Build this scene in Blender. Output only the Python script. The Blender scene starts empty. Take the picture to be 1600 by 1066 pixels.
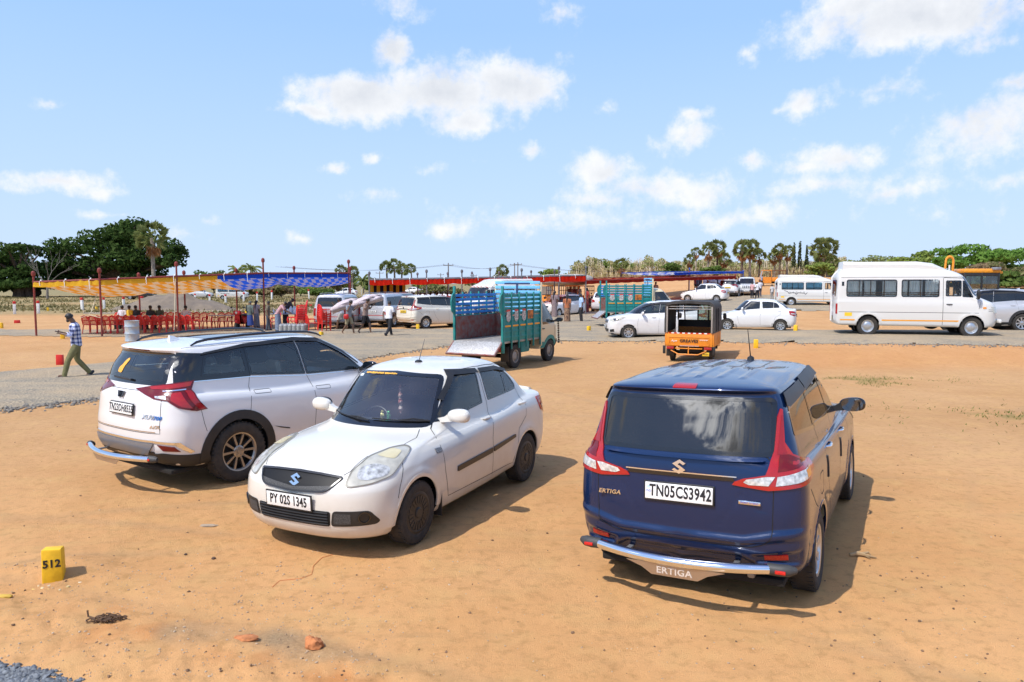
import bpy, bmesh, math, random
import numpy as np
from mathutils import Vector, Matrix, Euler, noise as mnoise
from mathutils.bvhtree import BVHTree
from mathutils.geometry import tessellate_polygon
R = math.radians
scn = bpy.context.scene
COL = scn.collection
rng = random.Random(7)
# ---------------------------------------------------------------- camera numbers (fitted to the place)
CAMH, CF, CYH = 2.436, 1142.2, 442.5
PITCH = math.atan2(533 - CYH, CF)
def at(px, py=None, d=None, z=0.0):
 """world point seen at photo pixel: on plane z, or at depth d along the ground"""
 u = (533 - py) / CF; r = (px - 800) / CF
 y = math.cos(PITCH) + u * math.sin(PITCH); zz = -math.sin(PITCH) + u * math.cos(PITCH)
 t = (z - CAMH) / zz if d is None else d / y
 return Vector((r * t, y * t, CAMH + zz * t))
# ---------------------------------------------------------------- materials
MATS = {}
def mat(name, col=(.5, .5, .5), rough=.5, metal=0.0, coat=0.0, spec=.5, var=0.0, vscale=6.0, col2=None,
  bump=0.0, bscale=40.0, trans=0.0, alpha=1.0, emit=0.0, flake=0.0, dust=0.0):
 if name in MATS: return MATS[name]
 m = bpy.data.materials.new(name); m.use_nodes = True
 nt = m.node_tree; N = nt.nodes; L = nt.links
 b = N['Principled BSDF']
 b.inputs['Base Color'].default_value = (*col, 1)
 b.inputs['Roughness'].default_value = rough
 b.inputs['Metallic'].default_value = metal
 b.inputs['Coat Weight'].default_value = coat
 b.inputs['Coat Roughness'].default_value = .03
 b.inputs['Specular IOR Level'].default_value = spec
 b.inputs['Transmission Weight'].default_value = trans
 b.inputs['Alpha'].default_value = alpha
 if emit:
  b.inputs['Emission Color'].default_value = (*col, 1); b.inputs['Emission Strength'].default_value = emit
 tc = N.new('ShaderNodeTexCoord')
 csock = None
 if var or col2:
  n = N.new('ShaderNodeTexNoise'); n.inputs['Scale'].default_value = vscale; n.inputs['Detail'].default_value = 5
  L.new(tc.outputs['Object'], n.inputs['Vector'])
  mx = N.new('ShaderNodeMix'); mx.data_type = 'RGBA'
  c2 = col2 if col2 else tuple(max(0, c * (1 - var)) for c in col)
  c1 = col if col2 else tuple(min(1, c * (1 + var)) for c in col)
  mx.inputs['A'].default_value = (*c1, 1); mx.inputs['B'].default_value = (*c2, 1)
  mr = N.new('ShaderNodeMapRange'); mr.inputs['From Min'].default_value = .32; mr.inputs['From Max'].default_value = .68
  L.new(n.outputs['Fac'], mr.inputs['Value']); L.new(mr.outputs['Result'], mx.inputs['Factor'])
  csock = mx.outputs['Result']
 if dust:
  geo = N.new('ShaderNodeNewGeometry')
  sp = N.new('ShaderNodeSeparateXYZ'); L.new(geo.outputs['Position'], sp.inputs[0])
  m1 = N.new('ShaderNodeMapRange'); m1.inputs['From Min'].default_value = .85; m1.inputs['From Max'].default_value = .2
  L.new(sp.outputs['Z'], m1.inputs['Value'])
  n2 = N.new('ShaderNodeTexNoise'); n2.inputs['Scale'].default_value = 5; n2.inputs['Detail'].default_value = 8; n2.inputs['Roughness'].default_value = .7
  L.new(geo.outputs['Position'], n2.inputs['Vector'])
  m2 = N.new('ShaderNodeMath'); m2.operation = 'MULTIPLY'; L.new(m1.outputs['Result'], m2.inputs[0]); L.new(n2.outputs['Fac'], m2.inputs[1])
  m3 = N.new('ShaderNodeMath'); m3.operation = 'MULTIPLY'; L.new(m2.outputs[0], m3.inputs[0]); m3.inputs[1].default_value = dust
  mx2 = N.new('ShaderNodeMix'); mx2.data_type = 'RGBA'
  if csock: L.new(csock, mx2.inputs['A'])
  else: mx2.inputs['A'].default_value = (*col, 1)
  mx2.inputs['B'].default_value = (.36, .23, .13, 1)
  L.new(m3.outputs[0], mx2.inputs['Factor']); csock = mx2.outputs['Result']
  m4 = N.new('ShaderNodeMath'); m4.operation = 'MULTIPLY_ADD'; L.new(m3.outputs[0], m4.inputs[0]); m4.inputs[1].default_value = .6; m4.inputs[2].default_value = rough
  L.new(m4.outputs[0], b.inputs['Roughness'])
 if csock: L.new(csock, b.inputs['Base Color'])
 if bump:
  n = N.new('ShaderNodeTexNoise'); n.inputs['Scale'].default_value = bscale; n.inputs['Detail'].default_value = 6
  L.new(tc.outputs['Object'], n.inputs['Vector'])
  bp = N.new('ShaderNodeBump'); bp.inputs['Strength'].default_value = bump; bp.inputs['Distance'].default_value = .02
  L.new(n.outputs['Fac'], bp.inputs['Height']); L.new(bp.outputs['Normal'], b.inputs['Normal'])
 if flake:
  v = N.new('ShaderNodeTexVoronoi'); v.inputs['Scale'].default_value = 900
  L.new(tc.outputs['Object'], v.inputs['Vector'])
  bp = N.new('ShaderNodeBump'); bp.inputs['Strength'].default_value = flake; bp.inputs['Distance'].default_value = .002
  L.new(v.outputs['Distance'], bp.inputs['Height']); L.new(bp.outputs['Normal'], b.inputs['Normal'])
 MATS[name] = m
 return m
def glass(name, tint, refl=1.0, dark=.0, ior=1.75):
 """thin tinted window: see-through straight, glossy at the surface"""
 if name in MATS: return MATS[name]
 m = bpy.data.materials.new(name); m.use_nodes = True
 nt = m.node_tree; N = nt.nodes; L = nt.links; N.remove(N['Principled BSDF'])
 out = N['Material Output']
 t = N.new('ShaderNodeBsdfTransparent'); t.inputs[0].default_value = (*tint, 1)
 g = N.new('ShaderNodeBsdfGlossy'); g.inputs['Roughness'].default_value = .015; g.inputs['Color'].default_value = (refl, refl, refl, 1)
 fr = N.new('ShaderNodeFresnel'); fr.inputs['IOR'].default_value = ior
 n = N.new('ShaderNodeTexNoise'); n.inputs['Scale'].default_value = 3
 tc = N.new('ShaderNodeTexCoord'); L.new(tc.outputs['Object'], n.inputs['Vector'])
 d = N.new('ShaderNodeBsdfDiffuse'); d.inputs['Color'].default_value = (.30, .26, .21, 1)   # film of dust
 mx0 = N.new('ShaderNodeMixShader'); L.new(t.outputs[0], mx0.inputs[1]); L.new(d.outputs[0], mx0.inputs[2])
 mm = N.new('ShaderNodeMath'); mm.operation = 'MULTIPLY'; mm.inputs[1].default_value = .05 + dark; L.new(n.outputs['Fac'], mm.inputs[0]); L.new(mm.outputs[0], mx0.inputs[0])
 mx = N.new('ShaderNodeMixShader'); L.new(fr.outputs[0], mx.inputs[0]); L.new(mx0.outputs[0], mx.inputs[1]); L.new(g.outputs[0], mx.inputs[2])
 L.new(mx.outputs[0], out.inputs['Surface'])
 MATS[name] = m
 return m
# ---------------------------------------------------------------- objects
def tag(o, label=None, cat=None, group=None, kind=None):
 if label: o['label'] = label
 if cat: o['category'] = cat
 if group: o['group'] = group
 if kind: o['kind'] = kind
 return o
def empty(name, loc=(0, 0, 0), rz=0.0, label=None, cat=None, group=None, scale=None):
 o = bpy.data.objects.new(name, None); COL.objects.link(o)
 o.location = loc; o.rotation_euler = (0, 0, rz); o.empty_display_size = .2
 if scale: o.scale = (scale,) * 3 if not hasattr(scale, '__len__') else scale
 return tag(o, label, cat, group)
def link(name, me, m=None, parent=None, loc=None):
 o = bpy.data.objects.new(name, me); COL.objects.link(o)
 if m is not None:
  if not isinstance(m, (list, tuple)): m = [m]
  if len(me.materials) == 0:
   for x in m: me.materials.append(x)
  else:
   for i, x in enumerate(m):
    if me.materials[i] != x:
     o.material_slots[i].link = 'OBJECT'; o.material_slots[i].material = x
 if parent: o.parent = parent
 if loc is not None: o.location = loc
 return o
def copy_tree(o, parent=None, swap=None):
 c = o.copy(); COL.objects.link(c)
 if parent: c.parent = parent
 if swap and c.type == 'MESH':
  for i, s in enumerate(c.material_slots):
   if s.material and s.material.name in swap:
    mm = swap[s.material.name]; s.link = 'OBJECT'; s.material = mm
 for ch in list(o.children): copy_tree(ch, c, swap)
 return c
class MB:
 """collects boxes, tubes and lathes into ONE mesh"""
 def __init__(s): s.v = []; s.f = []; s.m = []; s.cur = 0
 def add(s, vs, fs, M=None):
  b = len(s.v)
  s.v += [tuple(M @ Vector(v)) for v in vs] if M is not None else [tuple(v) for v in vs]
  s.f += [tuple(b + i for i in f) for f in fs]; s.m += [s.cur] * len(fs)
  return s
 def box(s, x0, x1, y0, y1, z0, z1, b=0.0, M=None):
  if b <= 0:
   v = [(x, y, z) for z in (z0, z1) for y in (y0, y1) for x in (x0, x1)]
   f = [(0, 2, 3, 1), (4, 5, 7, 6), (0, 1, 5, 4), (2, 6, 7, 3), (0, 4, 6, 2), (1, 3, 7, 5)]
   return s.add(v, f, M)
  b = min(b, .49 * (x1 - x0), .49 * (y1 - y0), .49 * (z1 - z0))
  bm = bmesh.new(); bmesh.ops.create_cube(bm, size=1)
  for v in bm.verts:
   v.co = ((x0 + x1) / 2 + v.co.x * (x1 - x0), (y0 + y1) / 2 + v.co.y * (y1 - y0), (z0 + z1) / 2 + v.co.z * (z1 - z0))
  bmesh.ops.bevel(bm, geom=list(bm.edges), offset=b, segments=2, affect='EDGES', profile=.5)
  return s.bm(bm, M)
 def bm(s, bm, M=None):
  bm.verts.index_update()
  s.add([v.co.copy() for v in bm.verts], [tuple(v.index for v in f.verts) for f in bm.faces], M); bm.free()
  return s
 def tube(s, pts, r, n=10, cap=True, closed=False):
  pts = [Vector(p) for p in pts]; k = len(pts)
  rs = r if hasattr(r, '__len__') else [r] * k
  ref = None; rings = []
  for i, p in enumerate(pts):
   a = pts[i - 1] if (i > 0 or closed) else p; c = pts[(i + 1) % k] if (i < k - 1 or closed) else p
   t = (c - a).normalized()
   if ref is None: ref = t.orthogonal().normalized()
   ref = (ref - t * ref.dot(t)).normalized(); q = t.cross(ref)
   rings.append([p + (ref * math.cos(2 * math.pi * j / n) + q * math.sin(2 * math.pi * j / n)) * rs[i] for j in range(n)])
  vs = [v for rg in rings for v in rg]; fs = []
  for i in range(k if closed else k - 1):
   i2 = (i + 1) % k
   for j in range(n): fs.append((i * n + j, i * n + (j + 1) % n, i2 * n + (j + 1) % n, i2 * n + j))
  if cap and not closed:
   fs.append(tuple(range(n - 1, -1, -1))); fs.append(tuple((k - 1) * n + j for j in range(n)))
  return s.add(vs, fs)
 def lathe(s, prof, n=32, M=None, close=True):
  """profile of (r, h) about the z axis"""
  vs = []; fs = []; k = len(prof)
  for r, h in prof:
   for j in range(n):
    a = 2 * math.pi * j / n; vs.append((r * math.cos(a), r * math.sin(a), h))
  for i in range(k - 1):
   for j in range(n): fs.append((i * n + j, i * n + (j + 1) % n, (i + 1) * n + (j + 1) % n, (i + 1) * n + j))
  if close:
   if prof[0][0] > 1e-5: fs.append(tuple(range(n - 1, -1, -1)))
   if prof[-1][0] > 1e-5: fs.append(tuple((k - 1) * n + j for j in range(n)))
  return s.add(vs, fs, M)
 def prism(s, poly, h0, h1, M=None):
  """2-D polygon (x,y) extruded along z"""
  n = len(poly); a = sum(poly[i][0] * poly[(i + 1) % n][1] - poly[(i + 1) % n][0] * poly[i][1] for i in range(n))
  if a < 0: poly = poly[::-1]
  vs = [(p[0], p[1], h0) for p in poly] + [(p[0], p[1], h1) for p in poly]
  fs = [tuple(range(n - 1, -1, -1)), tuple(range(n, 2 * n))] + [(i, (i + 1) % n, n + (i + 1) % n, n + i) for i in range(n)]
  return s.add(vs, fs, M)
 def ball(s, c, r, n=10, m=7, sc=(1, 1, 1), jit=0.0):
  vs = []; fs = []
  for i in range(m + 1):
   a = math.pi * i / m
   for j in range(n):
    b = 2 * math.pi * j / n; k = 1 + (rng.uniform(-jit, jit) if 0 < i < m else 0)
    vs.append((c[0] + r * k * sc[0] * math.sin(a) * math.cos(b), c[1] + r * k * sc[1] * math.sin(a) * math.sin(b), c[2] + r * k * sc[2] * math.cos(a)))
  for i in range(m):
   for j in range(n): fs.append((i * n + j, (i + 1) * n + j, (i + 1) * n + (j + 1) % n, i * n + (j + 1) % n))
  return s.add(vs, fs)
 def mesh(s, name, smooth=35):
  me = bpy.data.meshes.new(name); me.from_pydata(s.v, [], s.f); me.validate()
  if len(me.polygons) == len(s.m): me.polygons.foreach_set('material_index', s.m)
  if smooth:
   me.polygons.foreach_set('use_smooth', [True] * len(me.polygons))
   if smooth < 180: me.set_sharp_from_angle(angle=R(smooth))
  me.update()
  return me
 def build(s, name, m, parent=None, smooth=35, loc=None):
  return link(name, s.mesh(name, smooth), m, parent, loc)
def frame(o, ax, ay):
 """matrix with local x, y given (world z = cross)"""
 ax = Vector(ax).normalized(); ay = Vector(ay).normalized(); az = ax.cross(ay).normalized(); ay = az.cross(ax)
 M = Matrix((ax, ay, az)).transposed().to_4x4(); M.translation = Vector(o)
 return M
def rounded(pts, r, n=4):
 """round the corners of a polygon (2-D or 3-D points)"""
 pts = [Vector(p) for p in pts]; out = []; k = len(pts)
 rr = r if hasattr(r, '__len__') else [r] * k
 for i, p in enumerate(pts):
  a, c = pts[i - 1], pts[(i + 1) % k]
  q = min(rr[i], .48 * (a - p).length, .48 * (c - p).length)
  if q < 1e-4: out.append(p); continue
  A = p + (a - p).normalized() * q; C = p + (c - p).normalized() * q
  for j in range(n + 1):
   t = j / n; out.append(A * (1 - t) ** 2 + p * 2 * t * (1 - t) + C * t * t)
 return out
_TXT = {}
def text_mesh(s, size=1.0, ext=.002, sx=1.0, bold=0.0, shear=0.0):
 """flat lettering centred on the origin in the local xy plane, readable from +z"""
 key = (s, size, ext, sx, bold, shear)
 if key in _TXT: return _TXT[key]
 cu = bpy.data.curves.new('lettering', 'FONT'); cu.body = s; cu.size = size; cu.extrude = ext; cu.offset = bold; cu.shear = shear
 cu.align_x = 'CENTER'; cu.align_y = 'CENTER'; cu.resolution_u = 3; cu.space_character = 1.06
 ob = bpy.data.objects.new('lettering', cu); COL.objects.link(ob)
 bpy.context.view_layer.update()
 me = bpy.data.meshes.new_from_object(ob.evaluated_get(bpy.context.evaluated_depsgraph_get()))
 bpy.data.objects.remove(ob); bpy.data.curves.remove(cu)
 me.transform(Matrix.Diagonal((sx, 1, 1, 1))); me.materials.clear(); me.name = 'lettering'
 _TXT[key] = me
 return me
def text(name, s, M, m, parent, size, sx=1.0, ext=.002, bold=0.0, shear=0.0):
 me = text_mesh(s, size, ext, sx, bold, shear)
 o = link(name, me.copy(), m, parent); o.matrix_local = M
 return o
# ---------------------------------------------------------------- vehicle bodies: nested contours from sill to roof
def pchip(xs, ys, q):
 xs = np.asarray(xs, float); ys = np.asarray(ys, float); q = np.asarray(q, float)
 h = np.diff(xs); dl = np.diff(ys) / h; n = len(xs); d = np.zeros(n)
 for i in range(1, n - 1):
  if dl[i - 1] * dl[i] > 0:
   w1 = 2 * h[i] + h[i - 1]; w2 = h[i] + 2 * h[i - 1]; d[i] = (w1 + w2) / (w1 / dl[i - 1] + w2 / dl[i])
 d[0], d[-1] = dl[0], dl[-1]
 k = np.clip(np.searchsorted(xs, q, side='right') - 1, 0, n - 2)
 t = (q - xs[k]) / h[k]; t2 = t * t; t3 = t2 * t
 return (2 * t3 - 3 * t2 + 1) * ys[k] + (t3 - 2 * t2 + t) * h[k] * d[k] + (-2 * t3 + 3 * t2) * ys[k + 1] + (t3 - t2) * h[k] * d[k + 1]
class Body:
 def __init__(s, rows, nu=130, nv=110, flare=None, emb=(), uf=.30, ur=.72):
  s.rows = np.array(rows, float); nr = len(rows)
  mid = s.rows[:, [11, 7]]; fr = s.rows[:, [9, 0]]; re_ = s.rows[:, [13, 3]]
  dist = [0.0]
  for i in range(1, nr):
   dd = (np.hypot(*(mid[i] - mid[i - 1])) + .7 * np.hypot(*(fr[i] - fr[i - 1])) + np.hypot(*(re_[i] - re_[i - 1]))) / 2.7
   dist.append(dist[-1] + max(dd, .01))
  key = np.array(dist)
  seg = np.linspace(0, key[-1], nv)
  for k in key: seg[np.argmin(abs(seg - k))] = k
  P = np.stack([pchip(key, s.rows[:, j], seg) for j in range(14)], 1)
  us = np.concatenate([uf * (1 - np.cos(np.linspace(0, np.pi / 2, int(nu * .34)))) ** .9 if False else np.linspace(0, uf, int(nu * .34)),
        np.linspace(uf, ur, int(nu * .36))[1:], np.linspace(ur, 1, int(nu * .32))[1:]])
  nU = len(us)
  xf, df, nf, xr, dr, nr_, wf, wm, wr, zf, zfc, zm, zrc, zr = [P[:, j][:, None] for j in range(14)]
  U = us[None, :]
  th = np.clip(U / uf, 0, 1) * np.pi / 2; tr = np.clip((1 - U) / (1 - ur), 0, 1) * np.pi / 2
  c, sn = np.cos(th), np.sin(th); cr, sr = np.cos(tr), np.sin(tr)
  X = np.where(U <= uf, xf - df + df * np.clip(c, 0, 1) ** (2 / nf), np.where(U >= ur, xr + dr - dr * np.clip(cr, 0, 1) ** (2 / nr_), 0))
  a = np.clip((U - uf) / (ur - uf), 0, 1)
  X = np.where((U > uf) & (U < ur), (xf - df) * (1 - a) + (xr + dr) * a, X)
  W = wf * (1 - a) * (1 - 2 * a) + wm * 4 * a * (1 - a) + wr * a * (2 * a - 1)     # quadratic through wf, wm, wr
  Y = np.where(U <= uf, wf * np.clip(sn, 0, 1) ** (2 / nf), np.where(U >= ur, wr * np.clip(sr, 0, 1) ** (2 / nr_), W))
  Z = np.zeros_like(X)
  ku = [0, uf, (uf + ur) / 2, ur, 1]
  for i in range(len(seg)): Z[i] = pchip(ku, P[i, 9:14], us)
  if flare:
   for fx, fz, fr_, am in flare:
    q = np.hypot(X - fx, Z - fz)
    Y += np.where(Y > .5, am * np.exp(-((q - fr_) / .055) ** 2) * (Z > .25), 0)
  s.nv, s.nU = len(seg), nU
  L = np.stack([X, Y, Z], 2)
  for e in emb: e(L)
  Rt = L.copy(); Rt[:, :, 1] *= -1
  full = np.concatenate([L, Rt[:, -2:0:-1]], 1)              # closed ring of columns
  s.nc = full.shape[1]
  s.V = full.reshape(-1, 3)
  nc = s.nc; I = np.arange(nc); J = (I + 1) % nc
  F = [np.stack([i * nc + I, i * nc + J, (i + 1) * nc + J, (i + 1) * nc + I], 1) for i in range(s.nv - 1)]
  s.F = np.concatenate(F)
  s.V[(s.nv - 1) * nc:, 1] = 0                               # ridge row
  me = bpy.data.meshes.new('tmp'); me.from_pydata(s.V.tolist(), [], s.F.tolist())
  s.N = np.zeros(len(s.V) * 3); me.vertices.foreach_get('normal', s.N); s.N = s.N.reshape(-1, 3)
  bpy.data.meshes.remove(me)
  s.holes = np.zeros(len(s.F), bool)
  s.bvh = BVHTree.FromPolygons(s.V.tolist(), s.F.tolist())
  s.C = s.V[s.F].mean(1)
  s.FN = np.cross(s.V[s.F[:, 2]] - s.V[s.F[:, 0]], s.V[s.F[:, 3]] - s.V[s.F[:, 1]]); s.FN /= np.linalg.norm(s.FN, axis=1)[:, None] + 1e-12
 def nrm(s, p, fi):
  f = s.F[fi]; d = np.linalg.norm(s.V[f] - np.array(p), axis=1) + 1e-4; w = 1 / d ** 2
  n = (s.N[f] * w[:, None]).sum(0); return Vector(n).normalized()
 def hit(s, az, sz):
  """az None = from above, sz=(x,y); else seen from azimuth az, sz=(s,z)"""
  if az is None: o = Vector((sz[0], sz[1], 4)); d = Vector((0, 0, -1))
  else:
   a = R(az); d = Vector((-math.cos(a), -math.sin(a), 0)); o = Vector((-math.sin(a) * sz[0], math.cos(a) * sz[0], sz[1])) - d * 8
  h = s.bvh.ray_cast(o, d)
  if h[0] is None:
   h = s.bvh.find_nearest(o - Vector(d) * 0 + d * 7)
   best = None
   for k in range(60):
    q = o + d * (5 + k * .1); g = s.bvh.find_nearest(q)
    if g[0] is not None and (best is None or g[3] < best[3]): best = g
   h = best
   return h[0], s.nrm(h[0], h[2])
  return h[0], s.nrm(h[0], h[2])
 @staticmethod
 def to2(az, p):
  if az is None: return (p[0], p[1])
  a = R(az); return (-math.sin(a) * p[0] + math.cos(a) * p[1], p[2])
 def cut(s, az, poly3, grow=-.004):
  """drop body faces seen from az inside the polygon"""
  P = np.array([s.to2(az, p) for p in poly3])
  if az is None: Q = s.C[:, :2]; face = s.FN[:, 2] > .1
  else:
   a = R(az); Q = np.stack([-math.sin(a) * s.C[:, 0] + math.cos(a) * s.C[:, 1], s.C[:, 2]], 1)
   face = (s.FN[:, 0] * math.cos(a) + s.FN[:, 1] * math.sin(a)) > .12
  ins = np.zeros(len(Q), bool); n = len(P); j = n - 1
  for i in range(n):
   x1, y1 = P[i]; x2, y2 = P[j]
   c = ((y1 > Q[:, 1]) != (y2 > Q[:, 1])) & (Q[:, 0] < (x2 - x1) * (Q[:, 1] - y1) / (y2 - y1 + 1e-12) + x1)
   ins ^= c; j = i
  s.holes |= ins & face
 def arch(s, cx, cz, r):
  q = np.hypot(s.V[:, 0] - cx, s.V[:, 2] - cz); k = (abs(q - r) < .022) & (abs(s.V[:, 1]) > .35)
  f = r / q[k]; s.V[k, 0] = cx + (s.V[k, 0] - cx) * f; s.V[k, 2] = cz + (s.V[k, 2] - cz) * f; s.C = s.V[s.F].mean(1)
  Q = s.C; s.holes |= (np.hypot(Q[:, 0] - cx, Q[:, 2] - cz) < r) & (abs(Q[:, 1]) > .35)
 def shell(s, name, m, parent):
  F = s.F[~s.holes]
  me = bpy.data.meshes.new(name); me.from_pydata(s.V.tolist(), [], F.tolist())
  bm = bmesh.new(); bm.from_mesh(me); bmesh.ops.remove_doubles(bm, verts=bm.verts, dist=1e-5)
  bmesh.ops.delete(bm, geom=[v for v in bm.verts if not v.link_faces], context='VERTS'); bm.to_mesh(me); bm.free()
  me.polygons.foreach_set('use_smooth', [True] * len(me.polygons))
  return link(name, me, m, parent)
 def patch_mesh(s, name, az, outer, inner=None, off=.004, cell=.045, skirt=.012):
  o2 = [s.to2(az, p) for p in outer]; loops = [[Vector((p[0], p[1], 0)) for p in o2]]
  if inner: loops.append([Vector((*s.to2(az, p), 0)) for p in inner])
  tris = tessellate_polygon(loops); allp = [p for l in loops for p in l]
  bm = bmesh.new(); vs = [bm.verts.new(p) for p in allp]
  for t in tris:
   try: bm.faces.new([vs[i] for i in t])
   except ValueError: pass
  for ax in (0, 1):
   lo = min(p[ax] for p in o2); hi = max(p[ax] for p in o2); k = int((hi - lo) / cell)
   for i in range(1, k + 1):
    co = [0, 0, 0]; co[ax] = lo + (hi - lo) * i / (k + 1); no = [0, 0, 0]; no[ax] = 1
    bmesh.ops.bisect_plane(bm, geom=bm.verts[:] + bm.edges[:] + bm.faces[:], plane_co=co, plane_no=no, dist=1e-5)
  bmesh.ops.remove_doubles(bm, verts=bm.verts, dist=1e-5)
  bm.normal_update()
  bd = [e for e in bm.edges if e.is_boundary]
  base = {}
  for v in bm.verts:
   p, n = s.hit(az, (v.co.x, v.co.y)); base[v] = (p, n)
  top = list(bm.faces)
  inv = {}
  if skirt:
   r = bmesh.ops.extrude_edge_only(bm, edges=bd)
   nv = [g for g in r['geom'] if isinstance(g, bmesh.types.BMVert)]
   from mathutils.kdtree import KDTree
   kd = KDTree(len(base)); bl = list(base)
   for i, v in enumerate(bl): kd.insert(v.co, i)
   kd.balance()
   for v in nv: inv[v] = base[bl[kd.find(v.co)[1]]]
  for v, (p, n) in base.items(): v.co = p + n * off
  for v, (p, n) in inv.items(): v.co = p - n * skirt
  f0 = top[0]; bm.normal_update()
  dirn = Vector((0, 0, 1)) if az is None else Vector((math.cos(R(az)), math.sin(R(az)), 0))
  if sum(f.normal.dot(dirn) * f.calc_area() for f in top) < 0: bmesh.ops.reverse_faces(bm, faces=bm.faces)
  me = bpy.data.meshes.new(name); bm.to_mesh(me); bm.free()
  me.polygons.foreach_set('use_smooth', [True] * len(me.polygons)); me.set_sharp_from_angle(angle=R(50))
  return me
 def patch(s, name, az, outer, m, parent, inner=None, off=.004, cell=.045, skirt=.012):
  return link(name, s.patch_mesh(name, az, outer, inner, off, cell, skirt), m, parent)
 def line_mesh(s, az, pts, w=.007, off=.0015, step=.05, closed=False):
  """dark joint line lying on the surface"""
  p2 = [Vector(s.to2(az, p)) for p in pts]
  if closed: p2.append(p2[0])
  q = []
  for a, b in zip(p2, p2[1:]):
   k = max(1, int((b - a).length / step))
   q += [a.lerp(b, i / k) for i in range(k)]
  q.append(p2[-1]); vs = []; fs = []
  for i, p in enumerate(q):
   t = (q[min(i + 1, len(q) - 1)] - q[max(i - 1, 0)]).normalized(); n2 = Vector((-t.y, t.x)) * w / 2
   for g in (p + n2, p - n2):
    h, n = s.hit(az, g); vs.append(h + n * off)
  for i in range(len(q) - 1): fs.append((2 * i, 2 * i + 1, 2 * i + 3, 2 * i + 2))
  return vs, fs
def mirror(pts): return [Vector((p[0], -p[1], p[2])) for p in pts]
def V3(pts, k, val=0.0):
 """2-D -> 3-D: k='x' gives (val,y,z); 'y' gives (x,val,z); 'z' gives (x,y,val)"""
 if k == 'x': return [Vector((val, a, b)) for a, b in pts]
 if k == 'y': return [Vector((a, val, b)) for a, b in pts]
 return [Vector((a, b, val)) for a, b in pts]
def inset2(pts, d):
 """inset a polygon lying roughly in a plane (2-D tuples)"""
 n = len(pts); P = [Vector(p) for p in pts]
 ar = sum(P[i].x * P[(i + 1) % n].y - P[(i + 1) % n].x * P[i].y for i in range(n)); sg = 1 if ar > 0 else -1
 out = []
 for i in range(n):
  a = (P[i] - P[i - 1]).normalized(); b = (P[(i + 1) % n] - P[i]).normalized()
  na = Vector((-a.y, a.x)) * sg; nb = Vector((-b.y, b.x)) * sg; m = (na + nb)
  k = max(.45, m.length_squared / 2)
  out.append(P[i] + m * d / k if m.length > 1e-4 else P[i] + na * d)
 return out
def sdpoly(P, X, Y):
 d = np.full(X.shape, 1e9); ins = np.zeros(X.shape, bool); n = len(P); j = n - 1
 for i in range(n):
  ax, ay = P[j]; bx, by = P[i]
  ex, ey = bx - ax, by - ay; t = np.clip(((X - ax) * ex + (Y - ay) * ey) / (ex * ex + ey * ey + 1e-12), 0, 1)
  d = np.minimum(d, np.hypot(X - ax - ex * t, Y - ay - ey * t))
  ins ^= ((by > Y) != (ay > Y)) & (X < (ax - bx) * (Y - by) / (ay - by + 1e-12) + bx); j = i
 return np.where(ins, d, -d)
def sstep(a, b, x):
 t = np.clip((x - a) / (b - a), 0, 1); return t * t * (3 - 2 * t)
def emboss_end(poly, dx, soft, rear=True, xlim=0.0):
 def f(L):
  P = [(abs(p[0]), p[1]) for p in poly]
  d = sdpoly(P, L[:, :, 1], L[:, :, 2]); m = (L[:, :, 0] < xlim) if rear else (L[:, :, 0] > xlim)
  L[:, :, 0] += np.where(m, dx * sstep(-soft * .3, soft, d), 0)
 return f
def emboss_side(poly, dy, soft):
 def f(L):
  d = sdpoly(poly, L[:, :, 0], L[:, :, 2]); m = L[:, :, 1] > .55
  L[:, :, 1] += np.where(m, dy * sstep(-soft * .3, soft, d), 0)
 return f
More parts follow.
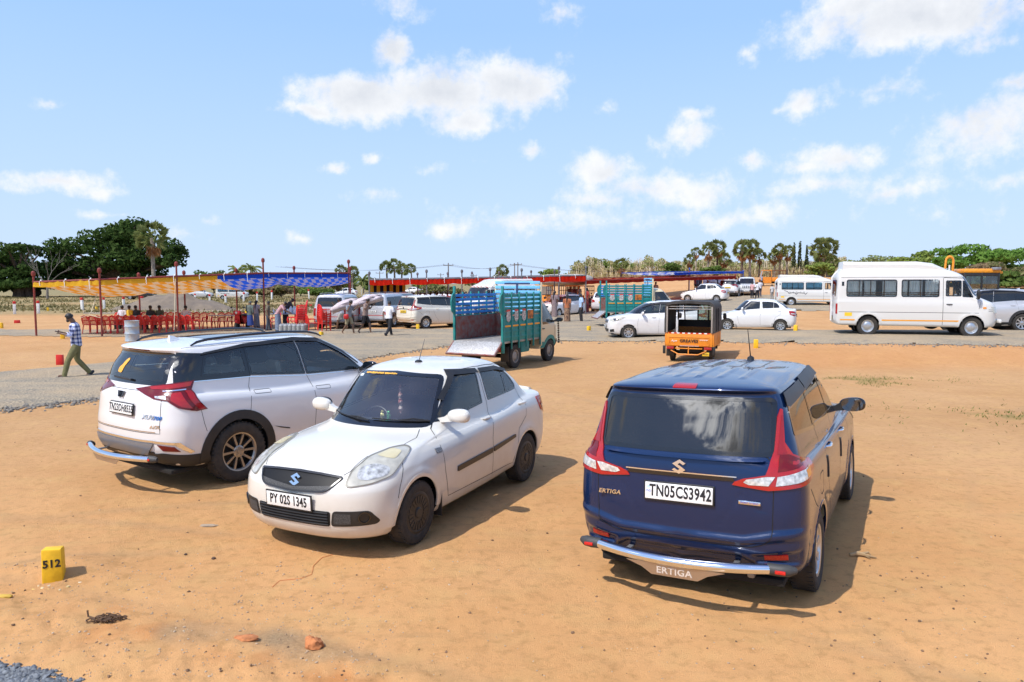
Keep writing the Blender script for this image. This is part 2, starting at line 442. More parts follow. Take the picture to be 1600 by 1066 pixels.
# ---------------------------------------------------------------- wheels
TYRE = mat('tyre_rubber', (.022, .021, .02), .85, var=.35, vscale=14, col2=(.048, .040, .032), bump=.3, bscale=60)
BLK = mat('black_plastic', (.018, .018, .019), .45, var=.3)
TRIM = mat('gloss_black', (.008, .008, .009), .12, coat=.6)
RUB = mat('dark_gap', (.006, .006, .006), .8)
SILV = mat('alloy_silver', (.55, .56, .57), .32, .85)
STEEL = mat('steel_grey', (.30, .30, .31), .45, .6, var=.2)
CHROME = mat('chrome', (.82, .83, .84), .08, 1.0)
CAVITY = mat('underbody', (.012, .011, .010), .9)
_WH = {}
def wheel_meshes(r, w, rim, style):
 key = (r, w, rim, style)
 if key in _WH: return _WH[key]
 Mx = frame((0, 0, 0), (1, 0, 0), (0, 0, -1))          # lathe axis z -> +y (outer side)
 t = MB(); h = w / 2; rr = rim
 prof = [(rr - .012, -h * .86), (rr + .008, -h * .95), (r * .86, -h * 1.03), (r * .955, -h * .93), (r * .99, -h * .70), (r, -h * .35), (r, h * .35),
   (r * .99, h * .70), (r * .955, h * .93), (r * .86, h * 1.03), (rr + .008, h * .95), (rr - .012, h * .86)]
 t.lathe(prof, 48, Mx, close=False)
 for k in range(44):                                    # shoulder blocks of the tread
  a = 2 * math.pi * k / 44
  for s_ in (-1, 1):
   M = Matrix.Rotation(a, 4, 'Y')
   t.box(-.012, .012, s_ * h * .62 - h * .22, s_ * h * .62 + h * .22, r - .012, r + .002, 0, M)
 tm = t.mesh('tyre', 40)
 g = MB()
 barrel = [(rr - .004, h * .86), (rr - .022, h * .80), (rr - .03, -h * .5), (.05, -h * .55)]
 g.lathe(barrel, 48, Mx, close=False)
 g.lathe([(rr - .03, -h * .42), (.01, -h * .42)], 24, Mx, close=False)
 g.lathe([(rr * .72, -h * .30), (rr * .72, -h * .18), (.02, -h * .18)], 32, Mx, close=False)   # brake disc
 s = MB(); face = h * .62
 def spoke(a, r0, r1, w0, w1, y0, y1, th=.022, twist=0.0):
  M = Matrix.Rotation(a, 4, 'Y')
  v = []
  for (rad, ww, yy, tw) in ((r0, w0, y0, 0), (r1, w1, y1, twist)):
   for x in (-ww, ww):
    for d in (0, -th): v.append((x + tw, yy + d + (0 if d else 0), rad))
  f = [(0, 2, 6, 4), (1, 5, 7, 3), (0, 4, 5, 1), (2, 3, 7, 6), (0, 1, 3, 2), (4, 6, 7, 5)]
  s.add(v, f, M)
 if style == 'suv':
  for k in range(5):
   a = 2 * math.pi * k / 5
   for d in (-.22, .22): spoke(a + d, .05, rr - .02, .011, .016, face, face + .012, .03, d * .10)
   s.lathe([(.013, face + .010), (.013, face + .018), (0, face + .018)], 8, Matrix.Rotation(a, 4, 'Y') @ Matrix.Translation((0, 0, .05)) @ Mx)
  s.lathe([(.075, face - .03), (.075, face + .004), (.06, face + .012), (.03, face + .012), (.028, face + .016), (0, face + .016)], 24, Mx)
  s.lathe([(rr - .004, h * .88), (rr - .028, h * .80), (rr - .04, h * .62)], 48, Mx, close=False)
 elif style == 'cover':                                 # dark full cover with radial fins
  s.lathe([(rr + .004, h * .93), (rr - .02, h * .98), (rr - .05, face + .02), (rr * .42, face + .028), (rr * .36, face + .012), (.0, face + .014)], 48, Mx)
  for k in range(20):
   spoke(2 * math.pi * k / 20, rr * .44, rr - .035, .008, .017, face + .034, face + .034, .02)
  s.lathe([(.05, face), (.05, face + .034), (.042, face + .04), (0, face + .04)], 24, Mx)
 elif style == 'alloy':                                 # paired silver blades
  for k in range(8):
   a = 2 * math.pi * k / 8
   spoke(a, .05, rr - .03, .02, .034, face + .006, face + .014, .035, .035)
  s.lathe([(.07, face - .03), (.07, face + .006), (.05, face + .014), (0, face + .016)], 24, Mx)
  s.lathe([(rr - .002, h * .90), (rr - .026, h * .84), (rr - .04, h * .62)], 48, Mx, close=False)
 else:                                                  # pressed steel disc with holes
  s.lathe([(rr - .002, h * .9), (rr - .03, h * .82), (rr - .035, h * .45), (rr * .72, h * .42), (rr * .5, face), (rr * .34, face + .01), (.03, face + .012), (0, face + .012)], 40, Mx, close=False)
  for k in range(8):
   M = Matrix.Rotation(2 * math.pi * k / 8, 4, 'Y')
   s.box(-.03, .03, h * .40, h * .48, rr * .66, rr * .80, .008, M)
 _WH[key] = (tm, g.mesh('wheel_well', 40), s.mesh('rim', 30))
 return _WH[key]
def wheel(parent, x, y, r, w, rim, style, m_rim, steer=0.0):
 tm, gm, sm = wheel_meshes(r, w, rim, style)
 o = link('wheel', tm, TYRE, parent, (x, y, r)); o.rotation_euler = (0, 0, (0 if y > 0 else math.pi) + steer)
 link('wheel_hub', gm, mat('wheel_inner', (.03, .03, .03), .6, .3), o)
 link('rim', sm, m_rim, o)
 return o
# ---------------------------------------------------------------- seats and cabin
_SEAT = {}
def seat_mesh():
 if 's' not in _SEAT:
  b = MB(); b.box(-.26, .26, -.24, .24, 0, .16, .06)
  M = Matrix.Translation((-.22, 0, .12)) @ Matrix.Rotation(R(-14), 4, 'Y'); b.box(-.07, .07, -.23, .23, 0, .58, .06, M)
  b.box(-.05, .05, -.12, .12, .61, .80, .045, M); b.tube([M @ Vector((0, -.05, .55)), M @ Vector((0, -.05, .65))], .008, 6); b.tube([M @ Vector((0, .05, .55)), M @ Vector((0, .05, .65))], .008, 6)
  _SEAT['s'] = b.mesh('seat')
  c = MB(); c.box(-.26, .26, -.60, .60, 0, .16, .06)
  c.box(-.07, .07, -.60, .60, 0, .55, .06, M)
  for y in (-.36, .36): c.box(-.05, .05, y - .12, y + .12, .57, .74, .045, M)
  _SEAT['b'] = c.mesh('bench')
  w = MB(); w.tube([(0, .185 * math.cos(a), .185 * math.sin(a)) for a in [2 * math.pi * k / 24 for k in range(24)]], .014, 8, closed=True)
  w.box(-.02, .01, -.17, .17, -.025, .03, .012); w.box(-.02, .01, -.03, .03, -.17, .0, .012); w.ball((0, 0, 0), .06, 10, 7, (.5, 1, 1))
  _SEAT['w'] = w.mesh('steering_wheel')
 return _SEAT
def cabin(parent, xs_front, xs_rows, z, ysep=.36, dash=None, m=None):
 S = seat_mesh(); m = m or mat('seat_fabric', (.05, .048, .046), .8, var=.3)
 for y in (-ysep, ysep): link('seat', S['s'], m, parent, (xs_front, y, z))
 for x in xs_rows: link('bench', S['b'], m, parent, (x, 0, z))
 st = link('steering_wheel', S['w'], BLK, parent, (xs_front + .52, -ysep, z + .48)); st.rotation_euler = (0, R(-22), 0)
 if dash:
  b = MB(); b.prism([(dash[0] - .45, dash[1] - .40), (dash[0] - .42, dash[1] - .03), (dash[0] - .2, dash[1] + .01), (dash[0] + .08, dash[1] - .05), (dash[0] + .08, dash[1] - .4)], -dash[2], dash[2], frame((0, 0, 0), (1, 0, 0), (0, 0, 1)))
  b.build('dashboard', mat('dash_plastic', (.07, .075, .085), .5), parent)
# ---------------------------------------------------------------- plates and marks
PLW = mat('plate_white', (.80, .80, .78), .4, var=.05); PLY = mat('plate_yellow', (.85, .55, .03), .4, var=.05)
INK = mat('ink_black', (.01, .01, .012), .6)
def plate(parent, M, s, m=PLW, w=.50, h=.12, sx=.74, size=.118, ind=False):
 """plate in the local xy plane of M"""
 b = MB(); b.box(-w / 2 - .012, w / 2 + .012, -h / 2 - .012, h / 2 + .012, -.012, 0, .004)
 fr = b.build('number_plate', BLK, parent); fr.matrix_local = M
 f = MB(); f.box(-w / 2, w / 2, -h / 2, h / 2, 0, .003, .001); f.build('plate_face', m, fr)
 if not s:                                              # too small to read: a row of dark strokes
  k = MB()
  for i in range(9): k.box(-w * .40 + i * w * .09, -w * .40 + i * w * .09 + w * (.035 + .012 * (i % 3)), -h * .28, h * .28, .003, .0045)
  k.build('plate_characters', INK, fr); return fr
 text('plate_characters', s, Matrix.Translation((.012 if ind else 0, 0, .004)), INK, fr, size, sx, .0008, .003)
 if ind:
  text('plate_characters', 'IND', Matrix.Translation((-w / 2 + .026, -.004, .004)), mat('plate_blue', (.05, .12, .5), .5), fr, .026, .8, .0006)
  k = MB(); k.box(-w / 2 + .014, -w / 2 + .038, .018, .04, .003, .0042); k.build('plate_sticker', mat('sticker_sky', (.45, .62, .82), .4), fr)
 return fr
def s_badge(parent, M, sc, m=CHROME):
 """angular badge made of two mirrored hooks"""
 p = [(-.46, .18), (.06, .50), (.48, .24), (.30, .12), (.08, .26), (-.08, .16), (.48, -.20), (.04, -.50), (-.48, -.24), (-.30, -.12), (-.06, -.26), (.08, -.16)]
 b = MB(); b.prism([(x * sc, y * sc) for x, y in p], 0, .012)
 o = b.build('badge', m, parent); o.matrix_local = M
 return o
# ---------------------------------------------------------------- blue MPV seen from behind
PLATE_B = lambda x, z, tilt=0.0, y=0.0: frame((x, y, z), (0, -1, 0), (math.sin(tilt), 0, math.cos(tilt)))
PLATE_F = lambda x, z, tilt=0.0, y=0.0: frame((x, y, z), (0, 1, 0), (-math.sin(tilt), 0, math.cos(tilt)))
def arc_pts(cx, cz, r, a0, a1, n=20): return [(cx + r * math.cos(R(a0 + (a1 - a0) * i / n)), cz + r * math.sin(R(a0 + (a1 - a0) * i / n))) for i in range(n + 1)]
def arch_ring(body, name, m, parent, cx, cz, r0, r1, off, z0, skirt=.012, side=(90, -90)):
 a = math.degrees(math.asin((z0 - cz) / r0)); b = math.degrees(math.asin(max(-1, (z0 - cz) / r1)))
 pts = arc_pts(cx, cz, r1, b, 180 - b, 26) + arc_pts(cx, cz, r0, 180 - a, a, 26)
 for az in side:
  body.patch(name, az, V3(pts, 'y', 1 if az > 0 else -1), m, parent, off=off, cell=.12, skirt=skirt)
def underbody(parent, x0, x1, w, z0, z1, wheels, r, open_top=False):
 b = MB(); b.box(x0, x1, -w, w, z0, z0 + .06, .02)
 for wx in wheels:
  for s in (-1, 1):                              # wheel housings
   M = frame((wx, s * (w - .30 if s > 0 else w), r), (1, 0, 0), (0, 0, 1)) if s > 0 else frame((wx, -w + .30, r), (1, 0, 0), (0, 0, 1))
   pr = [(r * 1.22, -.0), (r * 1.22, .30)]
   vs = []; n = 24
   for yy in (s * (w - .34), s * (w + .0)):
    for i in range(n + 1):
     a = R(-20 + 220 * i / n); vs.append((wx + r * 1.2 * math.cos(a), yy, r + r * 1.2 * math.sin(a)))
   b.add(vs, [(i, i + 1, n + 2 + i, n + 1 + i) for i in range(n)])
   b.add([(wx + r * 1.2 * math.cos(R(-20 + 220 * i / n)), s * (w - .34), r + r * 1.2 * math.sin(R(-20 + 220 * i / n))) for i in range(n + 1)], [tuple(range(n + 1))])
 return b.build('underbody', CAVITY, parent)
def mirror_mesh(kind='round'):
 b = MB()
 b.bm(_blob([(0, 0, 0)], (.085, .125, .085), 3))
 return b
def _blob(_, sc, sub, p=3.2):
 bm = bmesh.new(); bmesh.ops.create_cube(bm, size=2)
 bmesh.ops.subdivide_edges(bm, edges=bm.edges[:], cuts=5, use_grid_fill=True)
 for v in bm.verts:
  n = v.co.normalized(); k = (abs(n.x) ** p + abs(n.y) ** p + abs(n.z) ** p) ** (-1 / p); v.co = Vector((n.x * k * sc[0], n.y * k * sc[1], n.z * k * sc[2]))
 return bm
def side_mirror(parent, x, y, z, m, gl=True, sc=1.0, arm=None):
 """y signed: outer end"""
 s = 1 if y > 0 else -1
 bm = _blob(0, (.072 * sc, .122 * sc, .082 * sc), 3, 2.5)
 for v in bm.verts:
  if v.co.x < 0: v.co.x *= .55
  t = (v.co.y * s / (.122 * sc) + 1) / 2; v.co.z *= .72 + .32 * t
  v.co.z *= 1 - .25 * (v.co.y * s / .125 + 1) / 2 * .4
 b = MB(); b.bm(bm); M = b.mesh('mirror', 180)
 o = link('side_mirror', M, m, parent, (x, y, z))
 a = MB(); a.prism([(0, .05), (0, -.06), (-s * .17, -.085), (-s * .19, -.04), (-s * .10, -.02)] , -.03, .03, frame((0, -s * .06, 0), (0, 1, 0), (0, 0, 1))); a.build('mirror_arm', arm or BLK, o)
 g = MB(); g.prism([(math.cos(t) * .10 * sc * (abs(math.cos(t)) ** -.35 if abs(math.cos(t)) > .05 else 1), math.sin(t) * .068 * sc) for t in [2 * math.pi * k / 20 for k in range(20)]], 0, .004, frame((-.043 * sc, 0, 0), (0, -1, 0), (0, 0, 1)))
 g.build('mirror_glass', mat('mirror_silver', (.22, .24, .26), .04, 1.0), o)
 return o
def handle(parent, body, x, z, side, m, L=.20):
 h, n = body.hit(90 * side, V3([(x, z)], 'y', side)[0].yz if False else (-x * side if True else 0, z))
 return h, n
def door_handle(parent, body, x, z, side, m, L=.2):
 s2 = body.to2(90 * side, (x, side, z)); h, n = body.hit(90 * side, s2)
 b = MB(); pts = [(L / 2, -.004 * side, 0), (L * .36, .022 * side, 0), (0, .030 * side, 0), (-L * .36, .022 * side, 0), (-L / 2, -.004 * side, 0)]
 b.tube(pts, [.008, .013, .014, .013, .008], 8)
 o = b.build('door_handle', m, parent, loc=h)
 return o
def seam(body, parent, segs, w=.007):
 """all shut lines of a body as one part: list of (az, pts)"""
 b = MB()
 for az, pts in segs:
  vs, fs = body.line_mesh(az, pts, w); b.add(vs, fs)
 return b.build('panel_gap', RUB, parent)
def side_windows(body, parent, polys, m_frit, m_glass, frit=.03, sides=(90, -90), lower=0.0, off=.004):
 """each polygon (x,z): black surround with a hole, pane inside; the body is opened behind it"""
 for az in sides:
  for nm, p, rad in polys:
   q = [tuple(v) for v in rounded([Vector((a, b)) for a, b in p], rad)]
   yy = 1 if az > 0 else -1
   rr_ = [max(.012, v - frit) for v in rad] if hasattr(rad, '__len__') else max(.012, rad - frit)
   ins = lambda d: [(v.x, v.y) for v in rounded(inset2([tuple(v) for v in p], d), rr_)]
   inn = ins(frit); body.cut(az, V3(ins(frit * .8), 'y', yy))
   f = body.patch('window_frame', az, V3(q, 'y', yy), m_frit, parent, V3(inn, 'y', yy), off=off, cell=.06)
   link(nm, body.patch_mesh(nm, az, V3(ins(frit - .006), 'y', yy), None, off - .003, .06, 0), m_glass, f)
def end_window(body, parent, az, pts, m_frit, m_glass, frit=.04, rad=.05, off=.004, nm='rear_window', lower=None):
 q = rounded([Vector(p) for p in pts], rad)
 rr_ = [max(.012, v - frit) if v else 0 for v in rad] if hasattr(rad, '__len__') else max(.012, rad - frit)
 ins = lambda d: rounded(inset2([tuple(p) for p in pts], d), rr_)
 inn = ins(frit)
 if lower: inn = [Vector((p.x, max(p.y, lower))) for p in inn]
 x = math.cos(R(az))
 body.cut(az, V3([tuple(p) for p in ins(frit * .6)], 'x', x))
 f = body.patch(nm + '_frame' if False else 'window_frame', az, V3([tuple(p) for p in q], 'x', x), m_frit, parent, V3([tuple(p) for p in inn], 'x', x), off=off, cell=.06)
 return link(nm, body.patch_mesh(nm, az, V3([tuple(p) for p in ins(frit - .008)], 'x', x), None, off - .003, .05, 0), m_glass, f)
def ertiga_body(nu, nv):
 rows = [[3.40, .50, 2.6, -.58, .30, 3.0, .70, .74, .72, .21, .21, .20, .26, .32],
   [3.50, .50, 2.6, -.68, .30, 3.2, .77, .80, .78, .23, .23, .22, .28, .33],
   [3.57, .52, 2.7, -.755, .32, 3.4, .82, .845, .835, .33, .33, .33, .38, .41],
   [3.60, .52, 2.7, -.790, .34, 3.5, .84, .862, .855, .52, .52, .52, .55, .57],
   [3.59, .52, 2.7, -.795, .34, 3.5, .845, .868, .862, .70, .71, .72, .73, .74],
   [3.56, .55, 2.7, -.785, .34, 3.4, .84, .866, .860, .82, .84, .86, .88, .90],
   [3.47, .60, 2.7, -.770, .33, 3.3, .82, .850, .845, .92, .95, .96, 1.02, 1.05],
   [3.32, .62, 3.0, -.755, .32, 3.2, .78, .815, .81, .985, 1.0, 1.02, 1.08, 1.12],
   [3.02, .55, 3.0, -.745, .31, 3.1, .76, .80, .795, 1.05, 1.03, 1.03, 1.09, 1.15],
   [2.72, .62, 2.3, -.735, .31, 3.0, .755, .80, .795, 1.09, 1.06, 1.045, 1.11, 1.18],
   [2.27, .56, 2.3, -.655, .28, 3.2, .70, .745, .735, 1.35, 1.32, 1.29, 1.34, 1.38],
   [1.84, .50, 2.3, -.588, .25, 3.4, .625, .675, .665, 1.565, 1.55, 1.54, 1.545, 1.547],
   [1.80, .49, 2.3, -.577, .25, 3.5, .613, .66, .653, 1.582, 1.57, 1.562, 1.57, 1.573],
   [1.70, .47, 2.4, -.615, .26, 3.6, .585, .63, .625, 1.61, 1.605, 1.605, 1.61, 1.605],
   [1.55, .45, 2.4, -.58, .30, 3.2, .52, .56, .54, 1.635, 1.632, 1.645, 1.635, 1.625],
   [1.15, .5, 2.2, -.40, .35, 2.5, .28, .30, .28, 1.655, 1.655, 1.668, 1.66, 1.645],
   [.95, .3, 2, -.2, .3, 2, .001, .001, .001, 1.665, 1.668, 1.675, 1.67, 1.66]]
 emb = [emboss_end([(-.44, .90), (.44, .90), (.28, .655), (-.28, .655)], .035, .05),          # plate recess
     emboss_end([(-.62, .905), (.62, .905), (.60, .885), (-.60, .885)], .012, .012)]
 emb.append(emboss_end([(0, .60), (.45, .605), (.66, .655), (.9, .68), (.9, .60), (.66, .57), (.45, .535), (0, .53)], -.020, .035))
 emb.append(emboss_end([(.83, .515), (.50, .465), (.52, .395), (.83, .395)], .028, .028))
 emb.append(emboss_end([(0, .455), (.42, .46), (.52, .41), (.56, .35), (0, .33)], .040, .03))
 def ribs(L):
  for y0 in (0.0, .17, .34):
   d = abs(L[:, :, 1] - y0); L[:, :, 2] += np.where(L[:, :, 2] > 1.6, .006 * (1 - sstep(.012, .035, d)) * sstep(-.30, -.18, L[:, :, 0]) * (1 - sstep(1.2, 1.35, L[:, :, 0])), 0)
 emb.append(ribs)
 fl = [(0, .31, .385, .014), (2.74, .31, .385, .014)]
 return Body(rows, nu, nv, fl, emb)
SEATM = mat('seat_fabric', (.05, .048, .046), .8, var=.3)
G_DARK = glass('glass_dark', (.075, .082, .088)); G_TINT = glass('glass_tint', (.34, .385, .385)); G_CLEAR = glass('glass_clear', (.74, .80, .80)); G_GREEN = glass('glass_green', (.80, .87, .84)); G_WIND = glass('glass_windshield', (.80, .86, .87), 1, .05, 2.05); G_OPEN = glass('glass_van', (.92, .95, .95), 1, 0, 1.45)
RED_L = mat('lens_red', (.36, .012, .012), .08, coat=.5, var=.06, vscale=12); RED_D = mat('lens_dark_red', (.13, .004, .005), .15, coat=.2)
CLR_L = mat('lens_clear', (.62, .62, .60), .12, .35, coat=.6, var=.35, vscale=40); AMB_L = mat('lens_amber', (.75, .28, .04), .15, coat=.5)
REFL = mat('reflector_red', (.55, .02, .015), .25, var=.2, vscale=80)
BLUE = mat('paint_blue', (.004, .021, .082), .24, .3, coat=.7, spec=.3, flake=.02, dust=.05)
WHITE = mat('paint_white', (.74, .735, .73), .3, 0, coat=1.0, dust=.5)
CREAM = mat('paint_cream_white', (.68, .665, .61), .3, 0, coat=.9, dust=.6)
HEAD_L = mat('headlamp_lens', (.50, .48, .40), .14, .1, coat=1.0, var=.14, vscale=14)
def build_ertiga(paint, loc, rz, label, group=None, scale=1.0, hero=True, plate_s='TN05CS3942', q=(230, 180), name='parked_car', cat='car'):
 root = empty(name, loc, rz, label, cat, group, scale)
 b = ertiga_body(*q)
 b.arch(0, .31, .362); b.arch(2.74, .31, .362)
 sw = [('side_window', [(-.47, 1.28), (-.40, 1.475), (.30, 1.515), (.345, 1.515), (.37, 1.20), (.30, 1.20)], [.03, .06, .02, .02, .02, .02]),
    ('side_window', [(.385, 1.20), (.36, 1.517), (1.28, 1.525), (1.335, 1.525), (1.40, 1.145), (1.3, 1.15)], [.02, .02, .02, .02, .02, .02]),
    ('side_window', [(1.415, 1.145), (1.35, 1.525), (1.72, 1.50), (2.10, 1.34), (2.52, 1.10), (2.35, 1.10)], [.02, .02, .1, .1, .02, .02])]
 side_windows(b, root, sw, TRIM, G_DARK if hero else G_TINT, .028)
 end_window(b, root, 180, [(-.655, 1.155), (.655, 1.155), (.64, 1.555), (-.64, 1.555)], TRIM, G_DARK, .03, .06)
 end_window(b, root, 0, [(-.60, 1.105), (.60, 1.105), (.54, 1.545), (-.54, 1.545)], TRIM, G_TINT, .05, .08, nm='windshield')
 for s in (1, -1):
  lens = [(-.505, .66, 1.475), (-.495, .672, 1.466), (-.585, .70, 1.25), (-.55, .735, 1.17), (-.42, .80, 1.115), (-.27, .83, 1.075), (-.28, .86, 1.02), (-.42, .86, .975), (-.62, .80, .955), (-.745, .62, .935),
    (-.78, .385, .962), (-.775, .40, .985), (-.77, .46, 1.01), (-.735, .60, 1.04), (-.665, .655, 1.20), (-.56, .655, 1.42)]
  lens = [(x, y * s, z) for x, y, z in lens]
  az = 148 * s
  o = b.patch('tail_lamp', az, lens, RED_L, root, off=.012, cell=.05, skirt=.02)
  b.patch('lamp_lens', az, [(x, y * s, z) for x, y, z in [(-.77, .46, .985), (-.765, .48, 1.005), (-.73, .605, 1.03), (-.71, .655, 1.03), (-.74, .62, .968), (-.775, .50, .97)]], CLR_L, o, off=.016, cell=.05, skirt=.0)
  b.patch('lamp_lens', az, [(x, y * s, z) for x, y, z in [(-.70, .665, 1.03), (-.55, .77, 1.055), (-.40, .835, 1.06), (-.45, .85, 1.01), (-.62, .78, .985), (-.72, .66, .968)]], CLR_L, o, off=.016, cell=.05, skirt=.0)
  b.patch('lamp_lens', az, [(x, y * s, z) for x, y, z in [(-.50, .80, 1.05), (-.41, .835, 1.052), (-.45, .848, 1.012), (-.52, .82, 1.006)]], AMB_L, o, off=.018, cell=.05, skirt=.0)
  b.patch('lamp_lens', az, [(x, y * s, z) for x, y, z in [(-.63, .67, 1.17), (-.57, .71, 1.17), (-.42, .79, 1.10), (-.50, .79, 1.082), (-.69, .665, 1.06)]], RED_D, o, off=.015, cell=.05, skirt=.0)
  b.patch('lamp_lens', az, [(x, y * s, z) for x, y, z in [(-.525, .668, 1.43), (-.515, .675, 1.43), (-.60, .695, 1.25), (-.60, .715, 1.18), (-.665, .672, 1.17)]], mat('lens_mid_red', (.27, .008, .009), .1, coat=.5), o, off=.0145, cell=.05, skirt=.0)
  b.patch('reflector', 180, [(-.7, y * s, z) for y, z in [(.585, .468), (.735, .478), (.735, .438), (.585, .430)]], REFL, root, off=.006, cell=.06)
  hl = [(3.40, .40, .86), (3.44, .48, .80), (3.30, .68, .77), (3.10, .80, .83), (2.86, .82, .965), (2.95, .80, .98), (3.2, .68, .93)]
  o = b.patch('headlamp', 50 * s, [(x, y * s, z) for x, y, z in hl], HEAD_L, root, off=.008, cell=.06)
  b.patch('lamp_lens', 50 * s, [(x, y * s, z) for x, y, z in [(3.33, .58, .90), (3.25, .68, .80), (3.12, .77, .84), (3.1, .76, .90)]], mat('lamp_core', (.1, .1, .11), .1, .6), o, off=.010, cell=.06, skirt=0)
  b.patch('fog_lamp', 30 * s, [(3.4, y * s, z) for y, z in [(.52, .42), (.80, .46), (.80, .34), (.52, .32)]], BLK, root, off=.004, cell=.06)
  side_mirror(root, 2.14, .915 * s, 1.14, TRIM if hero else paint)
  for hx, hz in ((.70, 1.0), (1.66, .965)): door_handle(root, b, hx, hz, s, CHROME if hero else paint)
  arch_ring(b, 'arch_lip', paint, root, 0, .31, .356, .39, .004, .27, side=(90 * s,)); arch_ring(b, 'arch_lip', paint, root, 2.74, .31, .356, .39, .004, .27, side=(90 * s,))
  if hero:
   for gx, gz in ((.50, .86), (1.52, .82)):
    b.patch('door_guard', 90 * s, V3(rounded([Vector(p) for p in [(gx - .012, gz - .09), (gx + .022, gz - .09), (gx + .022, gz + .09), (gx - .012, gz + .09)]], .01), 'y', s), BLK, root, off=.008, cell=.08)
 for s in (1, -1):
  v = [(-.44, 1.485), (-.40, 1.57), (.32, 1.585), (.34, 1.50), (-.38, 1.468)]
  b.patch('rain_visor', 90 * s, V3(v, 'y', s), BLK, root, off=.02, cell=.08, skirt=.0)
  v = [(.37, 1.495), (.35, 1.60), (1.30, 1.60), (1.75, 1.545), (2.10, 1.38), (2.06, 1.36), (1.70, 1.50), (1.30, 1.515)]
  b.patch('rain_visor', 90 * s, V3(v, 'y', s), BLK, root, off=.02, cell=.08, skirt=.0)
 sg = [(180, V3(rounded([Vector(p) for p in [(.63, 1.17), (.655, .98), (.645, .585), (.52, .525), (-.52, .525), (-.645, .585), (-.655, .98), (-.63, 1.17)]], .09, 6), 'x', -1))]
 for s in (1, -1):
  sg += [(90 * s, V3([(.375, 1.2), (.47, 1.0), (.50, .80), (.62, .58), (.78, .40), (.80, .27)], 'y', s)), (90 * s, V3([(1.41, 1.15), (1.43, .9), (1.46, .26)], 'y', s)),
      (90 * s, V3([(2.42, 1.07), (2.30, .95), (2.36, .7), (2.33, .26)], 'y', s)), (90 * s, V3([(.80, .262), (2.33, .252)], 'y', s)),
      (90 * s, V3([(-.12, .67), (-.2, .72), (-.45, .90)], 'y', s)), (90 * s, V3(rounded([Vector(p) for p in [(.02, .74), (.2, .74), (.2, .9), (.02, .9)]], .04), 'y', s)) if s < 0 else (90, V3([(2.95, .97), (2.4, 1.03)], 'y', 1))]
 if not hero: sg.append((None, V3([(3.22, -.5), (3.34, -.2), (3.36, 0), (3.34, .2), (3.22, .5)], 'z')))
 seam(b, root, sg, .006)
 b.patch('garnish', 180, V3(rounded([Vector(p) for p in [(.40, .985), (-.40, .985), (-.385, 1.012), (.385, 1.012)]], .008), 'x', -1), TRIM, root, off=.008, cell=.08)
 b.patch('trim_strip', 180, V3([(.41, 1.012), (-.41, 1.012), (-.41, 1.020), (.41, 1.020)], 'x', -1), CHROME, root, off=.010, cell=.1, skirt=.0)
 o = b.patch('lip_spoiler', 180, V3(rounded([Vector(p) for p in [(.60, 1.135), (.58, 1.115), (-.58, 1.115), (-.60, 1.135), (-.58, 1.150), (.58, 1.150)]], .008), 'x', -1), paint, root, off=.03, cell=.08, skirt=.0)
 b.patch('stop_lamp', 180, V3(rounded([Vector(p) for p in [(.09, 1.612), (-.09, 1.612), (-.085, 1.635), (.085, 1.635)]], .008), 'x', -1), RED_L, root, off=.008, cell=.06)
 pl = plate(root, PLATE_B(-.803, .868, .12), plate_s, ind=hero, sx=.67)
 h, n = b.hit(180, b.to2(180, (0, 0, 1.055)))
 s_badge(root, PLATE_B(h.x - .004, 1.058, .12), .105)
 if hero:
  h, n = b.hit(180, b.to2(180, (0, .53, .82)))
  text('lettering', 'ERTIGA', PLATE_B(h.x - .012, .818, .05, .545), CHROME, root, .044, 1.15, .004, .0012, .2)
  k = MB(); k.box(-.075, .075, -.013, .013, 0, .006, .003); o = k.build('badge', CHROME, root); o.matrix_local = PLATE_B(b.hit(180, b.to2(180, (0, -.50, .845)))[0].x - .008, .845, .05, -.50)
  text('lettering', 'SMART HYBRID', Matrix.Translation((0, 0, .007)), mat('badge_blue', (.03, .08, .5), .4), o, .019, .9, .0006)
  for y in (.36, -.36, .69, -.69):
   h, n = b.hit(180, b.to2(180, (0, y, .50))); k = MB(); k.lathe([(.016, 0), (.016, .003), (0, .003)], 14); o = k.build('parking_sensor', BLUE, root); o.matrix_local = frame(h, n.orthogonal(), n.cross(n.orthogonal()))
  bar = MB(); pts = [(-.80 - .135 * (1 - (y / .62) ** 2), y, .40) for y in [.64 * (i / 12 - 1) + .64 * i / 12 for i in range(13)]]
  bar.tube(pts, .036, 18); o = bar.build('guard_bar', CHROME, root)
  for s in (1, -1):
   e = MB(); e.tube([(-.80 + .01, s * .62, .40), (-.79, s * .70, .40), (-.775, s * .755, .40), (-.76, s * .785, .40)], [.040, .041, .041, .028], 16); e.ball((-.76, s * .785, .40), .028, 12, 8)
   c = e.build('end_cap', mat('cap_grey', (.045, .045, .045), .6), o)
   e = MB(); e.box(-.008, .008, -.035, .035, -.012, .012, .004); e.build('reflector', REFL, c, loc=(-.832, s * .71, .398))
   st = MB(); st.box(-.90, -.60, s * .40 - .02, s * .40 + .02, .385, .40, .003); st.build('bracket', STEEL, o)
  sk = MB(); sk.prism([(.36, .37), (.24, .33), (.17, .285), (-.17, .285), (-.24, .33), (-.36, .37)], -.003, .003, frame((-.935, 0, 0), (0, -1, 0), (0, 0, 1)))
  k = sk.build('skid_plate', mat('brushed_steel', (.50, .42, .34), .35, .9), o)
  text('lettering', 'ERTIGA', PLATE_B(-.940, .325, 0), mat('etched_steel', (.70, .62, .54), .6, .4), k, .068, 1.1, .001, .0015)
 MB().box(-.62, -.56, -.50, -.44, .24, .30, .02).build('tail_pipe', STEEL, root)
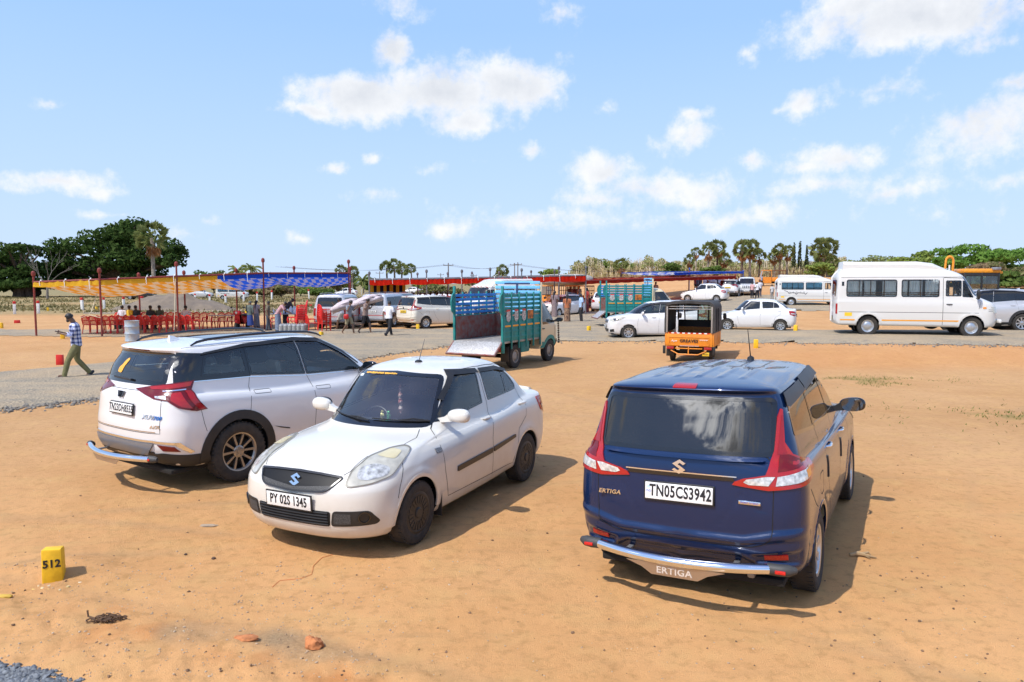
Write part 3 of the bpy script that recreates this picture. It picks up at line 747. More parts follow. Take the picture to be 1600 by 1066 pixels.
 a = MB(); a.tube([(1.40, -.07, 1.66), (1.28, -.07, 1.95)], [.006, .003], 6); a.lathe([(.035, -.01), (.03, .015), (.012, .028), (0, .028)], 14, Matrix.Translation((1.40, -.07, 1.655)))
 a.build('aerial', BLK, root)
 b.patch('grille', 0, V3(rounded([Vector(p) for p in [(-.42, .84), (.42, .84), (.36, .70), (-.36, .70)]], .04), 'x', 1), TRIM, root, off=.004, cell=.06)
 b.patch('air_intake', 0, V3(rounded([Vector(p) for p in [(-.5, .46), (.5, .46), (.42, .32), (-.42, .32)]], .04), 'x', 1), BLK, root, off=.004, cell=.06)
 s_badge(root, PLATE_F(3.615, .77, .1), .11)
 plate(root, PLATE_F(3.635, .55, 0), plate_s)
 cabin(root, 1.35, (.42,) if hero else (.52, -.28), .48, dash=(2.35, 1.06, .66), m=mat('seat_taupe', (.05, .045, .04), .8, var=.2) if hero else None)
 underbody(root, -.6, 3.45, .70, .20, .30, (0, 2.74), .31)
 for x in (0, 2.74):
  for y in (.765, -.765): wheel(root, x, y, .31, .19, .205, 'alloy', SILV)
 b.shell('body', paint, root)
 return root
# ---------------------------------------------------------------- white saloon and white SUV: contours
def dzire_body(nu, nv):
 rows = [[3.02, .5, 2.4, -.55, .3, 3, .68, .72, .70, .17, .17, .19, .24, .27],
   [3.11, .55, 2.7, -.66, .3, 3, .76, .785, .77, .19, .19, .21, .26, .28],
   [3.18, .56, 2.8, -.73, .34, 3, .80, .825, .815, .30, .30, .32, .36, .38],
   [3.20, .58, 2.8, -.765, .36, 3, .825, .842, .835, .45, .46, .50, .52, .54],
   [3.185, .60, 2.8, -.76, .36, 3, .83, .8475, .84, .60, .62, .66, .68, .70],
   [3.125, .66, 2.7, -.745, .36, 3, .82, .845, .835, .70, .735, .79, .83, .86],
   [3.04, .70, 2.6, -.73, .36, 3, .79, .83, .815, .775, .82, .885, .94, .97],
   [2.88, .66, 2.6, -.715, .34, 3, .76, .80, .785, .84, .875, .93, 1.01, 1.06],
   [2.55, .58, 2.6, -.60, .32, 3, .74, .785, .765, .915, .91, .945, 1.025, 1.085],
   [2.16, .48, 2.2, -.47, .35, 2.6, .72, .77, .745, .985, .96, .96, 1.035, 1.10],
   [1.87, .46, 2.2, -.20, .32, 2.6, .665, .70, .67, 1.245, 1.22, 1.20, 1.25, 1.30],
   [1.60, .42, 2.3, .12, .30, 2.8, .595, .625, .59, 1.465, 1.455, 1.445, 1.455, 1.465],
   [1.48, .42, 2.4, .22, .3, 2.6, .545, .57, .54, 1.505, 1.503, 1.505, 1.507, 1.51],
   [1.30, .42, 2.3, .30, .35, 2.4, .46, .49, .46, 1.535, 1.535, 1.538, 1.537, 1.535],
   [1.1, .4, 2.1, .5, .3, 2.2, .25, .27, .25, 1.555, 1.557, 1.561, 1.558, 1.555],
   [.95, .2, 2, .7, .2, 2, .001, .001, .001, 1.565, 1.566, 1.568, 1.566, 1.565]]
 return Body(rows, nu, nv, [(0, .295, .37, .016), (2.43, .295, .37, .018)], [])
def xuv_body(nu, nv):
 rows = [[3.45, .5, 2.6, -.72, .3, 3, .76, .80, .78, .22, .22, .22, .28, .34],
   [3.55, .55, 2.6, -.84, .34, 3, .84, .87, .85, .24, .24, .25, .30, .36],
   [3.64, .58, 2.6, -.93, .40, 2.9, .89, .915, .90, .35, .35, .37, .40, .44],
   [3.69, .60, 2.6, -.985, .44, 2.8, .915, .935, .925, .52, .54, .56, .57, .58],
   [3.70, .60, 2.6, -.985, .46, 2.8, .92, .945, .935, .70, .72, .74, .74, .74],
   [3.67, .62, 2.6, -.965, .46, 2.8, .915, .942, .93, .84, .87, .88, .90, .92],
   [3.58, .66, 2.6, -.945, .46, 2.8, .895, .925, .915, .97, .99, .99, 1.05, 1.09],
   [3.42, .66, 2.8, -.915, .44, 2.8, .86, .89, .88, 1.05, 1.06, 1.05, 1.12, 1.175],
   [3.10, .62, 2.8, -.90, .42, 2.8, .84, .875, .86, 1.11, 1.09, 1.065, 1.135, 1.20],
   [2.76, .60, 2.3, -.885, .40, 2.8, .825, .86, .845, 1.16, 1.12, 1.085, 1.15, 1.22],
   [2.26, .54, 2.3, -.80, .36, 2.8, .765, .80, .785, 1.42, 1.38, 1.34, 1.40, 1.44],
   [1.80, .48, 2.4, -.69, .32, 3, .69, .725, .705, 1.625, 1.61, 1.60, 1.605, 1.60],
   [1.66, .46, 2.4, -.72, .32, 3.2, .645, .68, .66, 1.67, 1.67, 1.675, 1.665, 1.645],
   [1.52, .46, 2.4, -.62, .36, 3, .56, .59, .57, 1.71, 1.71, 1.715, 1.70, 1.675],
   [1.3, .5, 2.2, -.4, .4, 2.6, .30, .32, .31, 1.735, 1.738, 1.745, 1.735, 1.71],
   [1.1, .3, 2, -.2, .3, 2, .001, .001, .001, 1.745, 1.748, 1.752, 1.745, 1.72]]
 return Body(rows, nu, nv, [], [])
SOOT = mat('cover_black', (.028, .026, .024), .5, var=.3)
def V2(l): return [Vector(p) for p in l]
def wiper(parent, body, az, a, b, n=7, off=.02):
 pts = []
 for i in range(n):
  p = Vector(a).lerp(Vector(b), i / (n - 1)); h, nn = body.hit(az, p); pts.append(h + nn * off)
 m = MB(); m.tube(pts, .007, 6); m.tube([pts[0], pts[0].lerp(pts[n // 2], .5) + Vector((.015, 0, .02)), pts[n // 2]], .008, 6)
 return m.build('wiper', BLK, parent)
def build_dzire(paint, loc, rz, label, group=None, scale=1.0, hero=True, plate_s='PY02S1345', q=(230, 140), name='parked_car', pm=None, gl=None, rim='cover', rimm=None, tint=None):
 root = empty(name, loc, rz, label, 'car', group, scale); pm = pm or PLW
 b = dzire_body(*q)
 b.arch(0, .295, .350); b.arch(2.43, .295, .352)
 tint = tint or G_GREEN
 sw = [('side_window', [(.93, 1.44), (1.36, 1.455), (1.64, 1.22), (1.83, 1.03), (1.70, 1.03), (.945, 1.105)], [.02, .05, .02, .02, .02, .02]),
    ('side_window', [(.845, 1.44), (.815, 1.115), (.33, 1.135), (.32, 1.41), (.50, 1.43)], [.02, .02, .01, .01, .05]),
    ('side_window', [(.31, 1.405), (.315, 1.135), (.07, 1.15), (.05, 1.20), (.13, 1.32), (.22, 1.385)], [.01, .01, .02, .03, .05, .04])]
 side_windows(b, root, sw, TRIM, tint, .02)
 end_window(b, root, 0, [(-.645, .99), (0, .995), (.645, .99), (.535, 1.465), (0, 1.49), (-.535, 1.465)], TRIM, gl or G_WIND, .032, [.08, 0, .08, .08, 0, .08], nm='windshield', lower=1.045)
 end_window(b, root, 180, [(-.60, 1.12), (.60, 1.12), (.50, 1.455), (-.50, 1.455)], TRIM, G_CLEAR, .03, .07)
 for s in (1, -1):
  hl = [(3.105, .50, .655), (2.985, .49, .775), (2.74, .50, .862), (2.49, .564, .899), (2.36, .64, .907), (2.36, .715, .889), (2.60, .772, .806), (2.78, .785, .721), (2.965, .69, .68)]
  H = rounded([Vector((x, y * s, z)) for x, y, z in hl], .06, 3)
  o = b.patch('headlamp', 42 * s, H, HEAD_L if hero else CLR_L, root, off=.010, cell=.04, skirt=.02)
  rim_ = [Vector((x, y * s, z)) for x, y, z in hl]; c = sum(rim_, Vector()) / len(rim_)
  b.patch('lamp_frame', 42 * s, H, mat('lamp_edge', (.20, .19, .16), .4), o, inner=[c.lerp(p, .945) for p in H], off=.012, cell=.1, skirt=0)
  b.patch('lamp_lens', 42 * s, rounded([Vector((x, y * s, z)) for x, y, z in [(2.96, .58, .80), (2.80, .62, .82), (2.72, .72, .79), (2.80, .765, .735), (2.97, .66, .705), (3.03, .58, .72)]], .05, 3), mat('lamp_bowl', (.56, .56, .53), .12, .35, var=.45, vscale=22), o, off=.013, cell=.04, skirt=0)
  b.patch('lamp_lens', 42 * s, rounded([Vector((x, y * s, z)) for x, y, z in [(2.70, .56, .865), (2.50, .60, .895), (2.47, .68, .878), (2.62, .70, .835)]], .03, 3), mat('lamp_cream', (.66, .58, .36), .2, .2, var=.06, vscale=12), o, off=.013, cell=.04, skirt=0)
  fg = [(3.16, .425, .462), (3.02, .715, .466), (2.93, .765, .362), (2.95, .74, .335), (3.15, .40, .322)]
  o = b.patch('fog_recess', 25 * s, rounded([Vector((x, y * s, z)) for x, y, z in fg], .035, 3), BLK, root, off=.004, cell=.05)
  b.patch('fog_grille', 25 * s, [Vector((x, y * s, z)) for x, y, z in [(3.15, .44, .44), (3.09, .57, .44), (3.09, .57, .35), (3.15, .43, .345)]], mat('mesh_black', (.05, .05, .05), .6, var=.8, vscale=160), o, off=.007, cell=.06, skirt=0)
  h, n = b.hit(25 * s, b.to2(25 * s, (3.0, .655 * s, .405))); k = MB(); k.lathe([(.055, 0), (.055, .01), (.044, .012), (.04, -.0), (0, -.0)], 20)
  f = k.build('fog_lamp', TRIM, o); f.matrix_local = frame(h, n.orthogonal(), n.cross(n.orthogonal()))
  side_mirror(root, 1.73, .875 * s, 1.10, paint, sc=1.02, arm=paint)
  for hx, hz in ((.965, .945), (.07, .985)): door_handle(root, b, hx, hz, s, paint, .19)
  if hero:
   m1 = [(1.71, .575), (.935, .612), (.935, .556), (1.71, .52)]; m2 = [(.905, .614), (.345, .652), (.345, .615), (.905, .557)]
   for mm in (m1, m2): b.patch('door_moulding', 90 * s, V3(rounded(V2(mm), .012), 'y', s), mat('moulding_brown', (.045, .035, .028), .4), root, off=.012, cell=.08)
   b.patch('side_marker', 90 * s, V3(rounded(V2([(2.09, .83), (1.99, .825), (2.0, .775), (2.08, .78)]), .012), 'y', s), mat('mesh_grey', (.25, .25, .25), .4, .5, var=.7, vscale=90), root, off=.007, cell=.06)
   v = [(.90, 1.43), (.92, 1.475), (1.36, 1.495), (1.66, 1.235), (1.63, 1.21), (1.345, 1.445)]
   b.patch('rain_visor', 90 * s, V3(v, 'y', s), BLK, root, off=.022, cell=.08, skirt=0)
   v = [(.88, 1.43), (.875, 1.472), (.45, 1.455), (.19, 1.395), (.19, 1.365), (.46, 1.415)]
   b.patch('rain_visor', 90 * s, V3(v, 'y', s), BLK, root, off=.022, cell=.08, skirt=0)
  tl = [(-.36, .81, 1.0), (-.52, .78, 1.0), (-.70, .62, .95), (-.73, .55, .80), (-.60, .78, .76), (-.40, .83, .83)]
  o = b.patch('tail_lamp', 140 * s, rounded([Vector((x, y * s, z)) for x, y, z in tl], .04), RED_L, root, off=.010, cell=.06)
  b.patch('lamp_lens', 140 * s, [Vector((x, y * s, z)) for x, y, z in [(-.45, .82, .90), (-.64, .72, .88), (-.66, .69, .83), (-.45, .83, .85)]], CLR_L, o, off=.013, cell=.08, skirt=0)
  arch_ring(b, 'arch_lip', paint, root, 0, .295, .338, .372, .004, .27, side=(90 * s,)); arch_ring(b, 'arch_lip', paint, root, 2.43, .295, .338, .372, .004, .27, side=(90 * s,))
  f = MB(); f.box(1.995, 2.01, s * .745 - .085, s * .745 + .085, .14, .40, .005); f.build('mud_flap', BLK, root)
 gp = rounded(V2([(-.47, .735), (-.25, .752), (0, .757), (.25, .752), (.47, .735), (.36, .612), (0, .595), (-.36, .612)]), [.03, 0, 0, 0, .03, .07, 0, .07])
 g = b.patch('grille', 0, V3(gp, 'x', 1), mat('grille_black', (.005, .005, .006), .5, spec=.25), root, off=.004, cell=.05, skirt=.02)
 b.patch('grille_rim', 0, V3(gp, 'x', 1), mat('rim_grey', (.035, .035, .037), .25), g, inner=V3(inset2([tuple(p) for p in gp], .014), 'x', 1), off=.016, cell=.2, skirt=0)
 b.patch('grille_mesh', 0, V3(V2([(-.42, .672), (0, .635), (.42, .672), (.35, .622), (0, .606), (-.35, .622)]), 'x', 1), mat('mesh_black', (.05, .05, .05), .6, var=.8, vscale=160), g, off=.007, cell=.06, skirt=0)
 h, n = b.hit(0, (0, .685)); s_badge(g, frame(h + n * .006, (0, 1, 0), (-.35, 0, .93)), .115)
 it = rounded(V2([(-.41, .455), (.41, .455), (.395, .318), (-.395, .318)]), .03)
 o = b.patch('air_intake', 0, V3(it, 'x', 1), mat('deep_black', (.006, .006, .006), .7), root, off=.003, cell=.06)
 for k in range(5):
  z = .337 + k * .026; pts = [b.hit(0, (y, z))[0] + Vector((.008, 0, 0)) for y in [(-.385 + .77 * i / 10) for i in range(11)]]
  m = MB(); m.tube(pts, .0075, 6); m.build('intake_slat', BLK, o)
 pl = plate(root, PLATE_F(3.222, .515, -.05, -.015), plate_s if not hero else 'PY 02S 1345', pm, h=.125, sx=.66, size=.118)
 plate(root, PLATE_B(-.775, .78, .1), plate_s, pm)
 sg = []
 for s in (1, -1):
  sg += [(90 * s, V3([(1.84, 1.02), (1.955, .93), (1.985, .84), (1.945, .58), (1.865, .31)], 'y', s)), (90 * s, V3([(.885, 1.44), (.855, 1.10), (.93, .72), (.905, .29)], 'y', s)),
      (90 * s, V3([(.06, 1.15), (-.01, .95), (.03, .82), (.24, .70), (.30, .50), (.40, .31)], 'y', s)), (90 * s, V3([(1.865, .305), (.41, .315)], 'y', s)),
      (None, V3([(1.98, .56 * s), (2.15, .635 * s), (2.36, .635 * s)], 'z')), (None, V3([(2.74, .495 * s), (2.98, .485 * s), (3.03, .45 * s)], 'z')),
      (90 * s, V3([(2.60, .80), (2.72, .62), (2.76, .52)], 'y', s)),
      (None, V3([(.2, .56 * s), (.8, .585 * s), (1.40, .53 * s)], 'z'))]
 sg.append((180, V3([(.55, 1.0), (.55, .62), (-.55, .62), (-.55, 1.0)], 'x', -1)))
 seam(b, root, sg, .006)
 wiper(root, b, 0, (.60, 1.035), (.05, 1.05)); wiper(root, b, 0, (.02, 1.03), (-.55, 1.06))
 b.patch('boot_lip', None, V3(rounded(V2([(-.60, -.60), (-.69, -.58), (-.69, .58), (-.60, .60), (-.63, 0)]), .03), 'z'), paint, root, off=.022, cell=.06)
 a = MB(); a.tube([(1.15, .02, 1.55), (1.02, .02, 1.80)], [.006, .003], 6); a.lathe([(.045, 0), (.04, .018), (.02, .03), (0, .03)], 14, Matrix.Translation((1.15, .02, 1.545)))
 a.build('aerial', BLK, root)
 cabin(root, .95, (.12,), .40, dash=(1.78, .95, .62), m=mat('seat_charcoal', (.15, .15, .155), .75, var=.3))
 if hero:
  m = MB(); m.bm(_blob(0, (.012, .11, .035), 3)); o = m.build('rear_view_mirror', mat('mirror_housing', (.30, .29, .27), .5), root, loc=(1.45, 0, 1.36))
  g = MB(); z = 1.34
  for k, (r, h) in enumerate([(.012, .03), (.02, .03), (.026, .04), (.02, .03), (.03, .05), (.022, .04), (.03, .05), (.015, .04), (.028, .05), (.012, .04)]):
   g.ball((1.47, -.01, z - h / 2), r, 9, 6, (1, 1, h / r / 1.6), .15); z -= h * .8
  o = g.build('garland', mat('garland_beads', (.75, .70, .62), .4, col2=(.45, .02, .02), vscale=16), None); o.parent = root
  for y, c in ((-.12, (.70, .60, .22)), (-.20, (.10, .45, .20))):
   f = MB(); f.ball((0, 0, .03), .035, 10, 6, (1, 1, .9), .2); f.ball((0, 0, .085), .026, 10, 6, (1, 1, 1.2), .2); f.ball((0, 0, .125), .018, 8, 6, (1, 1, 1), .1)
   o = f.build('figurine', mat('figurine%.2f' % y, c, .35, .3, var=.3, vscale=60), root, loc=(1.78, -y - .15, .955))
  k = MB(); st = rng.getstate(); rng.seed(4); M = frame(b.hit(0, (-.16, 1.462))[0] + Vector((.012, 0, .004)), (0, 1, 0), (-.72, 0, .70)); x = -.19
  while x < .19: w_ = rng.uniform(.010, .022); k.box(x, x + w_, rng.uniform(-.013, -.004), rng.uniform(.008, .015), 0, .002); x += w_ + rng.choice((.004, .004, .004, .014))
  o = k.build('sticker', mat('sticker_gold', (.80, .42, .03), .4), root); o.matrix_local = M; rng.setstate(st)
  k = MB(); k.box(-.02, .02, -.02, .02, 0, .002); o = k.build('sticker', mat('sticker_white', (.6, .65, .65), .4), root); h, n = b.hit(0, (-.44, 1.42)); o.matrix_local = frame(h + n * .012, (0, 1, 0), n.cross(Vector((0, 1, 0))))
 underbody(root, -.5, 2.85, .66, .19, .26, (0, 2.43), .295)
 for x in (0, 2.43):
  for y in (.745, -.745): wheel(root, x, y, .295, .185, .195, rim, rimm or SOOT)
 b.shell('body', paint, root)
 return root
BRONZE = mat('alloy_two_tone', (.36, .35, .34), .3, .85)
CLAD = mat('cladding_black', (.022, .022, .023), .55, var=.25, bump=.05, bscale=200)
GREYP = mat('bumper_grey', (.22, .225, .24), .35, .4)
def build_xuv(paint, loc, rz, label, group=None, scale=1.0, hero=True, plate_s='TN23DH8555', pm=None, q=(240, 140), name='parked_car', gl=None, rim='suv', rimm=None):
 root = empty(name, loc, rz, label, 'car', group, scale); pm = pm or PLW
 b = xuv_body(*q)
 b.arch(0, .37, .425); b.arch(2.75, .37, .425)
 gl = gl or G_GREEN
 for s in (1, -1):
  d = [(-.62, .66, 1.625), (-.345, .72, 1.60), (.26, .70, 1.665), (.25, .82, 1.275), (-.62, .785, 1.285), (-.72, .735, 1.262), (-.70, .70, 1.45)]
  P = [(x, y * s, z) for x, y, z in d]; b.cut(115 * s, [(x, y * s, z) for x, y, z in [(-.28, .72, 1.55), (.20, .71, 1.61), (.20, .80, 1.36), (-.34, .79, 1.36)]])
  b.patch('pillar_trim', 115 * s, P, TRIM, root, inner=[(x, y * s, z) for x, y, z in [(-.31, .72, 1.56), (.20, .71, 1.615), (.20, .80, 1.345), (-.36, .79, 1.345)]], off=.003, cell=.06)
 sw = [('side_window', [(-.42, 1.33), (-.33, 1.575), (.20, 1.63), (.225, 1.31)], [.02, .04, .02, .02]),
    ('side_window', [(.24, 1.285), (.225, 1.645), (1.03, 1.655), (1.10, 1.215)], [.02, .02, .02, .02]),
    ('side_window', [(1.115, 1.212), (1.045, 1.655), (1.45, 1.625), (1.82, 1.45), (2.14, 1.20), (2.05, 1.185)], [.02, .02, .08, .1, .02, .02])]
 side_windows(b, root, sw, TRIM, gl, .03, off=.006)
 end_window(b, root, 180, [(-.665, 1.25), (.665, 1.25), (.615, 1.62), (-.615, 1.62)], TRIM, gl, .05, .07)
 end_window(b, root, 0, [(-.66, 1.17), (.66, 1.17), (.60, 1.64), (-.60, 1.64)], TRIM, gl, .05, .08, nm='windshield')
 for s in (1, -1):
  d = [(-.905, .25, 1.20), (-.86, .50, 1.245), (-.74, .69, 1.275), (-.52, .82, 1.305), (-.56, .83, 1.20), (-.42, .925, .965), (-.56, .925, .955), (-.74, .86, 1.005), (-.81, .76, 1.085), (-.88, .60, 1.105)]
  o = b.patch('tail_lamp', 138 * s, [(x, y * s, z) for x, y, z in d], RED_D, root, off=.012, cell=.05, skirt=.02)
  for e in ([(-.86, .48, 1.235), (-.74, .68, 1.262), (-.54, .81, 1.29), (-.57, .82, 1.24), (-.75, .70, 1.215), (-.86, .52, 1.205)],
      [(-.62, .80, 1.195), (-.57, .83, 1.19), (-.44, .92, .975), (-.52, .92, .968)], [(-.74, .74, 1.16), (-.66, .79, 1.175), (-.58, .90, .99), (-.70, .87, 1.015), (-.78, .78, 1.09)]):
   b.patch('lamp_lens', 138 * s, [(x, y * s, z) for x, y, z in e], RED_L, o, off=.016, cell=.05, skirt=0)
  b.patch('lamp_lens', 138 * s, [(x, y * s, z) for x, y, z in [(-.78, .64, 1.192), (-.60, .80, 1.212), (-.60, .80, 1.200), (-.78, .64, 1.18)]], CHROME, o, off=.018, cell=.05, skirt=0)
  b.patch('lamp_lens', 138 * s, [(x, y * s, z) for x, y, z in [(-.875, .61, 1.135), (-.80, .72, 1.14), (-.81, .74, 1.10), (-.87, .62, 1.115)]], CLR_L, o, off=.017, cell=.05, skirt=0)
  b.patch('bumper_cladding', 140 * s, [(x, y * s, z) for x, y, z in [(-.93, .62, .475), (-.86, .72, .49), (-.62, .90, .455), (-.42, .92, .44), (-.36, .90, .26), (-.70, .80, .30), (-.90, .62, .36)]], CLAD, root, off=.008, cell=.06, skirt=.01)
  b.patch('chrome_trim', 140 * s, [(x, y * s, z) for x, y, z in [(-.94, .60, .61), (-.78, .84, .588), (-.64, .915, .475), (-.60, .92, .49), (-.74, .88, .612), (-.94, .60, .635)]], CHROME, root, off=.012, cell=.05, skirt=.01)
  b.patch('reflector', 140 * s, [(x, y * s, z) for x, y, z in [(-.91, .68, .588), (-.79, .84, .565), (-.74, .88, .505), (-.87, .74, .52)]], RED_D, root, off=.009, cell=.05, skirt=.01)
  arch_ring(b, 'arch_cladding', CLAD, root, 0, .37, .41, .52, .012, .27, side=(90 * s,)); arch_ring(b, 'arch_cladding', CLAD, root, 2.75, .37, .41, .52, .012, .27, side=(90 * s,))
  b.patch('sill_cladding', 90 * s, V3([(.40, .22), (.44, .40), (2.30, .38), (2.36, .22)], 'y', s), CLAD, root, off=.010, cell=.1)
  if hero: b.patch('side_vent', 90 * s, V3([(.74, .555), (.50, .615), (.60, .575), (.74, .54)], 'y', s), CLAD, root, off=.006, cell=.08)
  side_mirror(root, 2.12, 1.0 * s, 1.24, TRIM if hero else paint)
  v = [(-.36, 1.575), (-.33, 1.60), (.23, 1.665), (1.04, 1.69), (1.45, 1.66), (1.84, 1.47), (2.10, 1.27), (2.08, 1.255), (1.80, 1.445), (1.44, 1.62), (1.04, 1.65), (.23, 1.63)]
  b.patch('rain_visor', 90 * s, V3(v, 'y', s), BLK, root, off=.022, cell=.08, skirt=0)
  if hero:
   b.patch('chrome_trim', 90 * s, V3([(-.58, 1.292), (.22, 1.272), (1.08, 1.203), (2.06, 1.175), (2.06, 1.168), (1.08, 1.194), (.22, 1.262), (-.58, 1.282)], 'y', s), CHROME, root, off=.008, cell=.1, skirt=0)
   rl = MB(); pts = [Vector((x, .615 * s, z)) for x, z in [(-.42, 1.69), (-.34, 1.728), (-.2, 1.752), (.3, 1.778), (.9, 1.785), (1.3, 1.765), (1.46, 1.735), (1.55, 1.695)]]
   rl.tube(pts, [.01, .017, .018, .018, .018, .018, .016, .01], 8); rl.build('roof_rail', TRIM, root)
   for hx, hz in ((.37, 1.075), (1.33, 1.02)):
    q2 = rounded(V2([(hx - .12, hz - .018), (hx + .12, hz - .028), (hx + .12, hz + .018), (hx - .12, hz + .024)]), .016)
    seam(b, root, [(90 * s, V3([tuple(p) for p in q2] + [tuple(q2[0])], 'y', s))], .005)
  else:
   for hx, hz in ((.37, 1.075), (1.33, 1.02)): door_handle(root, b, hx, hz, s, paint)
  hl = [(3.58, .50, .98), (3.60, .60, .88), (3.42, .84, .86), (3.20, .90, .98), (3.3, .84, 1.02)]
  b.patch('headlamp', 45 * s, [(x, y * s, z) for x, y, z in hl], HEAD_L, root, off=.01, cell=.08)
 b.patch('roof_glass', None, V3(rounded(V2([(-.02, -.50), (1.42, -.50), (1.42, .50), (-.02, .50)]), .08), 'z'), mat('roof_black', (.012, .013, .015), .06, coat=.5), root, off=.004, cell=.1)
 f = MB(); f.add([(.09, 0, 0), (-.10, -.03, 0), (-.10, .03, 0), (-.09, -.012, .075), (-.09, .012, .075), (-.02, 0, .06)], [(0, 5, 3, 1), (0, 2, 4, 5), (3, 5, 4), (1, 3, 4, 2)])
 f.build('aerial_fin', paint, root, loc=(-.24, 0, b.hit(None, (-.24, 0))[0].z - .008))
 b.patch('stop_lamp', 180, V3(V2([(.24, 1.63), (-.24, 1.63), (-.23, 1.645), (.23, 1.645)]), 'x', -1), RED_D, root, off=.006, cell=.08)
 b.patch('bumper_cladding', 180, V3(V2([(-.62, .50), (.62, .50), (.62, .36), (-.62, .36)]), 'x', -1), CLAD, root, off=.006, cell=.08)
 o = b.patch('bumper_insert', 180, V3(rounded(V2([(-.64, .60), (.64, .60), (.60, .545), (.52, .46), (-.52, .46), (-.60, .545)]), .02), 'x', -1), GREYP, root, off=.022, cell=.06, skirt=.02)
 b.patch('chrome_trim', 180, V3(V2([(-.62, .61), (.62, .61), (.62, .635), (-.62, .635)]), 'x', -1), CHROME, root, off=.013, cell=.08)
 b.patch('chrome_trim', 180, V3(V2([(-.66, .728), (.66, .728), (.66, .736), (-.66, .736)]), 'x', -1), CHROME, root, off=.006, cell=.1, skirt=0)
 sg = [(180, V3([(.67, 1.25), (.70, 1.05), (.715, .715), (-.715, .715), (-.70, 1.05), (-.67, 1.25)], 'x', -1)), (180, V3([(.66, 1.175), (.3, 1.185), (0, 1.185), (-.3, 1.185), (-.66, 1.175)], 'x', -1))]
 for s in (1, -1):
  sg += [(90 * s, V3([(.235, 1.28), (.20, 1.15), (.155, .86)], 'y', s)), (90 * s, V3([(1.11, 1.21), (1.155, 1.10), (1.18, .87), (1.15, .4)], 'y', s)),
      (90 * s, V3([(2.06, 1.17), (2.10, .9), (2.2, .4)], 'y', s)), (90 * s, V3([(-.50, .96), (-.47, .80), (-.44, .70)], 'y', s)), (None, V3([(-.55, .63 * s), (-.2, .66 * s), (.5, .67 * s), (1.4, .62 * s)], 'z'))]
 seam(b, root, sg, .006)
 h, n = b.hit(180, b.to2(180, (0, 0, .965)))
 plate(root, frame((h.x - .022, -.05, .965), (0, -1, 0), (.14, 0, 1)), plate_s, pm)
 if hero:
  for t, y, z, sz, m, sh in (('XUV', -.535, .895, .075, CHROME, .35), ('700', -.67, .888, .062, mat('badge_azure', (.05, .22, .62), .3, .3), .35), ('AX7L', -.655, .79, .05, CHROME, .1)):
   h, n = b.hit(180, b.to2(180, (0, y, z))); ax = Vector((-n.y, n.x, 0)).normalized()
   text('lettering', t, frame(h + n * .004, ax, n.cross(ax)), m, root, sz, 1.15, .003, .001, sh)
  h, n = b.hit(180, b.to2(180, (0, 0, 1.115))); M = frame(h + n * .01, (0, -1, 0), n.cross(Vector((0, -1, 0))))
  k = MB(); k.prism([(-.075, .045), (-.05, .045), (-.022, -.03), (-.045, -.03)], 0, .012); k.prism([(.075, .045), (.05, .045), (.022, -.03), (.045, -.03)], 0, .012); k.prism([(-.035, .045), (-.012, .02), (0, -.04), (.012, .02), (.035, .045), (0, -.01)], 0, .01)
  o = k.build('badge', mat('badge_dark', (.08, .08, .085), .2, .8), root); o.matrix_local = M
  w = MB(); pts = [b.hit(180, b.to2(180, (0, y, z)))[0] + Vector((-.025, 0, .01)) for y, z in ((.28, 1.30), (.15, 1.297), (0, 1.292), (-.12, 1.285))]
  w.tube(pts, .014, 8); w.build('wiper', BLK, root)
  hand = rounded(V2([(.30, 1.36), (.20, 1.35), (.17, 1.43), (.14, 1.50), (.18, 1.53), (.225, 1.50), (.24, 1.44), (.29, 1.42)]), .02, 2)
  b.patch('sticker', 180, V3(hand, 'x', -1), mat('sticker_orange', (.80, .38, .04), .5), root, off=.006, cell=.1, skirt=0)
  bar = MB(); pts = [(-1.0 - .16 * (1 - (y / .70) ** 2), y, .44) for y in [-.68 + 1.36 * i / 14 for i in range(15)]]
  bar.tube(pts, .035, 16); o = bar.build('guard_bar', CHROME, root)
  for s in (1, -1):
   e = MB(); e.tube([(-1.0, s * .66, .44), (-.985, s * .74, .44), (-.965, s * .775, .44)], [.040, .040, .026], 14); c = e.build('end_cap', mat('cap_grey', (.045, .045, .045), .6), o)
   e = MB(); e.box(-.008, .008, -.025, .025, -.012, .012, .004); e.build('reflector', REFL, c, loc=(-1.032, s * .70, .44))
   st = MB(); st.box(-1.10, -.80, s * .4 - .02, s * .4 + .02, .42, .436, .003); st.build('bracket', STEEL, o)
  sk = MB(); sk.prism([(.30, .41), (.22, .35), (-.22, .35), (-.30, .41)], -.003, .003, frame((-1.155, 0, 0), (0, -1, 0), (0, 0, 1))); sk.build('skid_plate', mat('brushed_steel', (.50, .42, .34), .35, .9), o)
 b.patch('grille', 0, V3(rounded(V2([(-.45, .98), (.45, .98), (.36, .66), (-.36, .66)]), .05), 'x', 1), TRIM, root, off=.006, cell=.08)
 b.patch('air_intake', 0, V3(rounded(V2([(-.7, .50), (.7, .50), (.6, .33), (-.6, .33)]), .05), 'x', 1), CLAD, root, off=.006, cell=.08)
 plate(root, PLATE_F(3.715, .56, 0), plate_s, pm)
 cabin(root, 1.30, (.45,), .50, ysep=.40, dash=(2.35, 1.13, .68), m=mat('seat_warm_grey', (.34, .32, .29), .75, var=.2))
 underbody(root, -.8, 3.5, .76, .22, .34, (0, 2.75), .37)
 for x in (0, 2.75):
  for y in (.82, -.82): wheel(root, x, y, .37, .235, .25, rim, rimm or BRONZE)
 b.shell('body', paint, root)
 return root
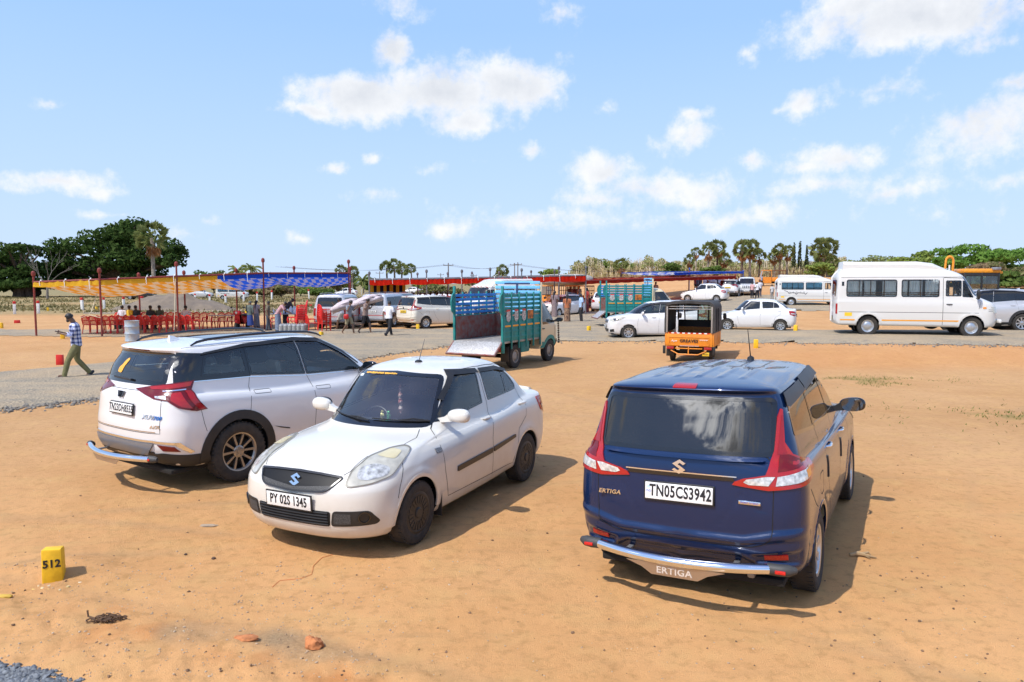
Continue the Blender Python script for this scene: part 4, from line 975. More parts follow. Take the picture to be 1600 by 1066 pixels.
# ---------------------------------------------------------------- people: one skinned surface per body, clothes grown over the same bones
SKIN = mat('skin_brown', (.16, .085, .05), .5, var=.12, vscale=8); HAIR = mat('hair_black', (.010, .009, .009), .55, var=.3)
SHOE = mat('shoe_dark', (.02, .022, .028), .55, var=.2)
def skin_mesh(chains, name, lvl=1):
 """chains: list of lists of (pos, radius or (rx,ry)); points at the same place are welded into one skeleton"""
 vs = []; rad = []; ed = []; idx = {}
 for ch in chains:
  prev = None
  for p, r in ch:
   k = tuple(round(c, 4) for c in p)
   if k not in idx: idx[k] = len(vs); vs.append(p); rad.append(r if hasattr(r, '__len__') else (r, r))
   i = idx[k]
   if prev is not None and prev != i: ed.append((prev, i))
   prev = i
 me = bpy.data.meshes.new(name); me.from_pydata([tuple(v) for v in vs], ed, [])
 o = bpy.data.objects.new(name, me); COL.objects.link(o)
 m = o.modifiers.new('skin', 'SKIN'); m.use_smooth_shade = True; m.branch_smoothing = .4
 for i, sv in enumerate(me.skin_vertices[0].data): sv.radius = rad[i]; sv.use_root = (i == 0)
 if lvl: sb = o.modifiers.new('sub', 'SUBSURF'); sb.levels = lvl; sb.render_levels = lvl
 dg = bpy.context.evaluated_depsgraph_get(); dg.update()
 out = bpy.data.meshes.new_from_object(o.evaluated_get(dg)); out.name = name
 bpy.data.objects.remove(o); bpy.data.meshes.remove(me)
 out.polygons.foreach_set('use_smooth', [True] * len(out.polygons))
 return out
def lerp3(a, b, t): return tuple(a[i] + (b[i] - a[i]) * t for i in range(3))
def pose(lean=0.0, head=(.03, 0), la=None, ra=None, ll=None, rl=None, hip=.93, hx=0.0, twist=0.0):
 """arms: (elbow, wrist) relative to the shoulder; legs: (knee, ankle, toe) absolute"""
 sn, cs = math.sin(lean), math.cos(lean)
 def up(h, side=0.0, fwd=0.0): return (hx + sn * h + cs * fwd, side, hip + cs * h - sn * fwd)
 J = {'pel': (hx, 0, hip), 'sp': up(.17), 'ch': up(.36), 'nk': up(.53), 'hd': up(.62, 0, head[0]), 'ht': up(.74, 0, head[0] * 1.7 + .01)}
 for s, arm, leg, n in ((1, la, ll, 'l'), (-1, ra, rl, 'r')):
  sh = up(.462, .178 * s, -.01 + twist * s); J['sh' + n] = sh
  e, w = arm or ((-.02, .035 * s, -.28), (.04, .03 * s, -.53))
  J['el' + n] = tuple(sh[i] + e[i] for i in range(3)); J['wr' + n] = tuple(sh[i] + w[i] for i in range(3))
  J['hp' + n] = (hx, .095 * s, hip - .06)
  k, a, t = leg or ((hx + .02, .10 * s, .49), (hx - .02, .11 * s, .08), (hx + .14, .125 * s, .03))
  J['kn' + n], J['an' + n], J['to' + n] = k, a, t
 return J
_PM = {}
def person_meshes(key, J, sleeve=.45, fem=False, skirt=None, short=False, fingers=False, lvl=1, longhair=False, cloth_len=.02):
 if key in _PM: return _PM[key]
 H = {}
 ch = [[(J['pel'], (.09, .085)), (J['sp'], (.10, .09)), (J['ch'], (.10, .09)), (J['nk'], (.052, .052)), (J['hd'], (.088, .082)), (J['ht'], (.062, .058))]]
 for n, s in (('l', 1), ('r', -1)):
  sh, el, wr = J['sh' + n], J['el' + n], J['wr' + n]; d = Vector(wr) - Vector(el); d.normalize()
  hd = tuple(Vector(wr) + d * .085); tip = tuple(Vector(wr) + d * .14)
  arm = [(J['ch'], (.10, .09)), (sh, .052), (lerp3(sh, el, .5), .043), (el, .036), (lerp3(el, wr, .35), .036), (wr, .024), (hd, (.034, .018))]
  ch.append(arm)
  if fingers:
   side = d.cross(Vector((0, 0, 1))).normalized() if abs(d.z) < .9 else Vector((0, 1, 0)); dn = side.cross(d)
   for k, (o, L) in enumerate(((-.027, .055), (-.009, .066), (.009, .062), (.026, .048))):
    b0 = Vector(hd) + side * o + d * .012; b1 = b0 + d * L * .5 - dn * .006; b2 = b1 + d * L * .42 - dn * .018
    ch.append([(hd, (.034, .018)), (tuple(b0), .0095), (tuple(b1), .0085), (tuple(b2), .007)])
   t0 = Vector(wr) + d * .04; t1 = t0 + dn * .035 + d * .025; t2 = t1 + d * .035 + side * (.012 * s)
   ch.append([(hd, (.034, .018)), (tuple(t1), .010), (tuple(t2), .008)])
  else: ch.append([(hd, (.034, .018)), (tip, (.026, .014))])
  hp, kn, an, to = J['hp' + n], J['kn' + n], J['an' + n], J['to' + n]
  ch.append([(J['pel'], (.09, .085)), (hp, .078), (lerp3(hp, kn, .5), .070), (kn, .054), (lerp3(kn, an, .35), .056), (an, .036), (lerp3(an, to, .55), (.036, .03)), (to, (.030, .02))])
 hd = Vector(J['hd']); ax = (Vector(J['ht']) - hd).normalized(); fw = Vector((1, 0, 0)) - ax * ax.x; fw.normalize()
 H['body'] = skin_mesh(ch, 'person_body', lvl)
 f = MB(); c = hd + ax * .03
 f.add([tuple(c + fw * .066 + ax * .02), tuple(c + fw * .096 - ax * .025), tuple(c + fw * .066 + Vector((0, .018, 0)) - ax * .03), tuple(c + fw * .066 - Vector((0, .018, 0)) - ax * .03)], [(0, 2, 1), (0, 1, 3), (1, 2, 3)])
 for s in (1, -1): f.ball(tuple(c + Vector((0, .070 * s, -.005))), .022, 6, 5, (1, .4, 1.4))
 H['face'] = f.mesh('face_features', 60)
 e = MB()
 for s in (1, -1): e.ball(tuple(c + fw * .064 + Vector((0, .030 * s, 0)) + ax * .012), .011, 6, 5)
 e.ball(tuple(c + fw * .066 - ax * .055), .018, 6, 5, (.5, 1.3, .35))
 H['eyes'] = e.mesh('eyes', 60)
 def rings(mb, rows, N=16):
  vs = []
  for p, a, rx, ry in rows:
   f2 = Vector((1, 0, 0)) - a * a.x; f2.normalize()
   for j in range(N):
    t = 2 * math.pi * j / N; vs.append(tuple(Vector(p) + f2 * rx * math.cos(t) + Vector((0, 1, 0)) * ry * math.sin(t)))
  k = len(rows)
  mb.add(vs, [(i * N + j, i * N + (j + 1) % N, (i + 1) * N + (j + 1) % N, (i + 1) * N + j) for i in range(k - 1) for j in range(N)] + [tuple((k - 1) * N + j for j in range(N))])
 P_, S_, C_, K_ = (Vector(J[q]) for q in ('pel', 'sp', 'ch', 'nk')); at_ = (K_ - P_).normalized(); uz = Vector((0, 0, 1))
 hipdir = at_ if key.startswith('bend') else uz
 b = MB(); hem = P_ - hipdir * (.02 + cloth_len)
 rings(b, [(hem, uz, .128, .176), (P_ + at_ * .05, at_, .126, .170), (S_, at_, .120, .160), (C_ - at_ * .02, at_, .128, .176), (C_.lerp(K_, .5), at_, .118, .178), (C_.lerp(K_, .78), at_, .090, .140), (C_.lerp(K_, .98), at_, .062, .066)])
 for n in 'lr':
  sh, el, wr = (Vector(J[q + n]) for q in ('sh', 'el', 'wr')); ins = C_.lerp(K_, .55); ins = ins.lerp(sh, .55)
  pts = [ins, sh + (el - sh).normalized() * .0, sh.lerp(el, .5)]; rs = [.042, .064, .062]
  if sleeve > .6: pts += [el, el.lerp(wr, .3), el.lerp(wr, sleeve - .3)]; rs += [.056, .054, .050]
  else: pts.append(sh.lerp(el, .75)); rs.append(.064)
  b.tube(pts, rs, 10)
 H['shirt'] = b.mesh('shirt', 80)
 if skirt is None:
  b = MB(); hl = (Vector(J['hpl']) + Vector(J['hpr'])) / 2
  rings(b, [(P_ + hipdir * .07, hipdir, .112, .155), (P_, uz, .118, .165), (hl, uz, .118, .168), (hl - uz * .05, uz, .10, .15)])
  for n in 'lr':
   hp, kn, an = (Vector(J[q + n]) for q in ('hp', 'kn', 'an'))
   pts = [hp + uz * .02, hp.lerp(kn, .25), hp.lerp(kn, .6), hp.lerp(kn, .92)]; rs = [.088, .096, .084, .072]
   if not short: pts += [kn.lerp(an, .08), kn.lerp(an, .4), kn.lerp(an, .8), kn.lerp(an, 1.02)]; rs += [.068, .068, .060, .058]
   b.tube(pts, rs, 12)
  H['trousers'] = b.mesh('trousers', 80)
 else:
  b = MB(); px, py, pz = J['pel']; prof = []
  N = 22; vs = []; rows = [(.10, .115, .135), (-.02, .135, .165), (-.25, .15, .175), (-.50, .165, .185), (-(pz - skirt), .175, .20)]
  for k, (dz, rx, ry) in enumerate(rows):
   for j in range(N):
    a = 2 * math.pi * j / N; w = 1 + .05 * k / 4 * math.sin(a * 7)
    vs.append((px + .01 * k + rx * w * math.cos(a), py + ry * w * math.sin(a), pz + dz))
  b.add(vs, [(i * N + j, i * N + (j + 1) % N, (i + 1) * N + (j + 1) % N, (i + 1) * N + j) for i in range(4) for j in range(N)])
  H['trousers'] = b.mesh('skirt', 80)
 sh_ = MB()
 for n in 'lr':
  a, t = Vector(J['an' + n]), Vector(J['to' + n]); d = (t - a); d2 = Vector((d.x, d.y, 0)).normalized(); sole = min(a.z - .085, t.z - .03)
  x = d.normalized(); y = Vector((0, 0, 1)).cross(x).normalized(); M = frame(a - x * .05, x, y)
  bm = _blob(0, (.145, .048, .042), 3)
  for v in bm.verts:
   v.co.x += .095
   if v.co.x > .1: v.co.z *= .72; v.co.z -= .010
   v.co.z -= .035
  sh_.bm(bm, M)
 H['shoes'] = sh_.mesh('shoes', 60)
 h = MB(); n = 14; m = 8; vs = []
 for i in range(m + 1):
  th = (math.pi * .60) * i / m
  for j in range(n):
   ph = 2 * math.pi * j / n; dirv = ax * math.cos(th) + fw * math.sin(th) * math.cos(ph) + Vector((0, 1, 0)) * math.sin(th) * math.sin(ph)
   k = 1.0 if dirv.dot(fw) < .30 or i < m * .55 else .80
   r = .097 * (1 + rng.uniform(-.04, .06)) * k
   vs.append(tuple(hd + ax * .045 - fw * .008 + Vector((dirv.x * r * 1.0, dirv.y * r * .92, dirv.z * r * 1.06))))
 h.add(vs, [(i * n + j, i * n + (j + 1) % n, (i + 1) * n + (j + 1) % n, (i + 1) * n + j) for i in range(m) for j in range(n)])
 if longhair:
  nk = Vector(J['nk']); bk = -fw
  h.tube([tuple(hd + bk * .09), tuple(nk + bk * .10), tuple(Vector(J['ch']) + bk * .125), tuple(Vector(J['sp']) + bk * .13)], [.05, .045, .035, .012], 8)
 H['hair'] = h.mesh('hair', 60)
 _PM[key] = H
 return H
_JOIN = {}
def joined(key, H):
 """all of a figure in one mesh with five material slots (small figures far away)"""
 if key in _JOIN: return _JOIN[key]
 b = MB()
 for part, mi in (('body', 0), ('face', 0), ('shirt', 1), ('trousers', 2), ('shoes', 3), ('hair', 4)):
  me = H[part]; b.cur = mi; b.add([v.co.copy() for v in me.vertices], [tuple(p.vertices) for p in me.polygons])
 _JOIN[key] = b.mesh('person_figure', 60)
 return _JOIN[key]
def cloth(c, name=None): return mat('cloth_%.2f_%.2f_%.2f' % c, c, .85, var=.18, vscale=9, bump=.25, bscale=30)
def person(key, H, loc, rz, label, top, bottom, group=None, scale=1.0, full=True, shoes=None, hair=None, skin=None, topmat=None):
 tm = topmat or cloth(top); bmt = cloth(bottom); sk = skin or SKIN; sm = shoes or SHOE; hm = hair or HAIR
 if full:
  o = link('person', H['body'], sk, None, loc)
  link('face', H['face'], sk, o); link('eyes', H['eyes'], mat('eye_dark', (.02, .015, .012), .3), o)
  link('shirt', H['shirt'], tm, o); link('trousers', H['trousers'], bmt, o)
  if sm != 'bare': link('shoes', H['shoes'], sm, o)
  link('hair', H['hair'], hm, o)
 else:
  o = link('person', joined(key, H), [sk, tm, bmt, sk if sm == 'bare' else sm, hm], None, loc)
 o.rotation_euler = (0, 0, rz); o.scale = (scale,) * 3
 return tag(o, label, 'person', group)
# ---------------------------------------------------------------- minibus
VANW = mat('paint_van_white', (.64, .63, .60), .35, coat=.5, dust=.25)
TEAL = mat('paint_teal', (.008, .25, .235), .5, var=.3, vscale=5, col2=(.012, .16, .16)); SKYB = mat('paint_sky_blue', (.03, .22, .60), .5, var=.2, vscale=6)
SKYL = mat('paint_light_blue', (.16, .48, .76), .5, var=.15, vscale=6)
RUST = mat('paint_rust_red', (.24, .045, .025), .7, col2=(.20, .16, .15), vscale=7, bump=.1); CREAMT = mat('paint_truck_cream', (.66, .56, .36), .4, coat=.4, dust=.5)
ORANGE = mat('paint_orange', (.70, .235, .015), .42, coat=.3, var=.1); STRIPE = mat('stripe_orange', (.80, .34, .02), .4)
CANVAS = mat('canvas_black', (.040, .037, .035), .75, var=.3, bump=.3, bscale=25); REDM = mat('paint_red', (.48, .012, .012), .45, var=.15); WHITEM = mat('sticker_white_plain', (.78, .78, .76), .5)
def soft_box(mb, x0, x1, y0, y1, z0, z1, b): return mb.box(x0, x1, y0, y1, z0, z1, b)
def curtain_mesh(L, h, pl=.05, amp=.018):
 b = MB(); n = int(L / pl * 4); vs = []
 for i in range(n + 1):
  y = amp * math.sin(i * math.pi / 2) + rng.uniform(-.006, .006)
  vs += [(L * i / n, y, 0), (L * i / n, y * .7, h)]
 b.add(vs, [(2 * i, 2 * i + 2, 2 * i + 3, 2 * i + 1) for i in range(n)])
 return b.mesh('curtain', 80)
def build_van(loc, rz, label, group=None, cur=(.74, .84, .84), gap=True, scrawl=False, garland=False, front_glass=None, scale=1.0):
 root = empty('minibus', loc, rz, label, 'minibus', group, scale)
 Z = lambda a, bb, c: [a, (a + bb) / 2, bb, (bb + c) / 2, c]
 rows = [[4.0, .5, 3, -1.02, .15, 4, .92, .95, .93] + Z(.33, .36, .38), [4.18, .55, 3, -1.08, .16, 4.5, .98, 1.0, .99] + Z(.38, .41, .42), [4.25, .6, 3, -1.12, .18, 4.5, 1.0, 1.02, 1.01] + Z(.55, .55, .55),
   [4.25, .6, 3, -1.12, .18, 4.5, 1.01, 1.03, 1.02] + Z(.8, .8, .8), [4.22, .6, 2.8, -1.12, .18, 4.5, 1.0, 1.03, 1.02] + Z(1.0, 1.02, 1.02), [4.15, .6, 2.8, -1.12, .18, 4.5, .985, 1.02, 1.02] + Z(1.12, 1.15, 1.15),
   [3.9, .55, 2.8, -1.11, .18, 4.5, .965, 1.01, 1.01] + Z(1.25, 1.21, 1.21), [3.68, .5, 2.6, -1.11, .18, 4.5, .95, 1.0, 1.0] + Z(1.36, 1.28, 1.28), [3.42, .45, 2.6, -1.09, .18, 4.5, .92, .975, .98] + Z(1.7, 1.63, 1.62),
   [3.20, .42, 2.6, -1.07, .18, 4.5, .88, .945, .95] + Z(2.0, 1.97, 1.97), [3.10, .42, 2.6, -1.05, .2, 4, .84, .90, .91] + Z(2.08, 2.08, 2.07), [2.75, .5, 2.6, -.98, .25, 3.5, .72, .80, .80] + Z(2.22, 2.24, 2.21),
   [2.3, .6, 2.4, -.9, .3, 3, .5, .6, .6] + Z(2.32, 2.33, 2.29), [1.8, .3, 2, -.6, .3, 2, .001, .001, .001] + Z(2.35, 2.36, 2.32)]
 b = Body(rows, 150, 110, [(0, .35, .43, .015), (3.35, .35, .43, .015)], [])
 b.arch(0, .35, .41); b.arch(3.35, .35, .41)
 GT = G_OPEN
 sw = [('side_window', [(-.76, 1.33), (-.76, 1.91), (.93, 1.91), (.93, 1.33)], .08), ('side_window', [(1.07, 1.33), (1.07, 1.91), (2.30, 1.91), (2.30, 1.33)], .08),
    ('side_window', [(2.50, 1.36), (2.50, 1.88), (3.0, 1.88), (3.0, 1.36)], .05), ('side_window', [(3.03, 1.34), (3.03, 1.88), (3.13, 1.87), (3.40, 1.32)], .04)]
 side_windows(b, root, sw, TRIM, GT, .035)
 end_window(b, root, 0, [(-.84, 1.36), (.84, 1.36), (.80, 2.0), (-.80, 2.0)], TRIM, front_glass or G_TINT, .04, .09, nm='windshield')
 end_window(b, root, 180, [(-.80, 1.33), (.80, 1.33), (.78, 1.9), (-.78, 1.9)], TRIM, G_DARK, .04, .09)
 cm = mat('curtain_%.2f' % cur[2], cur, .9, var=.12)
 for s in (1, -1):
  for x0, L in ((-.72, .5), (-.15, .38), (.45, .45), (1.12, .15), (1.34, .42), (1.85, .42)) if gap else ((-.72, .78), (.1, .8), (1.12, 1.14)):
   c = link('curtain', curtain_mesh(L, .56), cm, root, (x0, s * .925, 1.35))
  m = MB()
  for x in (.05, .5, -.33, 1.68): m.box(x - .012, x + .012, s * .985 - .012, s * .985 + .012, 1.35, 1.90)
  m.build('window_bar', TRIM, root)
  m = MB(); m.box(-.74, .91, s * 1.0 - .01, s * 1.0 + .01, 1.41, 1.43); m.box(-.74, .91, s * 1.0 - .01, s * 1.0 + .01, 1.47, 1.49); m.box(1.09, 2.28, s * 1.0 - .01, s * 1.0 + .01, 1.41, 1.43); m.box(1.09, 2.28, s * 1.0 - .01, s * 1.0 + .01, 1.47, 1.49); m.build('guard_rail', TRIM, root)
  b.patch('side_stripe', 90 * s, V3([(-.95, .53), (-.45, .53), (-.45, .575), (-.95, .575)], 'y', s), STRIPE, root, off=.003, cell=.2, skirt=0); b.patch('side_stripe', 90 * s, V3([(.45, .53), (2.95, .53), (2.95, .575), (.45, .575)], 'y', s), STRIPE, root, off=.003, cell=.2, skirt=0)
  arch_ring(b, 'arch_lip', VANW, root, 0, .35, .40, .47, .012, .38, side=(90 * s,)); arch_ring(b, 'arch_lip', VANW, root, 3.35, .35, .40, .47, .012, .38, side=(90 * s,))
  k = MB(); k.bm(_blob(0, (.05, .10, .16), 3)); o = k.build('side_mirror', BLK, root, loc=(3.48, s * 1.13, 1.42)); a = MB(); a.tube([(0, -s * .04, -.10), (0, -s * .22, -.12)], .015, 6); a.build('mirror_arm', BLK, o)
  door_handle(root, b, 2.62, 1.10, s, BLK, .2)
  b.patch('headlamp', 35 * s, V3([], 'x') or [(4.15, .62 * s, 1.02), (4.20, .62 * s, .80), (4.0, .92 * s, .82), (3.95, .93 * s, 1.02)], HEAD_L, root, off=.012, cell=.08)
  b.patch('tail_lamp', 180 - 25 * s, [(-1.1, .90 * s, 1.1), (-1.05, 1.0 * s, 1.1), (-1.05, 1.0 * s, .75), (-1.1, .90 * s, .75)], RED_L, root, off=.012, cell=.1)
  b.patch('side_lamp', 90 * s, V3([(-.92, 1.70), (-.84, 1.70), (-.84, 1.84), (-.92, 1.84)], 'y', s), TRIM, root, off=.006, cell=.1)
  b.patch('side_plate', 90 * s, V3([(-.80, .68), (-.55, .68), (-.55, .80), (-.80, .80)], 'y', s), PLY, root, off=.004, cell=.1)
  k = MB(); k.prism(rounded(V2([(-.05, -.03), (.06, -.03), (.06, .03), (-.05, .03)]), .02), 0, .012, frame(b.hit(90 * s, b.to2(90 * s, (3.72, s, .99)))[0], (1, 0, 0), (0, 0, 1))); k.build('indicator', AMB_L, root)
  if scrawl:
   pts = [(-.55, 1.26), (-.3, 1.17), (-.2, 1.02), (.1, 1.10), (.3, 1.05), (.35, .94), (.5, 1.08), (1.0, 1.04), (1.05, .94), (1.2, 1.10)]
   vs, fs = b.line_mesh(90 * s, V3(pts, 'y', s), .05, .004); k = MB(); k.add(vs, fs)
   for x in (-.2, .05, .3, .6, .85):
    vs, fs = b.line_mesh(90 * s, V3([(x, 1.06), (x + .09, 1.17), (x + .14, 1.10), (x + .05, 1.03)], 'y', s), .025, .004); k.add(vs, fs)
   k.build('body_graphic', mat('graphic_grey', (.12, .12, .13), .5), root)
 sg = []
 for s in (1, -1):
  sg += [(90 * s, V3([(2.42, 1.95), (2.42, .42)], 'y', s)), (90 * s, V3([(3.62, 1.28), (3.55, .95)], 'y', s)), (90 * s, V3([(2.42, 1.97), (3.1, 1.95)], 'y', s)), (90 * s, V3([(-1.0, .82), (3.55, .82)], 'y', s)),
      (90 * s, V3([(-1.0, 1.99), (3.1, 1.99)], 'y', s)), (90 * s, V3([(3.85, .93), (4.05, .92)], 'y', s)), (90 * s, V3([(3.85, .88), (4.05, .87)], 'y', s))]
 seam(b, root, sg, .014)
 r = MB(); prof = [(-.90, 2.20), (-.86, 2.53), (-.80, 2.53), (-.2, 2.51), (1.6, 2.51), (2.1, 2.45), (2.85, 2.12), (2.4, 2.1)]
 M = frame((0, 0, 0), (1, 0, 0), (0, 0, 1)); k = len(prof); vs = []
 for y, ins in ((-.72, .10), (-.60, 0), (.60, 0), (.72, .10)): vs += [(x, y, z - (ins if z > 2.22 else 0)) for x, z in prof]
 r.add(vs, [(i * k + j, i * k + (j + 1) % k, (i + 1) * k + (j + 1) % k, (i + 1) * k + j) for i in range(3) for j in range(k)] + [tuple(range(k)), tuple(range(4 * k - 1, 3 * k - 1, -1))])
 r.build('roof_fairing', VANW, root, smooth=30)
 l = MB()
 for y in (-.55, -.30): l.tube([(-1.2, y, .50), (-1.2, y, 2.0), (-1.05, y, 2.2)], .014, 6)
 for z in (.6, .9, 1.2, 1.5, 1.8): l.tube([(-1.2, -.55, z), (-1.2, -.30, z)], .012, 6)
 l.build('ladder', WHITEM, root)
 g = MB(); g.box(4.20, 4.31, -.9, .9, .50, .62, .04); g.build('bumper', VANW, root)
 b.patch('grille', 0, V3(rounded(V2([(-.55, 1.02), (.55, 1.02), (.5, .80), (-.5, .80)]), .05), 'x', 1), TRIM, root, off=.008, cell=.1)
 plate(root, PLATE_F(4.315, .56), '', PLY); plate(root, PLATE_B(-1.14, .6), '', PLY)
 if garland:
  k = MB()
  for i in range(26):
   y = -.84 + 1.68 * i / 25; h, n = b.hit(0, (y, 2.03 + .03 * math.sin(i * 1.3))); k.ball(h, .035, 6, 5)
  o = k.build('garland', mat('garland_red', (.45, .03, .02), .7, col2=(.75, .7, .6), vscale=9), None); o.parent = root
 S = seat_mesh(); sm = mat('seat_grey', (.13, .12, .11), .75, var=.25)
 for x in (-.5, .4, 1.3): link('bench', S['b'], sm, root, (x, 0, .95))
 for y in (-.45, .45): link('seat', S['s'], sm, root, (2.65, y, .85))
 w = link('steering_wheel', S['w'], BLK, root, (3.15, -.45, 1.32)); w.rotation_euler = (0, R(-40), 0)
 underbody(root, -.9, 3.9, .80, .36, .42, (0, 3.35), .35)
 f = MB(); f.box(-.9, 3.3, -.95, .95, .88, .93); f.build('floor_pan', mat('van_floor', (.08, .075, .07), .8), root)
 for x in (0, 3.35):
  for y in (.86, -.86): wheel(root, x, y, .35, .21, .215, 'steel', SILV)
 b.shell('body', VANW, root)
 return root
# ---------------------------------------------------------------- small stake truck
def build_truck(loc, rz, label, group=None, ramp=True, scale=1.0, gate=None):
 root = empty('stake_truck', loc, rz, label, 'truck', group, scale)
 x0, x1, w, fz = -.78, 1.40, .74, .76
 f = MB(); f.box(x0, x1, -w, w, fz - .06, fz, .01); f.build('bed_floor', mat('bed_steel', (.38, .36, .33), .5, .4, var=.4, vscale=9, bump=.1), root)
 def slats(name, y, m_board, m_slat, zt, board_top, m_in=None):
  """one long side of the bed"""
  s = 1 if y > 0 else -1
  pn = empty(name, (0, 0, 0)); pn.parent = root
  bo = MB(); bo.box(x0, x1, y - .018, y + .018, fz, board_top, .004); bo.build('side_board', m_board, pn)
  if m_in:
   bi = MB(); bi.box(x0 + .02, x1 - .02, y - s * .03 - .006, y - s * .03 + .006, fz + .01, board_top - .02); bi.build('side_lining', m_in, pn)
  z = board_top + .035
  while z + .075 < zt:
   sl = MB(); sl.box(x0, x1, y - .014, y + .014, z, z + .075, .004); sl.build('slat', m_slat, pn); z += .118
  return pn
 for s in (1, -1):
  pn = slats('bed_side', s * w, TEAL, TEAL, 2.06, 1.42, RUST)
  if s > 0:
   for c in pn.children:
    if c.name.startswith('slat'): c.material_slots[0].link = 'OBJECT'; c.material_slots[0].material = SKYB
  for k in range(6):
   x = x0 + .03 + (x1 - x0 - .06) * k / 5
   p = MB(); p.box(x - .025, x + .025, s * (w + .030) - .018, s * (w + .030) + .018, fz - .22 if k else fz - .3, 2.06, .006); p.build('stake', TEAL, root)
  for k in range(4):                                   # horizontal battens on the outer board
   z = .84 + k * .155; p = MB(); p.box(x0, x1, s * (w + .02) - .008, s * (w + .02) + .008, z, z + .05, .003); p.build('batten', TEAL, root)
  for k in range(5):
   x = x0 + .10 + (x1 - x0 - .06) * k / 5
   p = MB(); p.box(x, x + .30, s * (w + .031), s * (w + .035), 1.14, 1.185); p.build('reflective_tape', STRIPE, root)
  for k in range(3):
   x = x0 + .08 + .435 * k; p = MB(); p.prism([(math.cos(a) * .12, math.sin(a) * .15) for a in [2 * math.pi * i / 20 for i in range(20)]], 0, .004, frame((x + .2, s * (w + .032), 1.42), (1, 0, 0), (0, 0, 1)) if s < 0 else frame((x + .2, w + .032, 1.42), (-1, 0, 0), (0, 0, 1)))
   p.build('sticker', mat('sticker_print', (.72, .70, .66), .5, col2=(.10, .09, .09), vscale=22), root)
   p = MB(); p.box(x + .10, x + .30, s * (w + .0345) - .002, s * (w + .0345) + .002, 1.55, 1.60); p.build('sticker', mat('sticker_red', (.6, .05, .03), .5), root)
  p = MB(); p.box(x0 + 1.38, x0 + 1.74, s * (w + .034) - .003, s * (w + .034) + .003, 1.32, 1.56); o = p.build('sticker', mat('sticker_flame', (.75, .22, .02), .5, col2=(.12, .05, .02), vscale=9), root)
  p = MB(); p.box(x0 - .03, x0 + .03, s * (w + .01) - .03, s * (w + .01) + .03, .46, 2.22, .008); p.build('corner_post', TEAL, root)
  p = MB(); p.prism(rounded(V2([(0, 1.45), (-.14, 1.55), (-.17, 1.8), (-.12, 1.98), (0, 2.06)]), .03), -.02, .02, frame((x0, s * (w + .01), 0), (1, 0, 0), (0, 0, 1))); p.build('post_wing', TEAL, root)
  p = MB(); p.box(x1 + .02, x1 + .08, s * w - .035, s * w + .035, .50, 2.32, .008); p.build('head_post', CREAMT, root)
 hb = MB(); hb.box(x1 - .01, x1 + .03, -w, w, fz, 1.42, .005); hb.build('headboard', RUST, root)
 z = 1.46
 while z < 2.27: hb = MB(); hb.box(x1 - .012, x1 + .018, -w, w, z, z + .085, .004); hb.build('slat', SKYL, root); z += .135
 hb = MB(); hb.box(x1 - .03, x1 + .02, -.42, .42, 2.26, 2.31, .01); hb.box(x1 - .025, x1 + .015, -.03, .03, 2.0, 2.26, .005); hb.build('head_rail', mat('paint_navy', (.02, .05, .14), .5), root)
 M = Matrix.Translation((x0 - .02, 0, fz - .02)) @ Matrix.Rotation(R(-38 if ramp else -90), 4, 'Y')
 tb = MB(); tb.box(-.50, 0, -w + .01, w - .01, -.02, .02, .006); o = tb.build('tail_board', mat('tread_plate', (.50, .49, .47), .38, .5, bump=.7, bscale=70, var=.25, vscale=30), root); o.matrix_local = M
 for a in ((-.52, -.48, -w, w), (-.52, .0, -w - .02, -w + .015), (-.52, .0, w - .015, w + .02)):
  e = MB(); e.box(a[0], a[1], a[2], a[3], -.026, .026, .004); e.build('board_edge', RUST, o)
 c = MB()
 for y in (-.35, .35): c.box(-.75, 2.5, y - .04, y + .04, .42, .56, .008)
 for x in (-.6, .3, 1.1): c.box(x - .04, x + .04, -.6, .6, .56, .70, .008)
 c.tube([(0, -.55, .31), (0, .55, .31)], .06, 8); c.box(.45, 1.0, .25, .6, .33, .55, .03); c.build('chassis', CAVITY, root)
 t = MB(); t.box(.42, .92, -.66, -.40, .38, .70, .03); t.box(.42, .92, .40, .66, .38, .70, .03); t.build('tool_box', TEAL, root)
 for s in (1, -1):
  t = MB(); t.box(-.80, -.74, s * .62 - .09, s * .62 + .09, .50, .60, .012); t.build('tail_lamp', RED_L, root)
  t = MB(); t.box(-.45, -.43, s * .62 - .12, s * .62 + .12, .20, .60, .004); t.build('mud_flap', BLK, root)
 t = MB(); t.box(-.83, -.76, -.55, .55, .44, .50, .01); t.build('rear_bar', mat('paint_deep_blue', (.02, .06, .30), .5), root)
 plate(root, PLATE_B(-.84, .47), '', PLY, .34, .1, .55, .075)
 Z = lambda z: [z] * 5
 rows = [[2.62, .25, 3, 1.45, .06, 6, .66, .68, .68] + Z(.40), [2.72, .28, 3, 1.44, .06, 6, .70, .72, .72] + Z(.55), [2.74, .30, 3, 1.44, .06, 6, .72, .74, .74] + Z(.80), [2.70, .30, 3, 1.44, .06, 6, .72, .745, .745] + Z(1.0),
   [2.62, .30, 3, 1.44, .06, 6, .71, .74, .74] + Z(1.12), [2.30, .30, 2.8, 1.44, .06, 6, .66, .70, .70] + Z(1.50), [2.05, .30, 2.8, 1.45, .08, 5, .61, .65, .65] + Z(1.76), [1.95, .30, 2.6, 1.47, .08, 5, .52, .56, .56] + Z(1.83),
   [1.85, .2, 2.4, 1.55, .1, 4, .3, .32, .32] + Z(1.86), [1.8, .1, 2, 1.6, .1, 2, .001, .001, .001] + Z(1.87)]
 b = Body(rows, 90, 70); b.arch(2.1, .31, .37)
 side_windows(b, root, [('side_window', [(1.56, 1.10), (1.58, 1.69), (2.0, 1.70), (2.44, 1.12)], .04)], TRIM, G_TINT, .035)
